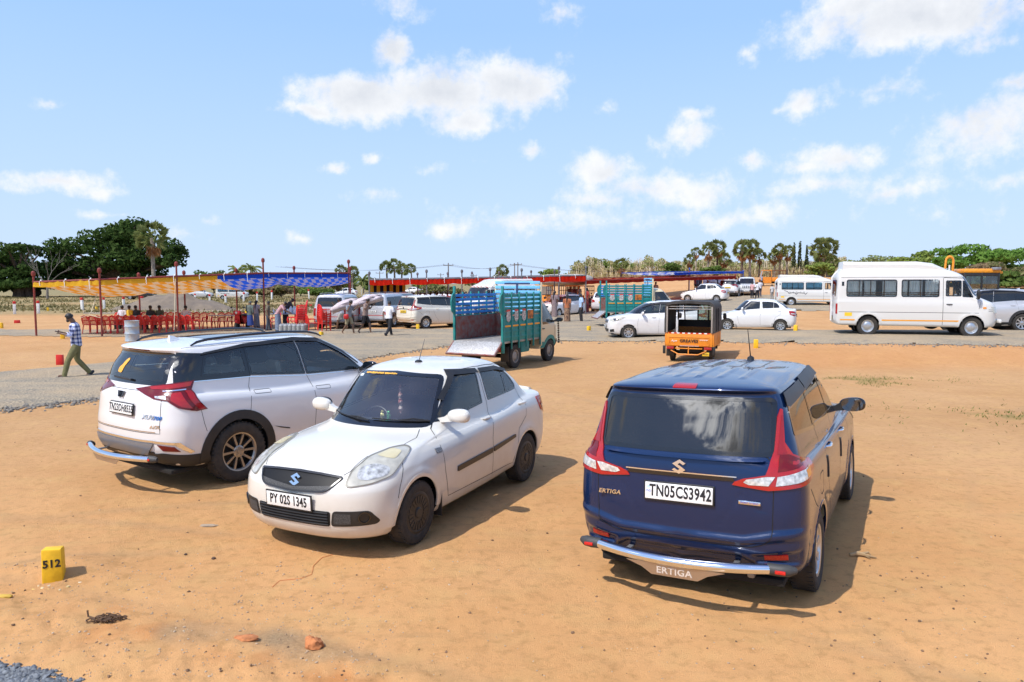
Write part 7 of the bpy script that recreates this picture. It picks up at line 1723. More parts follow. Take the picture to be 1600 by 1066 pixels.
 for i in range(26):
  px = 1086 + 3.1 * i + rng.uniform(-1.5, 1.5); c = rng.choice((0, 1, 7, 7, 5, 8)) if i % 6 else 3; nm = names[c] if c != 3 else 'dark red'
  P_('stand', px, rng.uniform(455, 458.5), rng.uniform(0, 360), 'tiny person in %s among the crowd below the blue awning' % nm, cols[c] if c != 3 else (.30, .03, .03), BK, None, False, 'crowd below the blue awning, %s' % nm)
 for px, t, lab in ((192, (.58, .56, .62), 'seated man in pale lilac shirt at the long table'), (203, (.66, .40, .03), 'seated man in mustard shirt at the long table'), (213, (.03, .03, .04), 'seated person in black next to the mustard shirt'), (236, (.025, .025, .03), 'seated woman with dark hair leaning on the long table'), (250, (.06, .07, .05), 'seated man in dark green shirt at the long table'), (291, (.64, .56, .58), 'seated woman in pale pink near the middle pole')):
  P_('sit', px, 514.5, 255 + rng.uniform(-15, 15), lab, t, BK, None, False)
folk()
# ---------------------------------------------------------------- land, roads, stones
def fbm(X, Y, f, seed=0, oct=4):
 """cheap value noise"""
 out = np.zeros_like(X, float); amp = 1.0; tot = 0
 r = np.random.RandomState(seed); T = r.rand(64, 64)
 for o in range(oct):
  x = X * f + 17.3 * o; y = Y * f + 9.1 * o; i = np.floor(x).astype(int); j = np.floor(y).astype(int); a = x - i; b = y - j; a = a * a * (3 - 2 * a); b = b * b * (3 - 2 * b)
  g = lambda p, q: T[p % 64, q % 64]
  out += amp * (g(i, j) * (1 - a) * (1 - b) + g(i + 1, j) * a * (1 - b) + g(i, j + 1) * (1 - a) * b + g(i + 1, j + 1) * a * b); tot += amp; amp *= .5; f *= 2
 return out / tot
def poly_px(l):
 out = []
 for i, (a, b) in enumerate(zip(l, l[1:] + l[:1])):
  k = max(1, int(math.hypot(b[0] - a[0], b[1] - a[1]) / 40))
  for j in range(k): t = j / k; v = on(a[0] + (b[0] - a[0]) * t, a[1] + (b[1] - a[1]) * t); out.append((v.x, v.y))
 return out
MAIN_LOW = [(-120, 662), (0, 641), (130, 626), (300, 603), (440, 582), (567, 561), (693, 542), (760, 536.5), (869, 533.5), (1000, 533.5), (1200, 536), (1400, 538), (1600, 540), (1750, 542)]
MAIN_UP = [(1750, 519), (1600, 518), (1250, 517), (1130, 514), (1060, 500), (1000, 486), (860, 486), (720, 515), (480, 516), (430, 524), (330, 545), (180, 567), (0, 583), (-120, 594)]
ROADS = [('gravel_road', MAIN_LOW + MAIN_UP), ('gravel_road', [(990, 486.5), (1080, 472), (1120, 464), (1210, 461), (1215, 469), (1290, 475), (1400, 477), (1400, 485), (1230, 486.5), (1140, 491), (1062, 500), (1000, 487)]),
   ('gravel_path', [(-160, 512), (0, 515), (200, 515.5), (440, 512), (482, 516), (432, 525), (150, 526.5), (0, 525), (-160, 522)]), ('gravel_path', [(130, 487), (480, 480), (830, 474), (830, 478), (480, 485), (130, 491)])]
def tracks(X, Y):
 t = np.zeros_like(X, float)
 for cx, cy, r0 in ((-22, 4, 24.5), (-22, 4, 26.0), (30, -6, 27.0), (30, -6, 28.5), (14, 40, 29.5), (14, 40, 31.0), (-9, -14, 20.3), (-9, -14, 21.8), (40, 30, 33.0), (40, 30, 34.5), (6, -30, 37.5), (6, -30, 39.0)):
  d = np.abs(np.hypot(X - cx, Y - cy) - r0 - .5 * (fbm(X, Y, .15, 31, 2) - .5)); t = np.maximum(t, np.exp(-(d / .12) ** 2) * np.clip(fbm(X, Y, .5, 33, 3) * 2.2 - .5, 0, 1))
 return t
def ground_z(X, Y):
 """land with ruts, footprints and the disturbed ridge in the near corner"""
 Z = terrain(X, Y); near = np.exp(-(np.hypot(X, Y) / 38) ** 2)
 Z = Z + near * ((fbm(X, Y, .35, 1) - .5) * .05 + (fbm(X, Y, 1.6, 2, 4) - .5) * .034 + (fbm(X, Y, 7, 3, 3) - .5) * .017 - .014 * tracks(X, Y) * (.85 + .15 * np.sin(X * 55 + Y * 38)))
 ridge = np.exp(-((Y - (4.85 - .28 * (X + 3.2))) / .42) ** 2) * ss(.4, -.8, X); Z = Z + .06 * ridge * fbm(X, Y, 2.3, 5) + .05 * ridge * (fbm(X, Y, 9, 6, 3) - .3)
 return Z + .06 * np.exp(-((X + 3.72) ** 2 + (Y - 5.95) ** 2) / .10)
def snap(pts):
 A = np.array(pts); A[:, 2] = ground_z(A[:, 0], A[:, 1]); return [tuple(p) for p in A]
def gpt(px, py): v = on(px, py); v.z = float(ground_z(np.array([v.x]), np.array([v.y]))[0]); return v
def build_land():
 ang = np.concatenate([np.radians(np.linspace(-44, 44, 441)), np.radians(np.linspace(44, 316, 70))[1:-1]])   # 0 = straight ahead, clockwise
 rad = [0.6]
 while rad[-1] < 2600: rad.append(rad[-1] * (1.0105 if rad[-1] < 70 else 1.03) + .004)
 rad = np.array(rad); A, Rr = np.meshgrid(ang, rad); X = Rr * np.sin(A); Y = Rr * np.cos(A)
 Z = terrain(X, Y)
 Z = ground_z(X, Y)
 na, nr = len(ang), len(rad); V = np.stack([X, Y, Z], 2).reshape(-1, 3)
 I, J = np.meshgrid(np.arange(nr - 1), np.arange(na), indexing='ij'); J2 = (J + 1) % na
 F = np.stack([I * na + J, (I + 1) * na + J, (I + 1) * na + J2, I * na + J2], 2).reshape(-1, 4)
 x, y = V[:, 0], V[:, 1]
 grass = ss(50, 62, y) * ss(8, -6, x) * (fbm(x, y, .12, 8) * .9 + .35); grass = np.maximum(grass, ss(150, 190, y) * ss(-40, 20, -x) * .8)
 red = np.clip(fbm(x, y, .10, 9) * 1.6 - .55, 0, 1) * .2 + ss(19, 22, y) * ss(3, 9, x) * .28 * (1 - ss(26, 34, y)) + ss(40, 70, y) * ss(0, 10, x) * .10
 for cx, cy, r in ((-2.6, 4.9, .35), (-1.75, 4.55, .22), (-1.1, 4.3, .30), (-3.0, 5.15, .3), (-.75, 4.15, .2), (-11.6, 21.5, .6), (-18.8, 33, .7)): red += .62 * np.exp(-((x - cx) ** 2 + ((y - cy) * 1.6) ** 2) / r ** 2) * np.clip(fbm(x, y, 4.5, 4) * 3 - 1.1, 0, 1)
 grit = .30 * tracks(x, y) * ss(40, 30, y) + np.clip((np.exp(-((y - (5.0 - .25 * (x + 2.6))) / .30) ** 2) * ss(-.2, -1.4, x) * ss(-3.6, -2.8, x) * fbm(x, y, 2.6, 12) - .28) * 1.6, 0, .75)
 green = .5 * np.exp(-((x - 8.6) / 1.6) ** 2 - ((y - 18.2) / .9) ** 2) * (fbm(x, y, 1.5, 14) > .47) + .5 * np.exp(-((x - 9.5) / 2.0) ** 2 - ((y - 13.4) / .6) ** 2) * (fbm(x, y, 2.2, 15) > .58)
 def add_mesh(name, V, F, m, kind='structure', cols=None):
  me = bpy.data.meshes.new(name); me.vertices.add(len(V)); me.vertices.foreach_set('co', V.astype(np.float32).ravel()); me.loops.add(F.size); me.loops.foreach_set('vertex_index', F.astype(np.int32).ravel())
  me.polygons.add(len(F)); me.polygons.foreach_set('loop_start', np.arange(0, F.size, 4, dtype=np.int32)); me.polygons.foreach_set('use_smooth', np.ones(len(F), bool)); me.update(calc_edges=True); me.validate()
  if cols is not None:
   at_ = me.color_attributes.new('zone', 'FLOAT_COLOR', 'POINT'); at_.data.foreach_set('color', cols.astype(np.float32).ravel())
  o = link(name, me, m); o['kind'] = kind
  return o
 m = bpy.data.materials.new('sandy_soil'); m.use_nodes = True; nt = m.node_tree; N = nt.nodes; L = nt.links; bs = N['Principled BSDF']; bs.inputs['Roughness'].default_value = .95; bs.inputs['Specular IOR Level'].default_value = .15
 geo = N.new('ShaderNodeNewGeometry'); P = geo.outputs['Position']
 def noise(sc, det=6, rough=.6):
  n = N.new('ShaderNodeTexNoise'); n.inputs['Scale'].default_value = sc; n.inputs['Detail'].default_value = det; n.inputs['Roughness'].default_value = rough; L.new(P, n.inputs['Vector']); return n.outputs['Fac']
 def mix(f, a, b, fmin=None, fmax=None, amt=1.0):
  x = N.new('ShaderNodeMix'); x.data_type = 'RGBA'
  if fmin is not None:
   r = N.new('ShaderNodeMapRange'); r.inputs['From Min'].default_value = fmin; r.inputs['From Max'].default_value = fmax; r.inputs['To Max'].default_value = amt; L.new(f, r.inputs['Value']); f = r.outputs['Result']
  L.new(f, x.inputs['Factor'])
  for s, v in (('A', a), ('B', b)):
   if isinstance(v, tuple): x.inputs[s].default_value = (*v, 1)
   else: L.new(v, x.inputs[s])
  return x.outputs['Result']
 sy = N.new('ShaderNodeSeparateXYZ'); L.new(P, sy.inputs[0]); zn = N.new('ShaderNodeMapRange'); zn.interpolation_type = 'SMOOTHSTEP'; zn.inputs['From Min'].default_value = 4.5; zn.inputs['From Max'].default_value = 13; L.new(sy.outputs['Y'], zn.inputs['Value'])
 c = mix(noise(.35), mix(zn.outputs['Result'], (.715, .388, .165), (.555, .325, .155)), mix(zn.outputs['Result'], (.62, .318, .122), (.49, .268, .116)), .35, .65)
 c = mix(noise(2.2, 8), c, (.62, .385, .155), .48, .75, .55)
 c = mix(noise(9, 6, .7), c, (.36, .19, .065), .50, .72, .6)
 st = N.new('ShaderNodeVectorMath'); st.operation = 'MULTIPLY'; st.inputs[1].default_value = (.55, 3.2, 1); L.new(P, st.inputs[0]); sn = N.new('ShaderNodeTexNoise'); sn.inputs['Scale'].default_value = 2.0; sn.inputs['Detail'].default_value = 8; sn.inputs['Roughness'].default_value = .65; L.new(st.outputs[0], sn.inputs['Vector']); c = mix(sn.outputs['Fac'], c, (.40, .235, .105), .54, .74, .38)
 c = mix(noise(60, 3), c, (.54, .34, .16), .58, .75, .45)
 c = mix(noise(140, 2), c, (.25, .14, .07), .62, .74, .55)
 at_ = N.new('ShaderNodeAttribute'); at_.attribute_name = 'zone'; sp = N.new('ShaderNodeSeparateColor'); L.new(at_.outputs['Color'], sp.inputs[0])
 c = mix(sp.outputs['Red'], c, (.56, .20, .055), .05, .9, .85)
 gcol = mix(noise(1.2, 8, .7), (.30, .235, .12), (.20, .18, .08), .4, .6); c = mix(sp.outputs['Green'], c, gcol, .15, .75, .95)
 c = mix(sp.outputs['Blue'], c, mix(noise(40, 3), (.40, .29, .17), (.27, .19, .11), .4, .6), .1, .8, .75)
 c = mix(at_.outputs['Alpha'], c, (.10, .15, .035), .2, .8, .8)
 L.new(c, bs.inputs['Base Color'])
 ad = N.new('ShaderNodeMath'); ad.operation = 'MULTIPLY_ADD'; L.new(noise(26, 8, .7), ad.inputs[0]); ad.inputs[1].default_value = .7; L.new(noise(170, 3), ad.inputs[2])
 bp = N.new('ShaderNodeBump'); bp.inputs['Strength'].default_value = .8; bp.inputs['Distance'].default_value = .016; L.new(ad.outputs[0], bp.inputs['Height']); L.new(bp.outputs['Normal'], bs.inputs['Normal'])
 cols = np.stack([np.clip(red, 0, 1), np.clip(grass, 0, 1), grit, np.clip(green, 0, 1)], 1)
 add_mesh('ground', V, F, m, cols=cols)
 m2 = bpy.data.materials.new('gravel'); m2.use_nodes = True; nt = m2.node_tree; N = nt.nodes; L = nt.links; bs = N['Principled BSDF']; bs.inputs['Roughness'].default_value = .95; bs.inputs['Specular IOR Level'].default_value = .15
 geo = N.new('ShaderNodeNewGeometry'); P = geo.outputs['Position']
 v = N.new('ShaderNodeTexVoronoi'); v.inputs['Scale'].default_value = 22; L.new(P, v.inputs['Vector']); bw = N.new('ShaderNodeRGBToBW'); L.new(v.outputs['Color'], bw.inputs[0])
 c = mix(bw.outputs[0], (.34, .28, .195), (.225, .195, .15), .3, .7); c = mix(noise(.5, 6), c, (.42, .31, .19), .42, .66, .75); c = mix(noise(3, 8, .7), c, (.16, .15, .14), .54, .74, .6); c = mix(noise(30, 5), c, (.46, .41, .34), .60, .74, .5)
 mp = N.new('ShaderNodeVectorMath'); mp.operation = 'MULTIPLY'; mp.inputs[1].default_value = (.12, 1.6, 1); L.new(P, mp.inputs[0]); n = N.new('ShaderNodeTexNoise'); n.inputs['Scale'].default_value = 1; n.inputs['Detail'].default_value = 6; L.new(mp.outputs[0], n.inputs['Vector']); c = mix(n.outputs['Fac'], c, (.40, .31, .20), .5, .66, .6)
 L.new(c, bs.inputs['Base Color'])
 bp = N.new('ShaderNodeBump'); bp.inputs['Strength'].default_value = .8; bp.inputs['Distance'].default_value = .02; L.new(v.outputs['Distance'], bp.inputs['Height']); L.new(bp.outputs['Normal'], bs.inputs['Normal'])
 C = V[F].mean(1); jit = (fbm(C[:, 0], C[:, 1], 1.1, 21, 4) - .5)
 for k, (nm, pl) in enumerate(ROADS):
  P2 = np.array(poly_px(pl)); Q = C[:, :2] + np.stack([jit * .9, jit * .9], 1)
  bb = (Q[:, 0] > P2[:, 0].min() - 1) & (Q[:, 0] < P2[:, 0].max() + 1) & (Q[:, 1] > P2[:, 1].min() - 1) & (Q[:, 1] < P2[:, 1].max() + 1)
  idx = np.nonzero(bb)[0]; d = sdpoly([tuple(p) for p in P2], Q[idx, 0], Q[idx, 1]); sel = idx[d > 0]
  f = F[sel]; u, inv = np.unique(f, return_inverse=True); vv = V[u].copy(); dv = sdpoly([tuple(p) for p in P2], vv[:, 0], vv[:, 1]); vv[:, 2] += .012 + .002 * k + .07 * ss(-.05, .45, dv) * (k < 2)
  add_mesh(nm, vv, inv.reshape(-1, 4), m2)
 return V
LAND = build_land()
def scatter_stones(name, pts, m, sizes, label=None):
 b = MB(); t = []; pts = snap(pts)
 for k in range(8):
  bm = bmesh.new(); bmesh.ops.create_icosphere(bm, subdivisions=1, radius=1)
  for v in bm.verts: v.co *= rng.uniform(.65, 1.15); v.co.z *= .7
  t.append(([v.co.copy() for v in bm.verts], [tuple(v.index for v in f.verts) for f in bm.faces])); bm.free()
 for (x, y, z) in pts:
  s = rng.uniform(*sizes) * rng.choice((.6, .8, 1, 1.2)); vs, fs = rng.choice(t); M = Matrix.Translation((x, y, z + s * .2)) @ Matrix.Rotation(rng.uniform(0, 6.28), 4, 'Z') @ Matrix.Diagonal((s, s * rng.uniform(.6, 1), s, 1)); b.add(vs, fs, M)
 o = b.build(name, m, None, smooth=0); o['kind'] = 'stuff'
 if label: o['label'] = label
 return o
def ground_bits():
 DG = mat('stone_blue_grey', (.15, .16, .17), .85, var=.5, vscale=30); SG = mat('stone_grey', (.20, .18, .15), .9, var=.45, vscale=18); CL = mat('clod_red', (.46, .17, .06), .95, var=.3, vscale=20, bump=.5, bscale=40)
 pts = []
 for a, c in zip(MAIN_LOW, MAIN_LOW[1:]):
  n = int(abs(c[0] - a[0]) * (2.2 if c[1] < 560 else 5))
  for i in range(n):
   t = rng.random(); px = a[0] + (c[0] - a[0]) * t; py = a[1] + (c[1] - a[1]) * t
   if px < -60 or px > 1660: continue
   q = on(px, py + rng.gauss(-2, 3.2) * (1.3 if py > 560 else .7)); pts.append((q.x, q.y, q.z + .01))
 scatter_stones('road_edge_gravel', pts, SG, (.018, .055))
 pts = []
 for i in range(1500):
  px, py = rng.uniform(-30, 135) * rng.random() ** .5, 0; py = 1047 + (px / 135) * 22 + rng.uniform(0, 40) * 1.2 + rng.gauss(0, 3); q = on(px, py); pts.append((q.x, q.y, q.z + rng.uniform(-.01, .02)))
 scatter_stones('gravel_heap_edge', pts, DG, (.010, .028))
 pts = []
 for i in range(1700):
  px = rng.uniform(0, 1600); py = 560 + 520 * rng.random() ** .7
  if rng.random() < .55: px = rng.uniform(0, 620); py = rng.uniform(880, 1066)
  q = on(px, py); pts.append((q.x, q.y, q.z))
 dk = []
 for i in range(1150):
  px = rng.uniform(-20, 1620); py = 548 + 520 * rng.random() ** 1.5; q = on(px, py)
  if rng.random() < .25 or fbm(np.array([q.x]), np.array([q.y]), .7, 41, 3)[0] > .56: dk.append((q.x, q.y, q.z))
 scatter_stones('dark_pebbles', dk, mat('pebble_brown', (.17, .10, .055), .95, var=.4), (.004, .015))
 scatter_stones('pebbles', pts, mat('pebble', (.36, .23, .13), .95, col2=(.50, .38, .26), vscale=3), (.003, .011))
 def lump(name, px, py, r, lab, cat, m, sc=(1, 1, .7), n=3):
  bm = bmesh.new(); bmesh.ops.create_icosphere(bm, subdivisions=3, radius=r)
  for v in bm.verts: k = 1 + .35 * (mnoise.noise(v.co * (2.2 / r) + Vector((px, py, 0)))); v.co = Vector((v.co.x * sc[0] * k, v.co.y * sc[1] * k, v.co.z * sc[2] * k))
  b = MB(); b.bm(bm); o = b.build(name, m, None, smooth=50); q = gpt(px, py); o.location = q + Vector((0, 0, r * sc[2] * .5)); return tag(o, lab, cat)
 lump('earth_clod', 491, 1014, .055, 'orange red clod of earth near the bottom edge', 'clod', CL, (1.1, .8, .8)); lump('earth_clod', 484, 1000, .03, 'small orange clod resting behind the larger clod', 'clod', CL)
 lump('earth_clod', 385, 1008, .05, 'flat reddish earth patch left of the larger clod', 'clod', CL, (1.7, .9, .3)); lump('stone', 334, 876, .018, 'single dark brown pebble in front of the white saloon', 'stone', mat('pebble_dark', (.10, .06, .04), .9))
 lump('stone', 290, 868, .014, 'small dark pebble left of the single brown one', 'stone', mat('pebble_dark', (.10, .06, .04), .9)); lump('dry_peel', 8, 938, .035, 'dull yellow peel at the left edge below the plot stone', 'peel', mat('peel_yellow', (.52, .33, .05), .8), (1.6, .6, .4))
 lump('flat_stone', 326, 821, .045, 'flat grey brown stone slab left of the white saloon', 'stone', mat('slab', (.34, .26, .18), .95, var=.3), (2.0, .9, .22))
 b = MB()
 for i in range(70):
  a = rng.uniform(0, 6.28); r_ = rng.random() ** .5; p = Vector((.11 * r_ * math.cos(a), .055 * r_ * math.sin(a), rng.uniform(0, .03))); d = Vector((rng.uniform(-.06, .06), rng.uniform(-.03, .03), rng.uniform(-.01, .025))); b.tube([p, p + d * .5 + Vector((0, 0, .01)), p + d], rng.uniform(.003, .007), 5)
 b.tube([(-.10, 0, .02), (-.15, .01, .03), (-.16, .02, .07)], .007, 5)
 o = b.build('dry_husk', mat('husk', (.10, .055, .03), .95, var=.4), None, loc=gpt(170, 975)); tag(o, 'dark brown fibrous husk lying on the sand below the plot stone', 'husk')
 b = MB(); b.tube([(-.10, 0, .02), (-.02, .01, .03), (.06, -.03, .02), (.11, -.06, .015)], [.014, .02, .012, .005], 7); b.tube([(0, .0, .03), (.08, .03, .03), (.10, .02, .01)], [.012, .01, .004], 6); b.tube([(.03, -.02, .02), (.05, -.07, .01)], [.009, .004], 5)
 o = b.build('dead_branch', mat('driftwood', (.34, .23, .12), .9, var=.3), None, loc=gpt(1345, 870)); tag(o, 'short dead branch on the sand right of the dark blue car', 'branch')
 b = MB(); pts = [gpt(x, y) + Vector((0, 0, .004)) for x, y in ((425, 918), (437, 908), (470, 904), (487, 897), (490, 884), (503, 872), (520, 866))]; q = []
 for a, c in zip(pts, pts[1:]): q += [a.lerp(c, t / 4) for t in range(4)]
 b.tube(q + [pts[-1]], .0022, 5); tag(b.build('string', mat('string_orange', (.66, .20, .06), .6), None), 'thin orange string curling on the sand in front of the white saloon', 'string')
 bm = bmesh.new(); bmesh.ops.create_grid(bm, x_segments=40, y_segments=30, size=1)
 for v in bm.verts:
  x, y = v.co.x * 6.0, v.co.y * 3.0; d = math.hypot(v.co.x, v.co.y); h = max(0, 1 - d) ** .9 * 1.85 * (1 + .25 * mnoise.noise(Vector((x, y, 0)) * .6)) + .12 * mnoise.noise(Vector((x, y, 3)) * 1.7) * (d < 1); v.co = Vector((x, y, h - .08))
 b = MB(); b.bm(bm); o = b.build('sand_heap', mat('heap_grey', (.22, .17, .12), .95, col2=(.15, .12, .095), vscale=1.2, bump=.8, bscale=5), None, smooth=180); p = on(272, 484); o.location = (p.x, p.y, p.z); tag(o, 'long grey brown heap of soil behind the orange awning', 'soil heap')
ground_bits()
# ---------------------------------------------------------------- trees
def leaf_mat(name, a, b, c=None):
 if name in MATS: return MATS[name]
 m = bpy.data.materials.new(name); m.use_nodes = True; nt = m.node_tree; N = nt.nodes; L = nt.links; N.remove(N['Principled BSDF'])
 geo = N.new('ShaderNodeNewGeometry'); cr = N.new('ShaderNodeValToRGB'); e = cr.color_ramp.elements; e[0].color = (*a, 1); e[1].color = (*b, 1); L.new(geo.outputs['Random Per Island'], cr.inputs[0])
 col = cr.outputs[0]
 if c:
  n = N.new('ShaderNodeTexNoise'); n.inputs['Scale'].default_value = .35; L.new(geo.outputs['Position'], n.inputs['Vector']); x = N.new('ShaderNodeMix'); x.data_type = 'RGBA'; r = N.new('ShaderNodeMapRange'); r.inputs['From Min'].default_value = .45; r.inputs['From Max'].default_value = .6; L.new(n.outputs['Fac'], r.inputs['Value']); L.new(r.outputs['Result'], x.inputs['Factor']); L.new(col, x.inputs['A']); x.inputs['B'].default_value = (*c, 1); col = x.outputs['Result']
 d = N.new('ShaderNodeBsdfDiffuse'); t = N.new('ShaderNodeBsdfTranslucent'); mx = N.new('ShaderNodeMixShader'); mx.inputs[0].default_value = .35; L.new(col, d.inputs[0]); L.new(col, t.inputs[0]); L.new(d.outputs[0], mx.inputs[1]); L.new(t.outputs[0], mx.inputs[2]); L.new(mx.outputs[0], N['Material Output'].inputs['Surface'])
 MATS[name] = m
 return m
BARK = mat('bark_brown', (.10, .07, .05), .95, var=.4, vscale=3, bump=.6, bscale=12); BARKG = mat('bark_grey', (.26, .22, .18), .95, var=.3, vscale=3)
def leaf_quads(blobs, n, size, r, up=.3):
 """loose leaf clumps spread through a set of ellipsoids (cx,cy,cz,rx,ry,rz)"""
 nr = np.random.RandomState(r); w = np.array([b[3] * b[4] + b[3] * b[5] for b in blobs]); w = w / w.sum(); k = nr.choice(len(blobs), n, p=w); B = np.array(blobs)[k]
 d = nr.normal(size=(n, 3)); d /= np.linalg.norm(d, axis=1)[:, None]; rad = nr.uniform(.35, 1.06, n) ** .45
 C = B[:, :3] + d * B[:, 3:6] * rad[:, None]
 nrm = d * .7 + nr.normal(size=(n, 3)) * .6; nrm[:, 2] += up; nrm /= np.linalg.norm(nrm, axis=1)[:, None]
 u = np.cross(nrm, nr.normal(size=(n, 3))); u /= np.linalg.norm(u, axis=1)[:, None]; v = np.cross(nrm, u); s = size * nr.uniform(.5, 1.3, n)[:, None]; a = nr.uniform(.45, .9, n)[:, None]
 V = np.stack([C - u * s, C - v * s * a, C + u * s, C + v * s * a], 1).reshape(-1, 3); F = np.arange(4 * n).reshape(-1, 4)
 return V, F
def quads_obj(name, V, F, m, parent=None):
 me = bpy.data.meshes.new(name); me.from_pydata(V.tolist(), [], F.tolist()); return link(name, me, m, parent)
def limb_tree(mb, base, tip, r0, r1, depth, spread, rr):
 mid = base.lerp(tip, .5) + Vector((rr.uniform(-1, 1), rr.uniform(-1, 1), rr.uniform(-.3, .5))) * (tip - base).length * .08
 mb.tube([base, mid, tip], [r0, (r0 + r1) / 2, r1], 6 if depth > 1 else 5)
 if depth <= 0: return
 for k in range(rr.randint(2, 3)):
  d = (tip - base).normalized() + Vector((rr.uniform(-1, 1), rr.uniform(-1, 1), rr.uniform(-.25, .7))) * spread; L = (tip - base).length * rr.uniform(.55, .8)
  limb_tree(mb, tip, tip + d.normalized() * L, r1, r1 * .55, depth - 1, spread, rr)
def broadleaf(loc, h, w, label, lm, seed, n=2600, size=.40, crown_base=.25, blobs=None, depthw=.8, group=None, name='broadleaf_tree', bark=None):
 rr = random.Random(seed); root = empty(name, loc, 0, label, 'tree', group); tb = MB()
 tb.tube([(0, 0, -.3), (.02 * h, 0, h * crown_base * .6), (0, .02 * h, h * crown_base * 1.2)], [h * .045, h * .034, h * .028], 8)
 if blobs is None:
  blobs = []
  for i in range(rr.randint(9, 13)):
   a = rr.uniform(0, 6.28); q = rr.random() ** .6; z = h * (crown_base + .12 + (1 - crown_base - .16) * rr.random() ** .7 * (1 - .35 * q)); blobs.append((w * .40 * q * math.cos(a), w * .40 * q * depthw * math.sin(a), z, w * rr.uniform(.13, .24), w * rr.uniform(.13, .22), h * rr.uniform(.09, .17)))
 for b in blobs[:10]: tb.tube([(0, 0, h * crown_base), (b[0] * .5, b[1] * .5, (b[2] + h * crown_base) / 2 + h * .02), (b[0], b[1], b[2])], [h * .022, h * .013, h * .005], 6)
 tb.build('trunk', bark or BARK, root); V, F = leaf_quads(blobs, n, size, seed); quads_obj('crown', V, F, lm, root)
 return root
_PALM = {}
def palmyra(loc, h, cr, label, seed, group=None, dead=True):
 rr = random.Random(seed); root = empty('palm_tree', loc, rr.uniform(0, 6.28), label, 'palm', group)
 b = MB(); b.tube([(0, 0, -.2), (rr.uniform(-.2, .2), 0, h * .5), (0, 0, h)], [cr * .14, cr * .10, cr * .11], 8); b.build('trunk', BARKG if seed % 2 else BARK, root)
 key = seed % 4
 if key not in _PALM:
  def fans(n, zlo, zhi, drop, r2):
   V = []; F = []
   for i in range(n):
    a = r2.uniform(0, 6.28); e = r2.uniform(zlo, zhi); d = Vector((math.cos(a) * math.cos(e), math.sin(a) * math.cos(e), math.sin(e))); st = d * r2.uniform(.45, .62); side = d.cross(Vector((0, 0, 1))).normalized(); upv = side.cross(d); ro = r2.uniform(-1.4, 1.4); side, upv = side * math.cos(ro) + upv * math.sin(ro), upv * math.cos(ro) - side * math.sin(ro)
    m = 9
    for k in range(m):
     t = (k / (m - 1) - .5) * 2.5; dd = (d * math.cos(t) + side * math.sin(t)); L = r2.uniform(.36, .46) * (1 - .12 * abs(t)); tip = st + dd * L + Vector((0, 0, -drop * L * r2.uniform(.3, .8))); wv = (upv * .02 + side * math.cos(t) * .05 - d * math.sin(t) * .05); o = len(V)
     V += [tuple(st), tuple(st + dd * L * .6 + wv), tuple(tip), tuple(st + dd * L * .6 - wv)]; F.append((o, o + 1, o + 2, o + 3))
    o = len(V); V += [(0, 0, 0), tuple(st + upv * .012), tuple(st - upv * .012)]; F.append((o, o + 1, o + 2))
   return V, F
  r2 = random.Random(key * 7 + 1); V, F = fans(52, -.75, 1.5, .12, r2); me = bpy.data.meshes.new('crown'); me.from_pydata(V, [], F)
  V, F = fans(16, -1.35, -.45, .9, r2); md = bpy.data.meshes.new('dead_fronds'); md.from_pydata([(x * .72, y * .72, z * .95 - .08) for x, y, z in V], [], F); _PALM[key] = (me, md)
 me, md = _PALM[key]
 o = link('crown', me, leaf_mat('leaf_palm', (.13, .165, .05), (.27, .29, .11)), root, (0, 0, h)); o.scale = (cr * 1.05,) * 3
 if dead: o = link('dead_fronds', md, leaf_mat('leaf_dead', (.34, .16, .07), (.50, .28, .14)), root, (0, 0, h - cr * .1)); o.scale = (cr * .95,) * 3
 return root
def coconut(loc, h, cr, label, seed):
 rr = random.Random(seed); root = empty('coconut_palm', loc, rr.uniform(0, 6), label, 'palm'); b = MB(); b.tube([(0, 0, -.2), (.3, 0, h * .5), (0, 0, h)], [.2, .15, .13], 7); b.build('trunk', BARKG, root); V = []; F = []
 for i in range(20):
  a = 6.28 * i / 20 + rr.uniform(-.2, .2); e = rr.uniform(-.2, 1.1); prev = Vector((0, 0, 0)); d = Vector((math.cos(a) * math.cos(e), math.sin(a) * math.cos(e), math.sin(e)))
  for k in range(6):
   nx_ = prev + d * cr / 6; d = (d + Vector((0, 0, -.22))).normalized(); s = d.cross(Vector((0, 0, 1))).normalized() * cr * .16 * (1 - k / 7); o = len(V); dr = Vector((0, 0, -.10 * cr)); V += [tuple(prev), tuple(nx_), tuple(nx_ + s + dr), tuple(prev + s + dr), tuple(nx_ - s + dr), tuple(prev - s + dr)]; F += [(o, o + 1, o + 2, o + 3), (o, o + 5, o + 4, o + 1)]; prev = nx_
 me = bpy.data.meshes.new('crown'); me.from_pydata(V, [], F); link('crown', me, leaf_mat('leaf_palm', (.13, .165, .05), (.27, .29, .11)), root, (0, 0, h))
 return root
def wpos(px, d, top=None):
 x = (px - 800) / CF * d; z = tz(x, d); return Vector((x, d, z)), (at(px, top, d=d).z - z if top is not None else None)
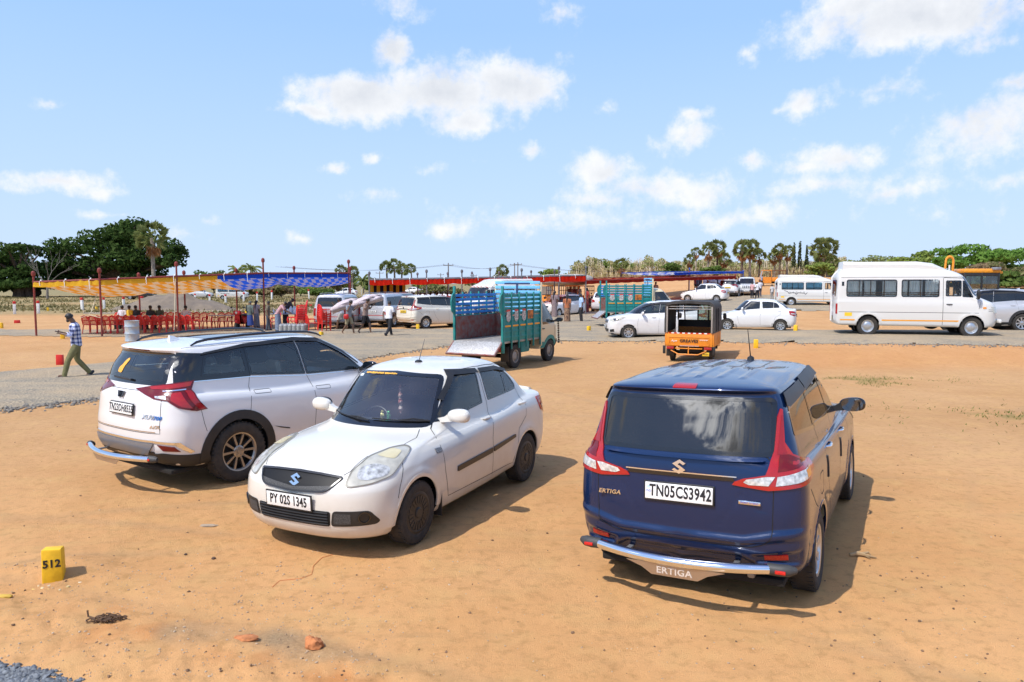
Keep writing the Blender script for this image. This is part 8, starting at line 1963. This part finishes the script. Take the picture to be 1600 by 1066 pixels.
def forest():
 DK = leaf_mat('leaf_banyan', (.026, .056, .013), (.085, .130, .038)); MD = leaf_mat('leaf_mid', (.075, .125, .028), (.155, .21, .06)); LT = leaf_mat('leaf_light', (.17, .24, .05), (.30, .36, .10)); OL = leaf_mat('leaf_olive', (.17, .19, .06), (.33, .31, .12)); SC = leaf_mat('leaf_scrub', (.10, .12, .04), (.24, .23, .10), (.26, .19, .11))
 def crown_tree(d, cx, masses, lab, seed, n, size, lm, ybase=461, name='banyan_tree'):
  base, _ = wpos(cx, d); k = d / CF; bl = []
  rr = random.Random(seed)
  for px, py, rx, ry in masses:
   x = (px - cx) * k; z = at(px, py, d=d).z - base.z
   for j in range(4): a = rr.uniform(0, 6.28); q = rr.uniform(.2, .62); bl.append((x + rx * k * q * math.cos(a), rr.uniform(-.9, .9) * 4.5, z + ry * k * q * math.sin(a), rx * k * .52, 2.6 + rx * k * .2, ry * k * .50))
  root = empty(name, base, 0, lab, 'tree'); tb = MB()
  for i in range(7): a = rr.uniform(0, 6.28); q = rr.uniform(0, 1.6); tb.tube([(q * math.cos(a), q * math.sin(a), -.3), (q * .6 * math.cos(a), q * .6 * math.sin(a), 2.5), (q * 1.4 * math.cos(a + .4), q * math.sin(a + .4), 5)], [.7, .5, .42], 7)
  for b in bl: tb.tube([(0, 0, 3.6), (b[0] * .5, b[1] * .5, b[2] * .62 + 1), (b[0], b[1], b[2])], [.36, .22, .06], 6)
  tb.build('trunk', BARK, root); V, F = leaf_quads(bl, n, size, seed); quads_obj('crown', V, F, lm, root); return root
 crown_tree(135, 195, [(205, 362, 42, 26), (150, 375, 38, 26), (110, 392, 28, 24), (240, 385, 34, 28), (180, 405, 55, 28), (262, 398, 24, 22), (225, 418, 40, 22), (130, 420, 35, 24), (275, 408, 14, 14), (190, 385, 45, 25), (95, 415, 30, 24), (105, 435, 34, 18), (160, 438, 44, 14), (232, 440, 34, 12)], 'great dark green spreading tree left of the awnings', 11, 17000, .36, DK)
 crown_tree(128, 35, [(22, 405, 24, 20), (50, 392, 22, 12), (5, 412, 18, 26), (70, 415, 22, 22), (30, 430, 35, 20), (-20, 420, 26, 26), (15, 446, 45, 13), (62, 446, 40, 12)], 'dark green tree at the left edge beside the great spreading tree', 12, 8500, .34, DK)
 p, h = wpos(242, 118, 372); palmyra(p, h, 2.9, 'palm with brown dead fronds in front of the great spreading tree', 3)
 p, h = wpos(75, 112, 392); rr = random.Random(5); b = MB(); b.tube([(0, 0, -.2), (.1, 0, 2.4)], [.20, .15], 7)
 for k in range(5): limb_tree(b, Vector((.1, 0, 2.2)), Vector((.1 + 1.5 * math.cos(k * 1.25 + .3), 1.2 * math.sin(k * 1.25 + .3), 3.6 + .6 * (k % 2))), .07, .04, 3, .5, rr)
 o = b.build('bare_tree', mat('bark_ash', (.19, .165, .14), .95, var=.3), None, loc=p); tag(o, 'leafless grey tree in front of the dark trees at left', 'tree')
 p, h = wpos(45, 131, 434); b = MB(); b.ball((0, 0, h * .45), 1, 18, 12, (2.3, 2.0, h * .55), .16); o = b.build('straw_stack', mat('straw_dark', (.085, .06, .045), .95, col2=(.13, .10, .075), vscale=2, bump=.8, bscale=8), None, smooth=60, loc=p); tag(o, 'tall dark brown straw stack behind the leafless tree', 'straw stack')
 for i, (px, d, top, w, lm, lab) in enumerate([(318, 190, 421, 7, MD, 'low green tree right of the great spreading tree'), (335, 175, 424, 6, SC, 'grey green bush under the first coconut palm'), (352, 200, 420, 6, MD, 'green tree between the coconut palms'), (395, 190, 424, 8, MD, 'green tree right of the coconut palms'), (512, 150, 424, 7, LT, 'yellow green tree left of the palmyra pair'), (528, 160, 419, 6, OL, 'olive tree beside the pole of the blue awning'), (470, 140, 436, 9, LT, 'light green shrubs under the blue awning'), (440, 120, 444, 7, SC, 'brown green scrub behind the serving table'), (545, 175, 428, 7, MD, 'green bush behind the end pole of the blue awning'), (500, 120, 448, 6, MD, 'dark green bush near the white post'), (580, 200, 432, 6, MD, 'low trees left of the striped wall'), (660, 190, 434, 8, LT, 'low light green trees above the red awning left'), (780, 200, 421, 5, OL, 'olive tree above the white minibus'), (850, 230, 424, 7, MD, 'low green tree left of the plantation'), (870, 220, 418, 8, LT, 'light green tree just left of the plantation'), (760, 140, 440, 9, SC, 'scrub seen under the red awning'), (690, 130, 444, 8, SC, 'brown scrub behind the crowd'), (410, 130, 446, 8, SC, 'dry scrub behind the hooded woman')]):
  p, h = wpos(px, d, top); broadleaf(p, h, w, lab, lm, 40 + i, 800, .38, .12, name='tree' if h > 3 else 'bush')
 for i, (px, d, top, cr, lab) in enumerate([(605, 150, 416, 1.7, 'left crown of the palmyra group above the striped wall'), (617, 152, 413, 1.8, 'tallest palmyra of the group above the striped wall'), (629, 150, 419, 1.6, 'right palmyra of the group above the striped wall'), (643, 160, 418, 1.4, 'single palmyra right of the group above the striped wall'), (534, 150, 421, 1.5, 'palmyra left of the end pole of the blue awning'), (552, 150, 423, 1.6, 'palmyra right of the end pole of the blue awning'), (785, 190, 420, 1.9, 'small palmyra above the white minibus')]):
  p, h = wpos(px, d, top + 3); palmyra(p, h, cr, lab, 20 + i, None, False)
 for i, (px, d, top, lab) in enumerate([(372, 160, 421, 'left of the two small coconut palms'), (394, 165, 418, 'taller of the two small coconut palms'), (568, 170, 436, 'small coconut palm left of the striped wall')]): p, h = wpos(px, d, top + 2); coconut(p, h, 2.6, lab, 60 + i)
 nr = np.random.RandomState(3); V = []; b = MB(); bl = []
 for i in range(1300):
  px = nr.uniform(893, 1318); d = nr.uniform(205, 245); x = (px - 800) / CF * d; z = tz(x, d); top = 401 + 9 * abs(math.sin(px * .031)) + nr.uniform(-3, 12) + (8 if px < 915 else 0); h = at(px, top, d=d).z - z; lean = nr.uniform(-.4, .4)
  b.tube([(x, d, z), (x + lean * .4, d, z + h * .5), (x + lean, d, z + h)], [.13, .10, .05], 4, cap=False)
  for k in range(2): a = nr.uniform(.35, .8); s = nr.uniform(-1, 1); b.tube([(x + lean * a, d, z + h * a), (x + lean * a + s * .7, d + nr.uniform(-.4, .4), z + h * a + 1.1)], [.035, .015], 3, cap=False)
  if nr.rand() < .55: bl.append((x + lean, d, z + h * nr.uniform(.55, .95), .9, .8, h * .16))
 o = b.build('plantation_stems', mat('stem_tan', (.60, .50, .36), .95, var=.35, vscale=.5), None); o['kind'] = 'stuff'; V, F = leaf_quads(bl, 34000, .27, 5); o = quads_obj('plantation_leaves', V, F, leaf_mat('leaf_dry', (.34, .31, .14), (.56, .50, .26), (.27, .31, .10))); o['kind'] = 'stuff'
 n = 9000; px = nr.uniform(888, 1325, n); d = nr.uniform(198, 240, n); C = np.stack([(px - 800) / CF * d, d, terrain((px - 800) / CF * d, d) + nr.uniform(0, 1, n) ** 2 * 2.2], 1); s = .35 * nr.uniform(.5, 1.4, n)[:, None]; u = nr.normal(size=(n, 3)); u[:, 2] *= .3; u /= np.linalg.norm(u, axis=1)[:, None]; up = np.array([[0, 0, 1.0]]) + nr.normal(size=(n, 3)) * .3; V = np.stack([C - u * s * .6, C + u * s * .6, C + up * s * 2.2], 1).reshape(-1, 3)
 o = quads_obj('dry_undergrowth', V, np.arange(3 * n).reshape(-1, 3), leaf_mat('leaf_straw', (.42, .33, .18), (.58, .48, .28), (.36, .32, .15))); o['kind'] = 'stuff'
 for i, (px, d, top, cr, lab) in enumerate([(970, 196, 411, 2.3, 'short shaggy palmyra standing alone before the plantation'), (1086, 190, 391, 1.6, 'thin tall palmyra with a small pale head'), (1076, 200, 403, 2.0, 'small palmyra just left of the thin tall one'), (1106, 190, 388, 2.6, 'left palmyra of the pair right of the thin tall one'), (1119, 192, 384, 2.6, 'right palmyra of the pair right of the thin tall one'), (1130, 198, 402, 2.3, 'low palmyra with orange dead fronds below the pair'), (1158, 188, 386, 2.9, 'left palmyra of the broad central clump'), (1170, 190, 385, 2.8, 'right palmyra of the broad central clump'), (1184, 196, 397, 2.2, 'low palmyra at the right foot of the central clump'), (1208, 192, 397, 2.2, 'low palmyra left of the slender pair'), (1216, 190, 388, 2.2, 'taller palmyra of the slender pair'), (1228, 194, 391, 2.2, 'shorter palmyra of the slender pair'), (1278, 180, 384, 2.8, 'left head of the dense palm clump beside the minibuses'), (1291, 182, 383, 2.8, 'right head of the dense palm clump beside the minibuses'), (1284, 178, 399, 2.6, 'middle head of the dense palm clump beside the minibuses'), (1296, 182, 408, 2.6, 'lower palm with brown fronds in the dense clump'), (1555, 170, 396, 1.9, 'distant palmyra above the scrub right of the backhoe')]):
  p, h = wpos(px, d, top + 4); palmyra(p, h, cr, lab, 80 + i, None, True)
 for i, (px, d, top, w) in enumerate([(1238, 205, 378, 2), (1247, 206, 376, 2), (1258, 208, 382, 2)]):
  p, h = wpos(px, d, top); bl = [(0, 0, h * (.35 + .11 * k), w * (.32 - .035 * k), w * (.32 - .035 * k), h * .09) for k in range(6)]; broadleaf(p, h, w, ['leftmost of three slim dark casuarinas behind the palms', 'middle and tallest of three slim dark casuarinas', 'rightmost of three slim dark casuarinas behind the palms'][i], leaf_mat('leaf_casuarina', (.05, .075, .03), (.11, .13, .06)), 130 + i, 500, .25, .3, bl, name='casuarina_tree')
 for i, (px, d, top, w, lm, lab) in enumerate([(1045, 200, 410, 8, MD, 'green bushy tree among the bare stems'), (1028, 196, 424, 7, LT, 'light green bush at the foot of the plantation'), (1115, 185, 416, 7, MD, 'green bush under the palmyra pair'), (1058, 192, 425, 5, leaf_mat('leaf_rust', (.12, .06, .03), (.22, .11, .05)), 'rust brown bush below the thin palmyra'), (1283, 172, 408, 7, LT, 'yellow green bush below the dense palm clump'), (930, 214, 402, 12, OL, 'olive green top of the plantation at its left end'), (965, 214, 402, 11, LT, 'light green top of the plantation right of its left end'),
               (1362, 190, 398, 18, leaf_mat('leaf_far', (.17, .22, .08), (.29, .33, .14)), 'broad pale green tree above the big minibus'), (1395, 190, 400, 12, leaf_mat('leaf_far', (.17, .22, .08), (.29, .33, .14)), 'pale green tree right of the broad one above the minibus'), (1447, 150, 389, 11, LT, 'yellow green tree with see-through crown above the minibus cab'), (1418, 150, 398, 9, LT, 'low yellow green tree left of the see-through one'), (1515, 120, 377, 13, leaf_mat('leaf_bright', (.085, .18, .03), (.18, .30, .065)), 'large fresh green tree behind the backhoe'), (1490, 116, 396, 9, leaf_mat('leaf_bright', (.085, .18, .03), (.18, .30, .065)), 'fresh green tree at the left shoulder of the large one'), (1545, 128, 384, 8, MD, 'darker green tree right of the large fresh green one'), (1600, 120, 379, 12, leaf_mat('leaf_bright', (.085, .18, .03), (.18, .30, .065)), 'fresh green tree at the right edge'),
               (1575, 100, 402, 10, SC, 'brown green scrub tree right of the backhoe'), (1600, 92, 415, 9, SC, 'scrub bush at the right edge behind the silver SUV'), (1570, 88, 425, 8, MD, 'green bush just right of the backhoe cab'), (1470, 98, 418, 9, MD, 'green bush between the minibus roof and the backhoe'), (1640, 95, 400, 10, SC, 'scrub tree beyond the right edge'), (1500, 92, 430, 10, MD, 'green bush behind the backhoe cab'), (1440, 105, 425, 9, SC, 'scrub behind the big minibus cab')]):
  p, h = wpos(px, d, top); broadleaf(p, h, w, lab, lm, 150 + i, 2600 if d < 130 else 1100, .30 if d < 130 else .36, .12, name='tree' if h > 3.5 else 'bush')
 n = 26000; px = nr.uniform(-80, 800, n); d = 60 + 75 * nr.rand(n) ** 1.2; x = (px - 800) / CF * d; k = fbm(x, d, .12, 8) + nr.uniform(-.15, .15, n) > .42; x, d = x[k], d[k]; n = len(x); C = np.stack([x, d, terrain(x, d)], 1); s = nr.uniform(.06, .24, n)[:, None]; a = nr.uniform(0, 6.28, n); u = np.stack([np.cos(a), np.sin(a), a * 0], 1); lean = np.stack([nr.normal(size=n) * .3, nr.normal(size=n) * .3, np.ones(n)], 1); V = np.stack([C - u * .10, C + u * .10, C + lean * s], 1).reshape(-1, 3)
 o = quads_obj('dry_grass', V, np.arange(3 * n).reshape(-1, 3), leaf_mat('leaf_hay', (.26, .19, .085), (.36, .29, .14), (.14, .13, .05))); o['kind'] = 'stuff'
 n = 1300; x = 8.6 + nr.normal(size=n) * 1.3; y = 18.2 + nr.normal(size=n) * .6; x2 = 9.8 + nr.normal(size=700) * 2.2; y2 = 13.6 + nr.normal(size=700) * .8; x = np.concatenate([x, x2]); y = np.concatenate([y, y2]); k = fbm(x, y, 1.5, 14) > .5; x, y = x[k], y[k]; n = len(x); C = np.stack([x, y, terrain(x, y) - .005], 1); a = nr.uniform(0, 6.28, n); u = np.stack([np.cos(a), np.sin(a), a * 0], 1) * .012; V = np.stack([C - u, C + u, C + np.stack([nr.normal(size=n) * .03, nr.normal(size=n) * .03, nr.uniform(.02, .06, n)], 1)], 1).reshape(-1, 3)
 o = quads_obj('sparse_grass', V, np.arange(3 * n).reshape(-1, 3), leaf_mat('leaf_grass', (.10, .15, .03), (.22, .24, .07))); o['kind'] = 'stuff'
forest()
# ---------------------------------------------------------------- sky, sun, camera
def sky():
 w = bpy.data.worlds.new('World'); scn.world = w; w.use_nodes = True; nt = w.node_tree; N = nt.nodes; L = nt.links; bg = N['Background']
 s = N.new('ShaderNodeTexSky'); s.sky_type = 'NISHITA'; s.sun_disc = False; s.sun_elevation = R(SUN_EL); s.sun_rotation = R(SUN_AZ); s.air_density = 1.0; s.dust_density = SKY_DUST; s.ozone_density = 2.0; s.altitude = 100
 tc = N.new('ShaderNodeTexCoord'); sp = N.new('ShaderNodeSeparateXYZ'); L.new(tc.outputs['Generated'], sp.inputs[0])
 def M(op, a, b=None, c=None):
  n = N.new('ShaderNodeMath'); n.operation = op
  for i, v in enumerate((a, b, c)):
   if v is None: continue
   if isinstance(v, (int, float)): n.inputs[i].default_value = v
   else: L.new(v, n.inputs[i])
  return n.outputs[0]
 az = M('ARCTAN2', sp.outputs[0], sp.outputs[1]); el = M('ARCSINE', sp.outputs[2])
 cm = N.new('ShaderNodeCombineXYZ'); L.new(az, cm.inputs[0]); L.new(el, cm.inputs[1])
 def noise(scale, det, vec=None, rough=.6):
  n = N.new('ShaderNodeTexNoise'); n.inputs['Scale'].default_value = scale; n.inputs['Detail'].default_value = det; n.inputs['Roughness'].default_value = rough; L.new(vec or tc.outputs['Generated'], n.inputs['Vector']); return n
 wob = noise(11, 5); wv = N.new('ShaderNodeVectorMath'); wv.operation = 'MULTIPLY_ADD'; L.new(wob.outputs['Color'], wv.inputs[0]); wv.inputs[1].default_value = (.07, .05, 0)
 ofs = N.new('ShaderNodeVectorMath'); ofs.operation = 'SUBTRACT'; L.new(cm.outputs[0], ofs.inputs[0]); ofs.inputs[1].default_value = (.035, .025, 0); L.new(ofs.outputs[0], wv.inputs[2])
 acc = None
 def blob(a, e, ra, re, wgt=1.0):
  nonlocal acc
  d = N.new('ShaderNodeVectorMath'); d.operation = 'SUBTRACT'; L.new(wv.outputs[0], d.inputs[0]); d.inputs[1].default_value = (a, e, 0)
  m = N.new('ShaderNodeVectorMath'); m.operation = 'MULTIPLY'; L.new(d.outputs[0], m.inputs[0]); m.inputs[1].default_value = (1 / ra, 1 / re, 0)
  l = N.new('ShaderNodeVectorMath'); l.operation = 'LENGTH'; L.new(m.outputs[0], l.inputs[0])
  v = M('MULTIPLY_ADD', l.outputs['Value'], -wgt, wgt)
  acc = v if acc is None else M('SMOOTH_MAX', acc, v, .25)
 for px, py, rx, ry, g in [(560, 152, 105, 38, 1), (690, 145, 115, 52, 1), (805, 130, 90, 45, 1), (612, 80, 34, 34, .9), (730, 190, 70, 28, .8), (480, 178, 50, 14, .7), (620, 12, 65, 22, .6), (872, 18, 40, 30, .6), (1440, 28, 190, 46, 1), (1340, 20, 90, 34, .8), (1545, 62, 60, 22, .6), (88, 166, 30, 11, .55), (90, 286, 85, 17, .65), (150, 298, 50, 10, .5), (525, 266, 36, 13, .65), (588, 252, 18, 11, .55), (590, 312, 66, 18, .5), (678, 262, 32, 10, .35), (748, 258, 20, 8, .35), (830, 242, 28, 12, .5), (1090, 212, 64, 24, .6), (1095, 182, 32, 18, .6), (1255, 168, 38, 22, .75), (1222, 178, 26, 8, .5), (1395, 138, 80, 20, .5), (1475, 150, 50, 10, .4), (1545, 195, 100, 62, .75), (1580, 130, 42, 14, .7), (1175, 253, 28, 18, .65), (945, 268, 62, 32, .7), (1010, 292, 130, 28, .6), (1090, 300, 75, 26, .6), (930, 315, 80, 16, .55), (1310, 245, 70, 22, .65), (1260, 262, 55, 12, .5), (1395, 298, 60, 16, .6), (1300, 290, 110, 20, .5), (1565, 282, 50, 20, .6), (1130, 335, 210, 20, .45), (830, 345, 130, 24, .45), (700, 355, 80, 14, .35), (470, 375, 34, 12, .45), (325, 342, 24, 7, .4), (285, 366, 42, 12, .35), (165, 338, 36, 7, .4), (1265, 76, 32, 15, .35), (1170, 80, 18, 14, .3), (940, 172, 24, 9, .25), (1600, 330, 120, 26, .4)]:
  u = (533 - py) / CF; r = (px - 800) / CF; v = Vector((r, math.cos(PITCH) + u * math.sin(PITCH), -math.sin(PITCH) + u * math.cos(PITCH))).normalized(); blob(math.atan2(v.x, v.y), math.asin(v.z), rx / CF * 1.15, ry / CF * 1.2, g)
 for a, e, ra, re, g in ((-137, 34, 13, 4.5, 1.1), (-150, 30, 9, 3.5, 1), (-128, 38, 8, 4, .9), (-101, 25, 4, 3.5, .9), (-142, 29, 6, 2, .8), (-150, 54, 12, 5, .8), (-147, 38, 8, 9, 1), (-165, 34, 14, 7, .7), (-95, 36, 12, 6, .8), (150, 40, 16, 8, .8), (170, 55, 14, 7, .7), (110, 35, 18, 8, .8), (70, 45, 15, 7, .7), (-60, 45, 16, 7, .6), (0, 60, 18, 7, .7), (60, 25, 16, 5, .7), (-80, 18, 16, 4, .6), (130, 20, 20, 5, .7), (-150, 18, 18, 5, .7)): blob(R(a), R(e), R(ra), R(re), g)
 f1 = noise(16, 9, rough=.62).outputs['Fac']; f2 = noise(5, 4).outputs['Fac']
 den = M('ADD', acc, M('MULTIPLY_ADD', f1, 1.5, -.80)); den = M('ADD', den, M('MULTIPLY_ADD', f2, .5, -.27))
 f3 = noise(46, 6, rough=.65).outputs['Fac']; den = M('ADD', den, M('MULTIPLY_ADD', f3, .7, -.35))
 mr = N.new('ShaderNodeMapRange'); mr.interpolation_type = 'SMOOTHSTEP'; mr.inputs['From Min'].default_value = 0; mr.inputs['From Max'].default_value = .60; L.new(den, mr.inputs['Value'])
 hz = N.new('ShaderNodeMapRange'); hz.inputs['From Min'].default_value = .32; hz.inputs['From Max'].default_value = -.02; hz.inputs['To Max'].default_value = HAZE; L.new(sp.outputs[2], hz.inputs['Value'])
 skyc = N.new('ShaderNodeMix'); skyc.data_type = 'RGBA'; L.new(hz.outputs['Result'], skyc.inputs['Factor'])
 tint = N.new('ShaderNodeMix'); tint.data_type = 'RGBA'; tint.blend_type = 'MULTIPLY'; tint.inputs['Factor'].default_value = 1; L.new(s.outputs[0], tint.inputs['A']); tint.inputs['B'].default_value = (*SKY_TINT, 1)
 md = N.new('ShaderNodeMapRange'); md.inputs['From Min'].default_value = .75; md.inputs['From Max'].default_value = .35; md.inputs['To Min'].default_value = .1; md.inputs['To Max'].default_value = .8; L.new(sp.outputs[2], md.inputs['Value'])
 mid = N.new('ShaderNodeMix'); mid.data_type = 'RGBA'; L.new(md.outputs['Result'], mid.inputs['Factor']); L.new(tint.outputs['Result'], mid.inputs['A']); mid.inputs['B'].default_value = (2.5, 4.05, 6.6, 1); L.new(mid.outputs['Result'], skyc.inputs['A']); skyc.inputs['B'].default_value = (*HAZE_C, 1)
 shade = M('ADD', M('MULTIPLY_ADD', den, -.55, 1.16), M('MULTIPLY_ADD', f1, 1.3, -.68)); shade = M('MINIMUM', M('MAXIMUM', shade, .45), 1.0)
 cc = N.new('ShaderNodeMix'); cc.data_type = 'RGBA'; L.new(shade, cc.inputs['Factor']); cc.inputs['A'].default_value = (CLOUD * .42, CLOUD * .46, CLOUD * .54, 1); cc.inputs['B'].default_value = (CLOUD, CLOUD, CLOUD * 1.0, 1)
 dt = N.new('ShaderNodeVectorMath'); dt.operation = 'DOT_PRODUCT'; L.new(tc.outputs['Generated'], dt.inputs[0]); dt.inputs[1].default_value = (math.sin(R(SUN_AZ)) * math.cos(R(SUN_EL)), math.cos(R(SUN_AZ)) * math.cos(R(SUN_EL)), math.sin(R(SUN_EL)))
 gl = N.new('ShaderNodeMapRange'); gl.interpolation_type = 'SMOOTHSTEP'; gl.inputs['From Min'].default_value = .84; gl.inputs['From Max'].default_value = .995; gl.inputs['To Min'].default_value = 1; gl.inputs['To Max'].default_value = 9; L.new(dt.outputs['Value'], gl.inputs['Value'])
 cg = N.new('ShaderNodeVectorMath'); cg.operation = 'SCALE'; L.new(cc.outputs['Result'], cg.inputs[0]); thin = N.new('ShaderNodeMapRange'); thin.interpolation_type = 'SMOOTHSTEP'; thin.inputs['From Min'].default_value = .30; thin.inputs['From Max'].default_value = .95; thin.inputs['To Min'].default_value = 1; thin.inputs['To Max'].default_value = .12; L.new(den, thin.inputs['Value']); nearsun = M('MULTIPLY', M('SUBTRACT', gl.outputs['Result'], 1), .125); L.new(M('ADD', M('SUBTRACT', 1, nearsun), M('MULTIPLY', nearsun, M('MULTIPLY_ADD', thin.outputs['Result'], 15, .3))), cg.inputs['Scale'])
 fin = N.new('ShaderNodeMix'); fin.data_type = 'RGBA'; L.new(M('MULTIPLY', mr.outputs['Result'], .90), fin.inputs['Factor']); L.new(skyc.outputs['Result'], fin.inputs['A']); L.new(cg.outputs[0], fin.inputs['B'])
 L.new(fin.outputs['Result'], bg.inputs['Color']); bg.inputs['Strength'].default_value = SKY_STR
 w.cycles.sampling_method = 'MANUAL'; w.cycles.sample_map_resolution = 512
SUN_AZ, SUN_EL = -130, 55
SKY_STR, SKY_DUST, SKY_TINT, HAZE, HAZE_C, CLOUD = .145, .3, (1.42, 1.40, 1.64), .95, (4.0, 5.0, 6.5), 6.45
sky()
sl = bpy.data.lights.new('Sun', 'SUN'); sl.energy = 4.1; sl.angle = R(.5); sl.color = (1, .955, .88); so = bpy.data.objects.new('Sun', sl); COL.objects.link(so)
so.rotation_euler = Vector((math.sin(R(SUN_AZ)) * math.cos(R(SUN_EL)), math.cos(R(SUN_AZ)) * math.cos(R(SUN_EL)), math.sin(R(SUN_EL)))).to_track_quat('Z', 'Y').to_euler(); so.location = (-20, -20, 40)
cam = bpy.data.cameras.new('Camera'); co = bpy.data.objects.new('Camera', cam); COL.objects.link(co); scn.camera = co
cam.sensor_width = 36; cam.lens = CF / 1600 * 36; cam.clip_start = .05; cam.clip_end = 6000; co.location = (0, 0, CAMH); co.rotation_euler = (math.pi / 2 - PITCH, 0, 0)
scn.view_settings.view_transform = 'Standard'; scn.view_settings.look = 'None'; scn.view_settings.exposure = 0.14; scn.view_settings.gamma = 1
scn.cycles.use_denoising = True; scn.cycles.max_bounces = 8; scn.cycles.transparent_max_bounces = 16; scn.cycles.caustics_reflective = False; scn.cycles.caustics_refractive = False; scn.cycles.sample_clamp_indirect = 6
